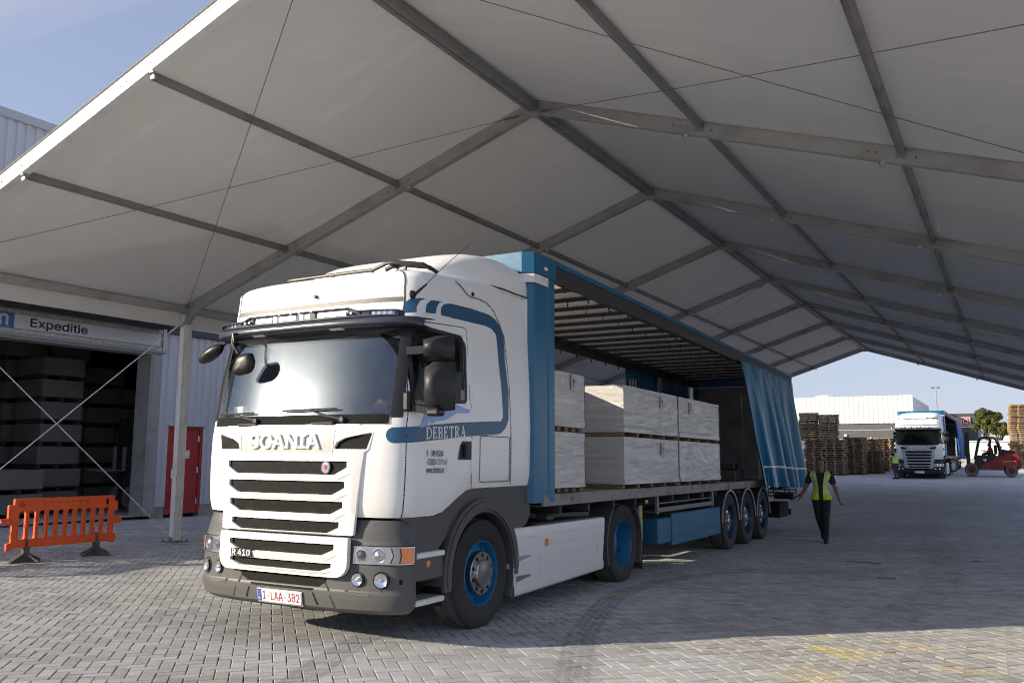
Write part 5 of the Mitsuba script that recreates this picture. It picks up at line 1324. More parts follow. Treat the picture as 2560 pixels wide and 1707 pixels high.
# print on the far curtain seen from inside: white stripes and a letter
for j, y in enumerate((11.75, 11.92, 12.09)):
    TL.part('curtain_print', MB().box((-1.262, y, 2.45), (-1.258, y + 0.07, 3.42)), 'decal_white')
g = sg.box(0, 0.0, 0.10, 0.62).union(sg.box(0, 0.52, 0.38, 0.62)).union(sg.box(-0.02, 0, 0.3, 0.09))
TL.part('curtain_print', warp(extrude(sa.translate(g, 12.5, 2.62), 0.004), lambda a, b_, c: np.stack([-1.262 + c, a, b_], -1)), 'decal_white')
TL.part('curtain_print__field', MB().box((-1.272, 11.6, 2.3), (-1.264, 13.3, 3.5)), 'curtain_blue')
# chassis, landing legs, guards
b = MB()
for s in (1, -1):
    b.box((s * 0.42, 4.6, 0.95), (s * 0.56, 16.2, 1.10)).box((s * 0.42, 7.2, 0.62), (s * 0.56, 15.6, 0.95))
for y in np.arange(3.2, 16.2, 0.8): b.box((-1.2, y, 1.0), (1.2, y + 0.06, 1.1))
b.cbox((-1.0, 3.0, 1.06), (1.0, 6.4, 1.10), 0.01)
TL.part('chassis', b, 'chassis')
for s in (1, -1):
    TL.part('landing_leg', MB().box((s * 0.78 - 0.06, 6.02, 0.45), (s * 0.78 + 0.06, 6.14, 1.05)).box((s * 0.78 - 0.045, 6.035, 0.16), (s * 0.78 + 0.045, 6.125, 0.46)).box((s * 0.78 - 0.12, 5.98, 0.14), (s * 0.78 + 0.12, 6.18, 0.16)), 'chassis')
    TL.part('landing_leg__reflector_plate', MB().cbox((min(s * 1.10, s * 1.12), 5.98, 0.50), (max(s * 1.10, s * 1.12), 6.10, 0.98), 0.004), 'yellow_plate')
    TL.part('side_guard', MB().cbox((min(s * 1.20, s * 1.245), 7.05, 0.34), (max(s * 1.20, s * 1.245), 9.70, 0.82), 0.014).box((s * 1.19, 7.07, 0.52), (s * 1.25, 9.68, 0.53)), 'blue_paint', label='flat blue side guard under the trailer' if s > 0 else None)
    TL.part('side_guard__end_piece', MB().cbox((min(s * 0.98, s * 1.24), 6.42, 0.40), (max(s * 0.98, s * 1.24), 7.0, 0.77), 0.015), 'blue_paint')
    b = MB().box((s * 0.60, 6.45, 0.985), (s * 1.22, 9.35, 1.0)).box((s * 0.60, 6.45, 0.86), (s * 1.2, 9.35, 0.875)).cbox((min(s * 1.19, s * 1.235), 6.42, 0.84), (max(s * 1.19, s * 1.235), 6.50, 1.10), 0.006).cbox((min(s * 1.19, s * 1.235), 9.28, 0.84), (max(s * 1.19, s * 1.235), 9.36, 1.10), 0.006).cbox((min(s * 1.19, s * 1.225), 6.5, 0.86), (max(s * 1.19, s * 1.225), 9.28, 0.93), 0.004)
    TL.part('pallet_carrier', b, 'steel_grey')
    TL.part('marker_lamp', MB().cbox((min(s * 1.25, s * 1.268), 5.85, 1.02), (max(s * 1.25, s * 1.268), 5.95, 1.07), 0.005), 'amber')
    TL.part('marker_lamp', MB().cbox((min(s * 1.25, s * 1.268), 8.55, 1.03), (max(s * 1.25, s * 1.268), 8.63, 1.07), 0.005), 'red_lens')
    TL.part('rear_lamp', MB().cbox((min(s * 0.75, s * 1.22), 16.3, 0.72), (max(s * 0.75, s * 1.22), 16.4, 0.86), 0.01), 'chassis')
for k in range(3):
    y = 10.432 + 1.31 * k
    b = MB().lathe([(0.075, -0.85), (0.075, 0.85)], 10, None, (0, y, RW))
    TL.part('axle', b, 'chassis')
    for s in (1, -1):
        wheel(TL, s * 1.075, y, 'trailer', spin=k)
        ring = sg.Point(y, 0.50).buffer(0.60, quad_segs=18).difference(sg.Point(y, 0.50).buffer(0.575, quad_segs=18)).intersection(sg.box(0, 0.52, 30, 2))
        t = warp(extrude(ring, 0.40), lambda a, b_, c: np.stack([s * (0.84 + c), a, b_], -1)); t.invert() if s < 0 else 0
        TL.part('mudguard', t, 'rim_dark', 30)
        t = warp(extrude(ring.buffer(0.006), 0.012), lambda a, b_, c: np.stack([s * (1.238 + c), a, b_], -1)); t.invert() if s < 0 else 0
        TL.part('mudguard__edge', t, 'frame_grey', 30)
b = MB().cbox((-1.2, 16.0, 0.36), (1.2, 16.12, 0.50), 0.012)
for s in (1, -1): b.box((s * 0.5, 15.9, 0.4), (s * 0.6, 16.05, 0.95)).cbox((min(s * 0.9, s * 1.25), 14.6, 0.36), (max(s * 0.9, s * 1.25), 15.6, 0.70), 0.02)
TL.part('rear_bumper', b, 'black_matt')
b = MB()
for z in (0.78, 0.86, 0.94, 1.02): b.box((0.5, 16.2, z), (1.25, 16.5, z + 0.03))
b.tube([(1.15, 16.4, 0.7), (1.3, 16.7, 0.82), (1.36, 16.8, 0.84)], 0.022, 6)
TL.part('rear_rack', b, 'chassis')

# ------------------------------------------------------------------ the load
def wrapped(p, n, uv):
    k = noise(p.x * 2, p.y * 2, p.z * 70.0)
    return mi.Color3f(0.52, 0.51, 0.50) * (0.86 + 0.22 * k)


scene['board_load'] = {'type': 'twosided', 'bsdf': {'type': 'principled', 'base_color': proc(wrapped), 'roughness': 0.75}}


def crease(p, n, uv):
    a = fbm(p.y * 1.1 + p.x, p.z * 3.5, 0.5, 3); b_ = fbm(p.y * 3 + p.x * 3 + 5 * a, p.z * 11 + 3 * a, 2.0, 3)
    return 0.005 * smoothstep(0.07, 0.0, dr.abs(b_ - 0.5)) + 0.002 * a


def film_col(p, n, uv):
    a = fbm(p.y * 1.4 + p.x * 1.4, p.z * 4, 0.7, 3)
    t = noise((p.y + p.x) * 2.2 + p.z * 5 * (a - 0.5), p.z * 22 + 6 * a, 3.0)
    return wrapped(p, n, uv) * (0.96 + 0.10 * a) + 0.10 * smoothstep(0.72, 0.95, t)


scene['film_wrap'] = {'type': 'twosided', 'bsdf': {'type': 'bumpmap', 'scale': 1.0, 'arbitrary': proc(crease, 0.004), 'nested': {'type': 'principled', 'base_color': proc(film_col), 'roughness': 0.33, 'specular': 0.45}}}


def film_mesh(lo, hi):
    b = MB()
    c = np.array([(lo[0] + hi[0]) / 2, (lo[1] + hi[1]) / 2])
    nz = 30; per = np.concatenate([np.stack([np.full(34, hi[0]), np.linspace(lo[1], hi[1], 34)], 1), np.stack([np.linspace(hi[0], lo[0], 20), np.full(20, hi[1])], 1)[1:], np.stack([np.full(34, lo[0]), np.linspace(hi[1], lo[1], 34)], 1)[1:], np.stack([np.linspace(lo[0], hi[0], 20), np.full(20, lo[1])], 1)[1:]])
    z = np.linspace(lo[2] + 0.02, hi[2], nz)
    P = np.zeros((len(per), nz, 3)); P[..., :2] = per[:, None]; P[..., 2] = z
    q = P * [1.1, 1.1, 3.0]
    a = meshkit.noise(q, 3); r = meshkit.noise(np.stack([P[..., 1] * 2.2 + P[..., 0] * 2 + a * 2, P[..., 2] * 13 + a * 3, a], -1), 8)
    d = 0.006 + 0.005 * np.clip(1 - np.abs(r - 0.5) * 5, 0, 1) + 0.02 * (z - lo[2] < 0.10) * r
    dirs = per - c; edge = np.stack([np.where(np.abs(per[:, 0] - hi[0]) < 1e-6, 1, np.where(np.abs(per[:, 0] - lo[0]) < 1e-6, -1, 0)), np.where(np.abs(per[:, 1] - hi[1]) < 1e-6, 1, np.where(np.abs(per[:, 1] - lo[1]) < 1e-6, -1, 0))], 1)
    P[..., :2] += edge[:, None] * d[..., None]
    b.grid(P)
    top = np.stack([P[:, -1], np.broadcast_to(np.array([c[0], c[1], hi[2] + 0.004]), P[:, -1].shape)], 1)
    b.grid(top)
    return b


pbr('tag_paper', (0.5, 0.47, 0.48), 0.6)
DZ = 1.242


def load_pack(x0, x1, y0, y1, lv, label, film=True, slip=None):
    t = Thing('wrapped_pack', label, 'pack', 'wrapped board packs on the trailer', TRUCK_M)
    z0 = DZ + lv * 0.712; h = 0.70
    b = MB()
    for y in np.linspace(y0 + 0.05, y1 - 0.05, 5): b.box((x0 + 0.02, y - 0.045, z0), (x1 - 0.02, y + 0.045, z0 + 0.075))
    b.box((x0 + 0.01, y0, z0 + 0.0752), (x1 - 0.01, y1, z0 + 0.092)); 
    t.part('skid', b, 'pallet_wood')
    b = MB(); z = z0 + 0.093; k = 0
    while z < z0 + h - 0.001:
        d = 0.05; zz = min(z + d - 0.003, z0 + h); j = rng.normal(0, 0.004, 2)
        b.cbox((x0 + 0.012 + j[0], y0 + 0.012 + j[1], z), (x1 - 0.012 + j[0], y1 - 0.012 + j[1], zz), 0.002); z += d
    t.part('boards', b, 'board_load')
    b = MB()
    for xa in (x0, x1):
        for ya in (y0, y1): b.cbox((xa - 0.008 if xa == x0 else xa - 0.05, ya - 0.008 if ya == y0 else ya - 0.05, z0 + 0.1), (xa + 0.05 if xa == x0 else xa + 0.008, ya + 0.05 if ya == y0 else ya + 0.008, z0 + h), 0.002)
    t.part('corner_guard', b, 'frame_grey')
    if film: t.part('film', film_mesh((x0 - 0.004, y0 - 0.004, z0 + 0.035), (x1 + 0.004, y1 + 0.004, z0 + h + 0.004)), 'film_wrap', True)
    if slip: t.part('paper_slip', MB().box((x1 + 0.032, slip[0], z0 + slip[1]), (x1 + 0.034, slip[0] + 0.14, z0 + slip[1] + 0.19)), 'tag_paper'); t.part('paper_slip__print', MB().box((x1 + 0.0345, slip[0] + 0.05, z0 + slip[1] + 0.03), (x1 + 0.035, slip[0] + 0.08, z0 + slip[1] + 0.15)).box((x1 + 0.0345, slip[0] + 0.03, z0 + slip[1] + 0.1), (x1 + 0.035, slip[0] + 0.11, z0 + slip[1] + 0.12)), 'decal_grey')
    return t


where = ['just behind the blue post', 'middle one with visible end', 'rearmost']
for k, (ya, yb) in enumerate(((2.97, 3.90), (5.2, 7.54), (7.58, 9.93))):
    for lv in (0, 1):
        load_pack(0.06, 1.20, ya, yb, lv, f'{"upper" if lv else "lower"} film-wrapped board pack on the near trailer, {where[k]}', True, (ya + (1.45 if k == 1 else 0.5), 0.46 if k else 0.5) if (lv or k == 1) else None)
for lv in (0, 1): load_pack(-0.75, 0.45, 3.96, 5.14, lv, f'{"upper" if lv else "lower"} unseen board pack on the near trailer, added to shade the middle pack end', True)  # unseen packs added to cast the shade edge on the middle pack
tb = Thing('tool_box', 'dark tool box left on the deck in the shade by the drawn curtain', 'box', None, TRUCK_M)
tb.part('body', MB().cbox((0.55, 11.6, 1.24), (1.05, 12.3, 1.46), 0.02), 'rail_dark'); tb.part('lid', MB().cbox((0.62, 11.75, 1.461), (0.98, 12.1, 1.58), 0.02), 'black_plastic')

# ------------------------------------------------------------------ orange barrier
def plast(p, n, uv):
    a = fbm(p.x * 4, p.y * 4, p.z * 4, 4)
    return mi.Color3f(0.75, 0.10, 0.018) * (0.82 + 0.25 * a)


pbr('orange_plastic', proc(plast), 0.45)
pbr('foot_rubber', speck((0.075, 0.075, 0.06), -0.4, 8.0), 0.8)


def barrier(M, label, full=True):
    t = Thing('plastic_barrier', label, 'barrier', None, M)
    body = rrect(-0.10, 0.20, 1.62, 0.955, 0.03)
    body = sg.Polygon([(-0.10, 0.175), (-0.02, 0.175), (-0.02, 0.21), (1.52, 0.21), (1.52, 0.19), (1.60, 0.19), (1.62, 0.30), (1.56, 0.34), (1.56, 0.70), (1.62, 0.70), (1.62, 0.86), (1.56, 0.86), (1.56, 0.95), (-0.02, 0.95), (-0.02, 0.86), (-0.10, 0.86), (-0.10, 0.66), (-0.04, 0.62), (-0.04, 0.30), (-0.10, 0.28)]).buffer(-0.018).buffer(0.018)
    body = body.union(sg.Polygon([(1.55, 0.60), (1.69, 0.585), (1.71, 0.53), (1.69, 0.50), (1.55, 0.49)])).union(sg.Polygon([(-0.05, 0.66), (-0.19, 0.66), (-0.19, 0.60), (-0.05, 0.56)]))
    holes = [rrect(0.055 + 0.148 * k, 0.335, 0.055 + 0.148 * k + 0.098, 0.76, 0.03) for k in range(10)]
    body = body.difference(shapely.union_all(holes)).difference(rrect(1.42, 0.80, 1.49, 0.90, 0.02))
    for x in (0.195, 1.30): body = body.union(sg.Polygon([(x - 0.11, 0.25), (x - 0.02, 0.47), (x + 0.05, 0.47), (x + 0.14, 0.25)]).difference(shapely.union_all(holes)))
    m = extrude(body, 0.044)
    core = warp(m, lambda a, b, c: np.stack([a, c - 0.022, b], -1)); core.invert()
    b = MB().mesh(core)
    rim = body.difference(body.buffer(-0.014))
    for c0 in (-0.030, 0.022):
        q = warp(extrude(rim, 0.008), lambda a, b_, c: np.stack([a, c + c0, b_], -1)); q.invert(); b.mesh(q)
    t.part('panel', b, 'orange_plastic', 30)
    t.part('reflector', MB().lathe([(0.045, 0), (0.043, 0.008), (0, 0.01)], 20, rotz(-math.pi / 2), (0.09, -0.022, 0.855)), 'red_lens', 30)
    b = MB()
    for k in range(7): b.box((0.40 + k * 0.11, -0.0235, 0.872), (0.47 + k * 0.11, -0.0221, 0.880))
    t.part('embossed_line', b, 'seam')
    for x in (0.195, 1.30):
        b = MB()
        P = np.array([(-0.28, 0.0), (-0.28, 0.018), (-0.03, 0.135), (-0.03, 0.30), (0.0, 0.36), (0.03, 0.30), (0.03, 0.135), (0.28, 0.018), (0.28, 0.0)])
        q = extrude(sg.Polygon(P), 0.05)
        for ang in (0.0, math.pi / 2):
            f = warp(q, lambda a, b_, c: np.stack([a, c - 0.025, b_], -1)); f.invert()
            b.mesh(f, rotz(ang + 0.35), (x, -0.0, 0))
        b.cbox((x - 0.045, -0.05, 0.10), (x + 0.045, 0.05, 0.22), 0.01)
        t.part('foot', b, 'foot_rubber')
    return t


BM = mat4(rotz(math.pi / 2 - 0.10), (-13.17, 7.66, 0.0))
barrier(BM, 'orange plastic barrier with a red reflector standing before the warehouse door')
barrier(mat4(rotz(math.pi / 2 + 0.25), (-12.92, 5.78, 0.0)), 'second orange plastic barrier, just its end showing at the left edge of the picture')

# ------------------------------------------------------------------ people
pbr('skin', (0.27, 0.145, 0.10), 0.55)
pbr('hivis', proc(lambda p, n, uv: mi.Color3f(0.60, 0.86, 0.03) * (0.8 + 0.3 * fbm(p.x * 8, p.y * 8, p.z * 5, 3))), 0.7)
pbr('reflective', (0.62, 0.63, 0.64), 0.3)
pbr('cloth_black', speck((0.022, 0.022, 0.026), -0.5, 9.0), 0.9)
pbr('cloth_navy', (0.03, 0.035, 0.06), 0.9)
pbr('cloth_trouser', (0.045, 0.05, 0.085), 0.9)
pbr('cloth_red', (0.35, 0.03, 0.02), 0.9)
pbr('hair', (0.016, 0.012, 0.01), 0.8)
pbr('boot', (0.03, 0.025, 0.022), 0.7)


def ball(p, r): return m3.Manifold.sphere(r, 20).translate([float(x) for x in p])


def bones(J, B, grow=0.0):
    out = []
    for a, b in B:
        (pa, ra), (pb, rb) = J[a], J[b]
        out.append(m3.Manifold.batch_hull([ball(pa, ra + grow), ball(pb, rb + grow)]))
    return m3.Manifold.batch_boolean(out, m3.OpType.Add)


def soften(m, L=0.03, it=8):
    q = m.refine_to_length(L).to_mesh(); t = trimesh.Trimesh(q.vert_properties[:, :3], q.tri_verts, process=False); t.merge_vertices()
    return trimesh.smoothing.filter_taubin(t, lamb=0.5, nu=0.53, iterations=it)


def hand(J, B, w, d, side, s):
    """palm and five curled fingers at wrist w, pointing along d"""
    d = np.array(d, float); d /= np.linalg.norm(d); a = np.cross(d, [0, 0, 1.0]) if abs(d[2]) < .8 else np.array([0, 1.0, 0]); a -= d * (a @ d); a /= np.linalg.norm(a); c = np.cross(d, a)
    out = [m3.Manifold.batch_hull([ball(w, .024), ball(w + d * .075 + a * .028, .013), ball(w + d * .08 - a * .03, .013)])]
    for k, (o, L) in enumerate(((.031, .068), (.011, .078), (-.010, .072), (-.030, .056))):
        p = w + d * .075 + a * o; q = p + d * L * .45 + c * side * L * .12; r = q + d * L * .35 + c * side * L * .42
        out += [m3.Manifold.batch_hull([ball(p, .0095), ball(q, .009)]), m3.Manifold.batch_hull([ball(q, .009), ball(r, .0078)])]
    p = w + d * .03 + a * .025; q = p + d * .032 + a * .028; r = q + d * .03 + a * .004
    out += [m3.Manifold.batch_hull([ball(p, .013), ball(q, .011)]), m3.Manifold.batch_hull([ball(q, .011), ball(r, .009)])]
    return m3.Manifold.batch_boolean(out, m3.OpType.Add)


def person(label, J, M, top, bottom, vest=True, cap=False, group=None, face=(0, -1), sleeve=0.55, vest_open=True):
    t = Thing('person', label, 'person', group, M)
    J = {k: (np.array(p, float), r) for k, (p, r) in J.items()}
    mid = lambda a, b, f, r: (J[a][0] * (1 - f) + J[b][0] * f, r)
    for s in 'lr': J['slv_' + s] = mid('shoulder_' + s, 'elbow_' + s, sleeve, J['elbow_' + s][1] + 0.006); J['toe_' + s] = J.get('toe_' + s, (J['ankle_' + s][0] + np.array([0, -0.16, -0.055]), 0.034))
    h = J['head'][0]; fd = np.array([face[0], face[1], 0.0]); fd /= np.linalg.norm(fd); sd = np.array([-fd[1], fd[0], 0])
    J['jaw'] = (h + fd * 0.035 + [0, 0, -0.085], 0.052); J['crown'] = (h - fd * 0.015 + [0, 0, 0.035], 0.088); J['nape'] = (h - fd * 0.03 + [0, 0, -0.06], 0.058)
    B = [('neck', 'chest'), ('neck', 'nape'), ('chest', 'belly'), ('belly', 'hip_l'), ('belly', 'hip_r'), ('hip_l', 'hip_r')]
    for s in 'lr': B += [('chest', 'shoulder_' + s), ('shoulder_' + s, 'elbow_' + s), ('elbow_' + s, 'wrist_' + s), ('hip_' + s, 'knee_' + s), ('knee_' + s, 'ankle_' + s), ('ankle_' + s, 'toe_' + s)]
    body = bones(J, B) + m3.Manifold.batch_hull([ball(*J['crown']), ball(*J['jaw']), ball(*J['nape'])])
    nose = m3.Manifold.batch_hull([ball(h + fd * 0.088 + [0, 0, 0.01], .010), ball(h + fd * 0.105 + [0, 0, -0.028], .015)])
    for sg_ in (-1, 1):
        nose = nose + m3.Manifold.batch_hull([ball(h + sd * sg_ * 0.086 + [0, 0, 0.012], .014), ball(h + sd * sg_ * 0.086 - fd * .008 + [0, 0, -0.03], .012)])
        nose = nose + ball(h + fd * 0.078 + sd * sg_ * 0.03 + [0, 0, 0.022], .018)
    nose = nose + m3.Manifold.batch_hull([ball(h + fd * 0.083 + sd * s * .02 + [0, 0, -0.062], .011) for s in (-1, 1)])
    body = body + nose
    sm = soften(body, 0.028, 6)
    hb = MB().mesh(sm)
    t_ = man(sm)
    for s, sd_ in (('l', 1), ('r', -1)):
        w = J['wrist_' + s][0]; d = w - J['elbow_' + s][0]; t_ = t_ + hand(J, B, w, d, sd_, s)
    q = t_.to_mesh(); t.part('body', trimesh.Trimesh(q.vert_properties[:, :3], q.tri_verts, process=False), 'skin', 60)
    for s_ in (-1, 1): t.part('body__eye', MB().mesh(ball(h + fd * 0.088 + sd * s_ * 0.031 + [0, 0, 0.016], .012)), 'hair', True)
    Bt = [('hip_l', 'hip_r')] + [x for s in 'lr' for x in (('hip_' + s, 'knee_' + s), ('knee_' + s, 'ankle_' + s), ('belly', 'hip_' + s))]
    tr = bones(J, Bt, 0.014); zc = J['belly'][0][2] + 0.02
    tr = tr - m3.Manifold.cube([3, 3, 2], True).translate([float(J['belly'][0][0]), float(J['belly'][0][1]), zc + 1.0])
    t.part('trousers', soften(tr, 0.035, 5), bottom, 60)
    Bs = [('chest', 'belly'), ('belly', 'hip_l'), ('belly', 'hip_r'), ('neck', 'chest')] + [x for s in 'lr' for x in (('chest', 'shoulder_' + s), ('shoulder_' + s, 'slv_' + s))]
    Jc = dict(J); Jc['neck'] = (J['neck'][0] - [0, 0, 0.03], J['neck'][1] - 0.004)
    shirt = bones(Jc, Bs, 0.018)
    t.part('shirt', soften(shirt, 0.03, 5), top, 60)
    for s in 'lr':
        a, tt2 = J['ankle_' + s][0], J['toe_' + s][0]
        sh = m3.Manifold.batch_hull([ball(a, .05), ball(tt2, .042), ball(a + (a - tt2) * .30 - [0, 0, .02], .042), ball(a + (tt2 - a) * .5 + [0, 0, .0], .048)])
        t.part('shoe', soften(sh, 0.03, 3), 'boot', 60)
    hr = m3.Manifold.batch_hull([ball(J['crown'][0] - fd * .012 + [0, 0, .012], .086), ball(h - fd * .045 + [0, 0, -.02], .066)]) - m3.Manifold.cube([1, 1, 1], True).translate([float(x) for x in (h + fd * 0.545 + [0, 0, -0.43])])
    t.part('hair', soften(hr, 0.025, 3), 'hair', 60)
    if vest:
        Bv = [('chest', 'belly'), ('belly', 'hip_l'), ('belly', 'hip_r'), ('chest', 'shoulder_l'), ('chest', 'shoulder_r')]
        Jv = dict(Jc)
        for s in 'lr': Jv['shoulder_' + s] = (J['shoulder_' + s][0] * 0.86 + J['chest'][0] * 0.14 + [0, 0, 0.012], J['shoulder_' + s][1])
        base = m3.Manifold.batch_boolean([bones(Jv, Bv, 0.030)], m3.OpType.Add)
        c = (J['chest'][0] + J['belly'][0]) / 2; zb = J['hip_l'][0][2] - 0.04
        neck = ball(J['neck'][0] + [0, 0, 0.02], 0.085)
        cut = m3.Manifold.cube([2, 2, 1], True).translate([float(c[0]), float(c[1]), zb - 0.5])
        gap = extrude(sg.Polygon([(-0.035, zb - .1), (0.03, zb - .1), (0.045, zb + .3), (0.10, J['neck'][0][2] + .08), (-0.10, J['neck'][0][2] + .08), (-0.05, zb + .3)]), 1.0).transform(np.array([[1, 0, 0, float(c[0])], [0, 0, -1, float(c[1])], [0, 1, 0, 0]], float)) if vest_open else ball([0, 0, -5], .1)
        # arm holes
        arms = m3.Manifold.batch_boolean([m3.Manifold.batch_hull([ball(J['slv_' + s][0], .075), ball(J['shoulder_' + s][0] + (J['shoulder_' + s][0] - J['chest'][0]) * .35, .085)]) for s in 'lr'], m3.OpType.Add)
        v0 = man(soften(base, 0.03, 5)) - cut - neck - gap - arms
        q = v0.to_mesh(); t.part('vest', trimesh.Trimesh(q.vert_properties[:, :3], q.tri_verts, process=False), 'hivis', 50)
        v1 = man(soften(bones(Jv, Bv, 0.034), 0.03, 5)) - neck - gap - arms
        bands = [m3.Manifold.cube([2, 2, 0.05], True).translate([float(c[0]), float(c[1]), zb + o]) for o in (0.16, 0.30)]
        for sx in (-1, 1): bands.append(m3.Manifold.cube([0.05, 2, 0.55], True).translate([float(c[0]) + sx * 0.125, float(c[1]), zb + 0.30 + 0.275]))
        st = v1 ^ m3.Manifold.batch_boolean(bands, m3.OpType.Add)
        q = st.to_mesh(); t.part('vest__reflective_strip', trimesh.Trimesh(q.vert_properties[:, :3], q.tri_verts, process=False), 'reflective', 50)
    return t


def joints(**k):
    J = dict(head=((0, -0.02, 1.575), 0.09), neck=((0, 0.0, 1.42), 0.055), chest=((0, 0, 1.27), 0.125), belly=((0, 0, 1.02), 0.12), hip_l=((0.085, 0, 0.90), 0.10), hip_r=((-0.085, 0, 0.90), 0.10),
             shoulder_l=((0.185, 0, 1.365), 0.058), shoulder_r=((-0.185, 0, 1.365), 0.058), elbow_l=((0.27, 0.0, 1.09), 0.042), elbow_r=((-0.27, 0.0, 1.09), 0.042), wrist_l=((0.30, -0.06, 0.86), 0.028), wrist_r=((-0.30, -0.06, 0.86), 0.028),
             knee_l=((0.09, -0.02, 0.48), 0.06), knee_r=((-0.09, -0.02, 0.48), 0.06), ankle_l=((0.09, 0.02, 0.085), 0.043), ankle_r=((-0.09, 0.02, 0.085), 0.043))
    J.update(k); return J


PY = 18.8
person('man in open yellow safety vest and dark trousers walking past the near trailer',
       joints(elbow_l=((0.285, 0.0, 1.10), 0.042), wrist_l=((0.345, -0.10, 0.88), 0.028), elbow_r=((-0.29, 0.03, 1.12), 0.042), wrist_r=((-0.41, 0.02, 0.91), 0.028),
              knee_l=((0.075, -0.10, 0.49), 0.06), ankle_l=((0.06, -0.20, 0.085), 0.043), toe_l=((0.06, -0.36, 0.035), 0.033), knee_r=((-0.05, 0.02, 0.475), 0.06), ankle_r=((0.015, 0.34, 0.20), 0.043), toe_r=((0.01, 0.235, 0.075), 0.034), hip_r=((-0.08, 0.01, 0.9), 0.10)),
       mat4(rotz(0.19), (-3.46, PY, gz(PY))), 'cloth_black', 'cloth_black')
pbr('cloth_pale', (0.45, 0.45, 0.47), 0.9)
person('driver in a pale shirt sitting at the steering wheel of the near lorry',
       joints(head=((0, -0.05, 1.90), 0.09), neck=((0, -0.01, 1.745), 0.055), chest=((0, 0.0, 1.60), 0.125), belly=((0, 0.03, 1.42), 0.125), hip_l=((0.09, 0.0, 1.38), 0.09), hip_r=((-0.09, 0, 1.38), 0.09), shoulder_l=((0.19, 0, 1.69), 0.058), shoulder_r=((-0.19, 0, 1.69), 0.058),
              elbow_l=((0.27, -0.16, 1.50), 0.042), elbow_r=((-0.27, -0.16, 1.50), 0.042), wrist_l=((0.19, -0.38, 1.63), 0.028), wrist_r=((-0.19, -0.38, 1.63), 0.028), knee_l=((0.12, -0.40, 1.34), 0.06), knee_r=((-0.12, -0.40, 1.34), 0.06), ankle_l=((0.12, -0.5, 1.0), 0.043), ankle_r=((-0.12, -0.5, 1.0), 0.043)),
       TRUCK_M @ mat4(np.eye(3), (0.6, 1.28, 0.45)), 'cloth_pale', 'cloth_navy', vest=False, sleeve=0.6)
FG = gz(53.9)
person('worker in a yellow vest and dark blue clothes reaching up beside the far lorry',
       joints(elbow_l=((0.22, -0.22, 1.34), 0.042), wrist_l=((0.16, -0.38, 1.54), 0.028), elbow_r=((-0.22, -0.2, 1.30), 0.042), wrist_r=((-0.14, -0.36, 1.50), 0.028), knee_l=((0.09, -0.04, 0.48), 0.06), knee_r=((-0.09, 0.02, 0.48), 0.06), ankle_r=((-0.09, 0.12, 0.085), 0.043)),
       mat4(rotz(-1.9 + math.pi / 2 * 0) @ np.diag([1.03, 1.03, 1.03]), (-5.72, 53.75, gz(53.75))), 'cloth_navy', 'cloth_trouser', vest_open=False)

# ------------------------------------------------------------------ far end of the yard: second lorry
FTM = mat4(rotz(-0.012), (-4.55, 54.2, gz(54.2)))
FTM2 = mat4(rotz(-0.012), (-4.55, 54.2, gz(56)))
pbr('far_silver', (0.42, 0.44, 0.48), 0.35, clearcoat=0.5)
pbr('far_blue_curtain', (0.015, 0.10, 0.36), 0.4)
skipT = ('blue_stripe', 'company_name', 'swoosh', 'door_lettering', 'number_plate__lettering', 'number_plate__stars', 'pressed_panel', 'locker_seam', 'handle_pressing', 'front_panel__emblem', 'bumper_panel__badge', 'lamp_frame__bolt', 'lamp_frame__clamp', 'air_lines', 'side_skirt__pressing', 'side_skirt__foot_slot', 'cab__papers', 'sun_visor__sticker', 'front_mirror', 'kerb_mirror', 'aerial', 'roof_bolt', 'step__tread', 'bumper__screw')
FT = TR.again(FTM, 'far white lorry tractor unit with a grey front grille beside the forklift', {'screen_glass': 'side_glass', 'grey_plastic': 'dark_plastic', 'rim_blue': 'rim_dark', 'grey_stripe': 'seam', 'white_trim': 'white_trim'}, skipT)
for k in list(scene):
    if k.startswith(FT + '__') and (k.split('__')[1].startswith(('front_panel', 'bumper_panel', 'slat'))) and scene[k]['bsdf']['id'] == 'white_paint': scene[k]['bsdf'] = {'type': 'ref', 'id': 'far_silver'}
TL.again(FTM2, 'dark open-sided trailer with a blue curtain drawn back, behind the far lorry', {'curtain_blue': 'far_blue_curtain', 'rim_blue': 'rim_dark', 'trailer_roof': 'inside_grey', 'deck_wood': 'rail_dark'}, ('curtain_print', 'roof_pull', 'curtain__strap', 'curtain__buckle', 'roof_rail__runner', 'curtain__white_line'))

# ------------------------------------------------------------------ forklift (built facing -x)
pbr('fork_red', speck((0.22, 0.010, 0.008), 0.3, 3.0), 0.4, clearcoat=0.3)
pbr('fork_black', (0.02, 0.02, 0.021), 0.5)
pbr('tyre_pale', speck((0.15, 0.145, 0.14), 0.4, 5.0), 0.9)
pbr('hub_red', (0.12, 0.02, 0.02), 0.6)
pbr('yellow_stripe', (0.55, 0.33, 0.02), 0.5)


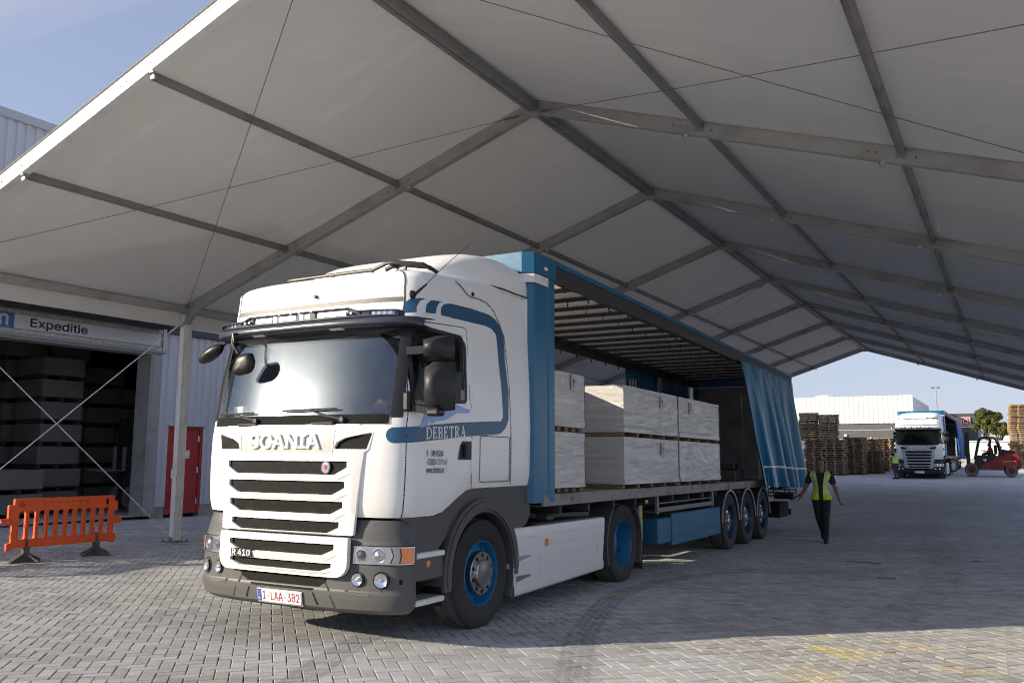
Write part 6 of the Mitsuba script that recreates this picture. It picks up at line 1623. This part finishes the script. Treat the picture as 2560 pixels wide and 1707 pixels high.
def forklift(M, label, full=True):
    t = Thing('forklift', label, 'forklift', None, M)
    def plate(poly, y0, y1, mat, name, ref=None):
        m = warp(extrude(poly, y1 - y0, ref), lambda a, b, c: np.stack([a, y0 + c, b], -1)); m.invert(); t.part(name, m, mat, 30)
    body = sg.Polygon([(0.45, 0.38), (0.45, 0.62), (0.95, 0.86), (1.5, 1.16), (2.05, 1.36), (2.55, 1.34), (2.70, 1.1), (2.72, 0.70), (2.66, 0.45), (2.5, 0.38)]).buffer(-0.06).buffer(0.06)
    body = body.difference(sg.Point(2.2, 0.36).buffer(0.43)).union(sg.box(1.9, 0.62, 2.75, 1.0))
    plate(body, -0.64, 0.64, 'fork_red', 'body')
    plate(sg.Polygon([(1.55, 1.16), (2.05, 1.362), (2.55, 1.30), (2.62, 1.42), (2.2, 1.52), (1.75, 1.6), (1.6, 1.5)]).buffer(-0.03).buffer(0.03), -0.5, 0.5, 'fork_black', 'bonnet')
    plate(sg.Polygon([(0.10, 0.40), (0.22, 1.0), (0.40, 1.25), (1.55, 1.22), (1.5, 1.14), (0.95, 0.84), (0.46, 0.60), (0.46, 0.40)]), -0.60, 0.60, 'fork_black', 'footwell')
    plate(sg.Polygon([(0.62, 1.02), (0.88, 1.04), (0.78, 0.86)]), -0.605, -0.601, 'paper', 'body__triangle_sign')
    plate(sg.Polygon([(1.75, 0.86), (2.45, 0.90), (2.45, 0.925), (1.75, 0.895)]), -0.645, -0.6405, 'yellow_stripe', 'body__yellow_line')
    if not full: pass
    for s in (-1, 1):
        b = MB().tube([(0.22, s * 0.56, 1.0), (0.48, s * 0.56, 2.05), (0.56, s * 0.55, 2.22), (0.72, s * 0.54, 2.28), (1.35, s * 0.54, 2.27), (1.5, s * 0.55, 2.18), (1.58, s * 0.56, 1.9), (1.68, s * 0.56, 1.4)], 0.07, 8)
        b.tube([(1.18, s * 0.55, 2.26), (1.10, s * 0.56, 1.9), (1.12, s * 0.56, 1.2)], 0.055, 8)
        t.part('cab_frame', b, 'fork_black', 30)
    b = MB()
    for x in np.arange(0.62, 1.5, 0.11): b.box((x, -0.54, 2.255), (x + 0.05, 0.54, 2.30))
    b.box((0.6, -0.56, 2.30), (1.5, 0.56, 2.315))
    t.part('overhead_guard', b, 'fork_black')
    t.part('seat', MB().cbox((0.95, -0.25, 1.2), (1.4, 0.25, 1.34), 0.05).cbox((1.34, -0.24, 1.3), (1.5, 0.24, 1.85), 0.05), 'fork_black')
    b = MB()
    for y in (-0.42, -0.30, 0.30, 0.42): b.cbox((-0.26, y - 0.055, 0.10), (-0.06, y + 0.055, 2.62), 0.01)
    for z in (0.3, 1.0, 1.7, 2.45): b.box((-0.20, -0.42, z), (-0.1, 0.42, z + 0.08))
    for y in (-0.18, 0.18): b.tube([(-0.14, y, 0.2), (-0.14, y, 2.3)], 0.04, 10)
    t.part('mast', b, 'fork_black')
    b = MB().cbox((-0.34, -0.62, 1.22), (-0.24, 0.62, 1.34), 0.01).cbox((-0.34, -0.62, 1.70), (-0.24, 0.62, 1.80), 0.01)
    for y in np.linspace(-0.6, 0.6, 7): b.box((-0.33, y - 0.02, 1.3), (-0.28, y + 0.02, 2.35))
    b.box((-0.33, -0.6, 2.3), (-0.28, 0.6, 2.36))
    t.part('fork_carriage', b, 'fork_black')
    for y in (-0.35, 0.35): t.part('fork', MB().cbox((-0.42, y - 0.06, 1.15), (-0.34, y + 0.06, 1.8), 0.01).cbox((-1.1, y - 0.06, 1.13), (-0.34, y + 0.06, 1.17), 0.01), 'steel_grey')
    for x, r in ((0.0, 0.40), (2.2, 0.365)):
        for s in (-1, 1):
            R, o = rotz(s * math.pi / 2), (x, s * 0.48, r)
            t.part('wheel', MB().lathe([(r * 0.5, 0.12), (r * 0.9, 0.13), (r, 0.09), (r, -0.12), (r * 0.9, -0.14), (r * 0.5, -0.12)], 36, R, o), 'tyre_pale', 30)
            t.part('wheel__hub', MB().lathe([(r * 0.52, 0.125), (r * 0.45, 0.09), (r * 0.2, 0.10), (0.0, 0.12)], 24, R, o), 'hub_red', 30)
    t.part('rear_lamp', MB().cbox((1.66, -0.58, 1.62), (1.74, -0.50, 1.78), 0.01), 'red_lens')
    t.part('step', MB().cbox((0.50, -0.70, 0.42), (1.05, -0.58, 0.46), 0.01), 'steel_grey')
    return t


FKM = mat4(rotz(0.06) @ np.diag([0.92, 0.95, 1.0]), (-2.05, 58.3, gz(58.4)))
forklift(FKM, 'red and black forklift at the side of the far trailer')
person('forklift driver in a red top sitting in the red forklift',
       joints(head=((0, -0.05, 1.90), 0.09), neck=((0, -0.01, 1.745), 0.055), chest=((0, 0.0, 1.60), 0.125), belly=((0, 0.03, 1.42), 0.125), hip_l=((0.09, 0.0, 1.38), 0.09), hip_r=((-0.09, 0, 1.38), 0.09), shoulder_l=((0.19, 0, 1.69), 0.058), shoulder_r=((-0.19, 0, 1.69), 0.058),
              elbow_l=((0.25, -0.14, 1.46), 0.042), elbow_r=((-0.25, -0.14, 1.46), 0.042), wrist_l=((0.13, -0.36, 1.52), 0.028), wrist_r=((-0.13, -0.36, 1.52), 0.028), knee_l=((0.12, -0.40, 1.34), 0.06), knee_r=((-0.12, -0.40, 1.34), 0.06), ankle_l=((0.12, -0.5, 1.0), 0.043), ankle_r=((-0.12, -0.5, 1.0), 0.043)),
       FKM @ mat4(rotz(-math.pi / 2), (1.12, 0.0, -0.02)), 'cloth_red', 'cloth_navy', vest=False, sleeve=0.98)
# a second one stands in the dark of the warehouse
forklift(mat4(rotz(1.3), (-21.5, 15.75, 0.016)), 'dim red forklift parked in the dark warehouse beside the door jamb')

# ------------------------------------------------------------------ wooden pallets
b = MB()
for y in (-0.35, -0.175, 0.0, 0.175, 0.35): b.box((-0.6, y - (0.072 if abs(y) in (0.35, 0.0) else 0.05), 0.122), (0.6, y + (0.072 if abs(y) in (0.35, 0.0) else 0.05), 0.144))
for x in (-0.5275, 0, 0.5275): b.box((x - 0.0725, -0.4, 0.100), (x + 0.0725, 0.4, 0.122))
for x in (-0.5275, 0, 0.5275):
    for y in (-0.35, 0.0, 0.35): b.box((x - 0.05, y - 0.03, 0.022), (x + 0.05, y + 0.03, 0.1))
for y in (-0.35, 0.0, 0.35): b.box((-0.6, y - 0.05, 0.0), (0.6, y + 0.05, 0.022))
b.box((-0.56, -0.012, 0.022), (0.56, 0.012, 0.1))
PALM = b.build()
for nm, c0, c1 in (('pallet_new', (0.52, 0.34, 0.16), (0.34, 0.21, 0.10)), ('pallet_old', (0.42, 0.32, 0.22), (0.26, 0.20, 0.145)), ('pallet_dark', (0.30, 0.235, 0.17), (0.19, 0.15, 0.115))):
    pbr(nm, proc(lambda p, n, uv, c0=c0, c1=c1: mix(c0, c1, fbm(p.x * 3, p.y * 3, p.z * 9, 3))), 0.85)
PPLY = {m_2: mikit.ply(PALM, m_2) for m_2 in ('pallet_new', 'pallet_old', 'pallet_dark')}
ordn = ['lowest', 'second', 'third', 'fourth', 'fifth', 'sixth', 'seventh', 'eighth', 'ninth', 'tenth', 'eleventh', 'twelfth', 'thirteenth', 'fourteenth', 'fifteenth', 'sixteenth', 'seventeenth', 'eighteenth', 'nineteenth', 'twentieth']
ordn += ['twenty-' + o for o in ordn[:9]] + [f'{k}th' for k in range(30, 50)]; ordn[20] = 'twenty-first'


def stack(x, y, n, mats, where, rot=0.0, z0=None, start=0, jit=0.035):
    z = gz(y) if z0 is None else z0
    for k in range(n):
        key = num('wooden_pallet'); m_2 = mats[int(rng.integers(len(mats)))]
        tag(key, f'{ordn[k + start]} wooden pallet from the ground in the {where}', 'pallet', 'stacked wooden pallets')
        j = rng.normal(0, jit, 2)
        scene[key] = {**PPLY[m_2], 'to_world': T().translate([x + j[0], y + j[1], z + 0.146 * k]).rotate([0, 0, 1], math.degrees(rot) + rng.normal(0, 0.8))}


OLD, DK, NEW = ['pallet_old', 'pallet_dark', 'pallet_old'], ['pallet_dark', 'pallet_old', 'pallet_dark'], ['pallet_new', 'pallet_new', 'pallet_old']
stack(-10.8, 57.3, 15, OLD, 'left half of the wide stack'); stack(-9.55, 57.3, 15, OLD, 'right half of the wide stack')
stack(-10.8, 58.14, 15, DK, 'left row behind the wide stack'); stack(-9.55, 58.14, 15, DK, 'right row behind the wide stack')
z = gz(57.3) + 0.146 * 15
stack(-11.15, 57.6, 12, DK, 'upper left stack by the blue curtain', 0.25, z + 0.002, 15); stack(-9.95, 57.5, 11, DK, 'upper right stack by the blue curtain', 0.25, z + 0.002, 15)
stack(-8.6, 58.7, 16, DK, 'dark stack beside the wide one'); stack(-8.6, 59.55, 16, DK, 'row behind the dark stack'); stack(-7.75, 60.4, 10, DK, 'low dark stack')
stack(-8.25, 62.3, 15, NEW, 'leftmost sunlit stack', 0.1); stack(-7.75, 63.6, 15, NEW, 'second sunlit stack', 0.1); stack(-7.6, 66.2, 15, NEW, 'narrow sunlit stack', 1.5); stack(-7.35, 67.6, 15, NEW, 'rearmost sunlit stack', 1.5)
stack(0.62, 72.0, 31, NEW, 'very tall stack, left column', 0.1, None, 0, 0.05); stack(1.90, 72.4, 31, NEW, 'very tall stack, right column', 0.1, None, 0, 0.05)
stack(0.55, 80.0, 13, NEW, 'shorter stack left of the very tall one', 0.1)

# ------------------------------------------------------------------ halls, mast and tree beyond the yard
pbr('hall_white', (0.62, 0.62, 0.60), 0.5)
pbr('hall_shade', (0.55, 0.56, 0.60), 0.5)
pbr('hall_dark', (0.095, 0.095, 0.10), 0.5)
pbr('hall_dark2', (0.075, 0.08, 0.085), 0.5)
pbr('sign_red', (0.5, 0.025, 0.02), 0.5)
HA = num('white_hall'); tag(HA, 'large flat white and dark grey hall in full sun behind the far lorry', 'hall')
HX0, HX1, HY0, HY1, HZ0, HZ1, HG = -62.0, -10.7, 121.0, 150.0, 5.75, 9.35, 0.85


def ribs_x(xa, xb, za, zb, y, pitch, d):
    xs, ys = [], []
    x = xa
    while x < xb - 1e-6:
        for f, o in ((0, 0), (0.5, 0), (0.6, 1), (0.9, 1)):
            xs.append(x + f * pitch); ys.append(y - d * o)
        x += pitch
    xs.append(xb); ys.append(y)
    return MB().grid(np.array([[[a, c, z] for a, c in zip(xs, ys)] for z in (za, zb)]), flip=False)


put(HA + '__upper_wall', ribs_x(HX0, HX1, HZ0, HZ1, HY0, 0.6, 0.03), 'hall_white')
put(HA + '__lower_wall', MB().box((HX0, HY0 + 0.15, HG - 0.5), (HX1 - 0.1, HY0 + 0.3, HZ0)), 'hall_dark')
put(HA + '__side_wall', MB().box((HX1 - 0.2, HY0 + 0.01, HG - 0.5), (HX1, HY1, HZ1 - 0.05)), 'hall_shade')
put(HA + '__roof', MB().box((HX0, HY0 + 0.02, HZ1 - 0.2), (HX1 - 0.21, HY1, HZ1 - 0.06)).box((HX0, HY1 - 0.2, HG), (HX1 - 0.21, HY1, HZ1 - 0.21)).box((HX0, HY0 + 0.31, HG), (HX0 + 0.2, HY1 - 0.21, HZ1 - 0.21)), 'hall_shade')
for z in (2.6, 3.75, 4.9): put(HA + '__panel_joint', MB().box((HX0, HY0 + 0.12, z), (HX1 - 0.1, HY0 + 0.148, z + 0.05)), 'hall_shade')
put(HA + '__loading_door', MB().box((-22.5, HY0 + 0.1, 0.85), (-14.5, HY0 + 0.14, 2.55)), 'fork_black')
put(HA + '__loading_door_canopy', MB().box((-23.0, HY0 - 1.2, 2.62), (-14.0, HY0 + 0.1, 2.9)), 'hall_dark')
put(HA + '__wall_lamp', MB().cbox((-19.0, HY0 - 0.1, 4.1), (-18.6, HY0 + 0.1, 4.35), 0.03).cbox((-13.2, HY0 - 0.05, 5.0), (-13.05, HY0 + 0.1, 5.15), 0.03).cbox((-15.8, HY0 - 0.05, 3.8), (-15.6, HY0 + 0.1, 3.95), 0.03), 'paper')
an = np.linspace(0, np.pi, 20)
put(HA + '__roof_dome', MB().grid(np.array([[[-23.4 - 2.6 * math.cos(a) * c, 134 + 2.6 * s, HZ1 - 0.3 + 1.5 * math.sin(a) * c] for a in an] for c, s in [(math.cos(q), math.sin(q)) for q in np.linspace(-np.pi / 2, np.pi / 2, 14)]])), 'hall_white', True)
TK = num('white_tank'); tag(TK, 'white upright tank and yellow post before the dark wall of the far hall', 'tank')
put(TK + '__body', MB().lathe([(0, -1.9), (1.25, -1.9), (1.25, 1.7), (1.1, 1.9), (0, 2.0)], 24, roty(-math.pi / 2), (-25.2, 116, 2.4)), 'hall_white', 40)
put(TK + '__lid', MB().lathe([(0.3, 0), (0.3, 0.2), (0, 0.22)], 14, roty(-math.pi / 2), (-25.2, 116, 4.38)), 'hall_shade', 40)
YPO = num('yellow_post'); tag(YPO, 'yellow upright guard post at the corner of the far hall', 'post'); scene[YPO] = mikit.ply(MB().cbox((-22.6, 117.5, 0.8), (-22.2, 117.9, 4.75), 0.03).cbox((-22.7, 117.4, 0.8), (-22.1, 118, 0.95), 0.03).build(), 'yellow_stripe')
# low white wall with grey base
LW = num('low_wall'); tag(LW, 'low white and grey wall along the back of the yard', 'wall')
put(LW + '__wall', MB().box((-14, 98, 0.3), (26, 98.3, 3.0)), 'hall_white'); put(LW + '__base', MB().box((-14, 97.9, 0.3), (26, 97.99, 1.35)), 'frame_grey'); put(LW + '__coping', MB().box((-14.1, 97.85, 3.0), (26, 98.4, 3.12)), 'hall_shade')
# dark hall with the red sign
DH = num('dark_hall'); tag(DH, 'dark grey hall carrying a red and white sign, right of the far lorry', 'hall')
put(DH + '__wall', MB().box((-16, 143, 0.5), (-3.9, 160, 7.75)), 'hall_dark2')
put(DH + '__roof_edge', MB().box((-16.05, 142.9, 7.6), (-3.85, 142.99, 7.78)), 'hall_dark')
put(DH + '__sign', MB().box((-9.4, 142.7, 5.68), (-4.8, 142.85, 7.2)), 'paper')
put(DH + '__sign__panel', MB().box((-9.3, 142.66, 6.08), (-4.92, 142.695, 7.1)), 'sign_red'); put(DH + '__sign__line', MB().box((-9.3, 142.66, 5.84), (-4.98, 142.695, 5.95)), 'ink')


def wall_text_y(s, h, x, y, z, w):
    m = text(s, h, 0.03, True); v = np.array(m.vertices); v[:, 0] = (v[:, 0] - v[:, 0].min()) / np.ptp(v[:, 0]) * w
    return trimesh.Trimesh(np.stack([x + v[:, 0], y - v[:, 2], z + v[:, 1]], -1), m.faces, process=False)


put(DH + '__sign__lettering', wall_text_y('RO', 0.66, -6.45, 142.655, 6.26, 1.42), 'paper')
FB = num('flat_white_building'); tag(FB, 'low flat white building half hidden by the round tree', 'building')
put(FB + '__wall', MB().box((-2, 124, 0.5), (8.5, 132, 4.3)), 'hall_white'); put(FB + '__roof', MB().box((-2.2, 123.7, 4.3), (8.8, 132.2, 4.5)), 'hall_shade'); put(FB + '__window', MB().box((0.0, 123.9, 2.4), (7.5, 123.98, 3.4)), 'hall_dark')
HR = num('house'); tag(HR, 'small grey roofed house in the distance left of the tallest pallets', 'house')
put(HR + '__wall', MB().box((12.5, 130, 0.5), (24, 138, 3.6)), 'hall_shade')
put(HR + '__roof', MB().add([(12, 129.5, 3.6), (24.5, 129.5, 3.6), (24.5, 138.5, 3.6), (12, 138.5, 3.6), (14.5, 134, 6.2), (22, 134, 6.2)], [[0, 1, 5], [0, 5, 4], [2, 3, 4], [2, 4, 5], [1, 2, 5], [3, 0, 4]]), 'frame_grey')
put(HR + '__window', MB().box((15, 129.9, 1.8), (17, 129.98, 3.0)).box((19, 129.9, 1.8), (21, 129.98, 3.0)), 'hall_dark')
# lamp mast
mx, my = (_fh * 96 + _rt * ((2341 - 1280) / 2135 * 96))[:2]
LM = num('lamp_mast'); tag(LM, 'thin tall lamp mast with twin heads above the far lorry', 'lamp mast')
put(LM + '__pole', MB().tube([(mx, my, 0.3), (mx, my, 9.2)], [0.10, 0.055], 8), 'frame_grey', 40)
put(LM + '__arm', MB().tube([(mx - 0.3, my, 9.2), (mx, my, 9.25), (mx + 0.3, my, 9.2)], 0.035, 6), 'frame_grey', 40)
for s in (-1, 1): put(LM + '__lamp_head', MB().cbox((mx + s * 0.3 - 0.14, my - 0.14, 9.1), (mx + s * 0.3 + 0.14, my + 0.14, 9.25), 0.03), 'hall_dark')


# trees
def leafc(p, n, uv):
    return mix((0.10, 0.135, 0.04), (0.20, 0.19, 0.07), fbm(p.x * 0.9, p.y * 0.9, p.z * 0.9, 3)) * (0.7 + 0.6 * noise(p.x * 6, p.y * 6, p.z * 6))


scene['leaf'] = {'type': 'principledthin', 'base_color': proc(leafc), 'roughness': 0.6, 'spec_trans': 0.0, 'diff_trans': 0.6}
pbr('bark', (0.07, 0.055, 0.045), 0.9)


def tree(x, y, h, r, label, seed, name='round_tree', n=6500):
    g = np.random.default_rng(seed); k = num(name); tag(k, label, 'tree'); z0 = gz(y)
    b = MB().tube([(x, y, z0 - 0.2), (x + 0.1, y, z0 + h * 0.3), (x, y + 0.1, z0 + h * 0.65)], [0.22, 0.16, 0.06], 8)
    cl = []
    for i in range(34):
        d = g.normal(0, 1, 3); d /= np.linalg.norm(d); rr = r * (0.35 + 0.62 * g.random() ** 0.6)
        c = np.array([x, y, z0 + h - r * 1.02]) + d * rr * [1, 1, 0.92]; cl.append((c, r * (0.2 + 0.18 * g.random())))
        if i % 3 == 0: b.tube([(x, y, z0 + h * 0.35 + 0.02 * i), (c + [x, y, z0 + h * 0.5]) / 2, c], [0.08, 0.05, 0.02], 5)
    put(k + '__trunk', b, 'bark', 40)
    w = np.array([c[1] ** 2 for c in cl]); idx = g.choice(len(cl), n, p=w / w.sum())
    C = np.array([c[0] for c in cl])[idx]; Rr = np.array([c[1] for c in cl])[idx]
    d = g.normal(0, 1, (n, 3)); d /= np.linalg.norm(d, axis=1, keepdims=True)
    P = C + d * (Rr * g.random(n) ** 0.35)[:, None]
    a = g.normal(0, 1, (n, 3)); a /= np.linalg.norm(a, axis=1, keepdims=True); e = np.cross(a, d + 0.3); e /= np.linalg.norm(e, axis=1, keepdims=True)
    s = (0.10 + 0.09 * g.random(n))[:, None]
    V = np.stack([P - a * s, P + e * s * 0.6, P + a * s, P - e * s * 0.6], 1).reshape(-1, 3)
    i4 = np.arange(n)[:, None] * 4
    put(k + '__crown', trimesh.Trimesh(V, np.vstack([i4 + [0, 1, 2], i4 + [0, 2, 3]]), process=False), 'leaf')


tx_, ty_ = (_fh * 100 + _rt * ((2462 - 1280) / 2135 * 100))[:2]
tree(tx_, ty_, 6.4, 1.55, 'round leafy tree in the distance behind the forklift', 3)
tx_, ty_ = (_fh * 104 + _rt * ((2494 - 1280) / 2135 * 104))[:2]
tree(tx_, ty_, 5.2, 1.1, 'smaller bushy tree touching the right side of the round tree', 5, 'small_tree', 2500)
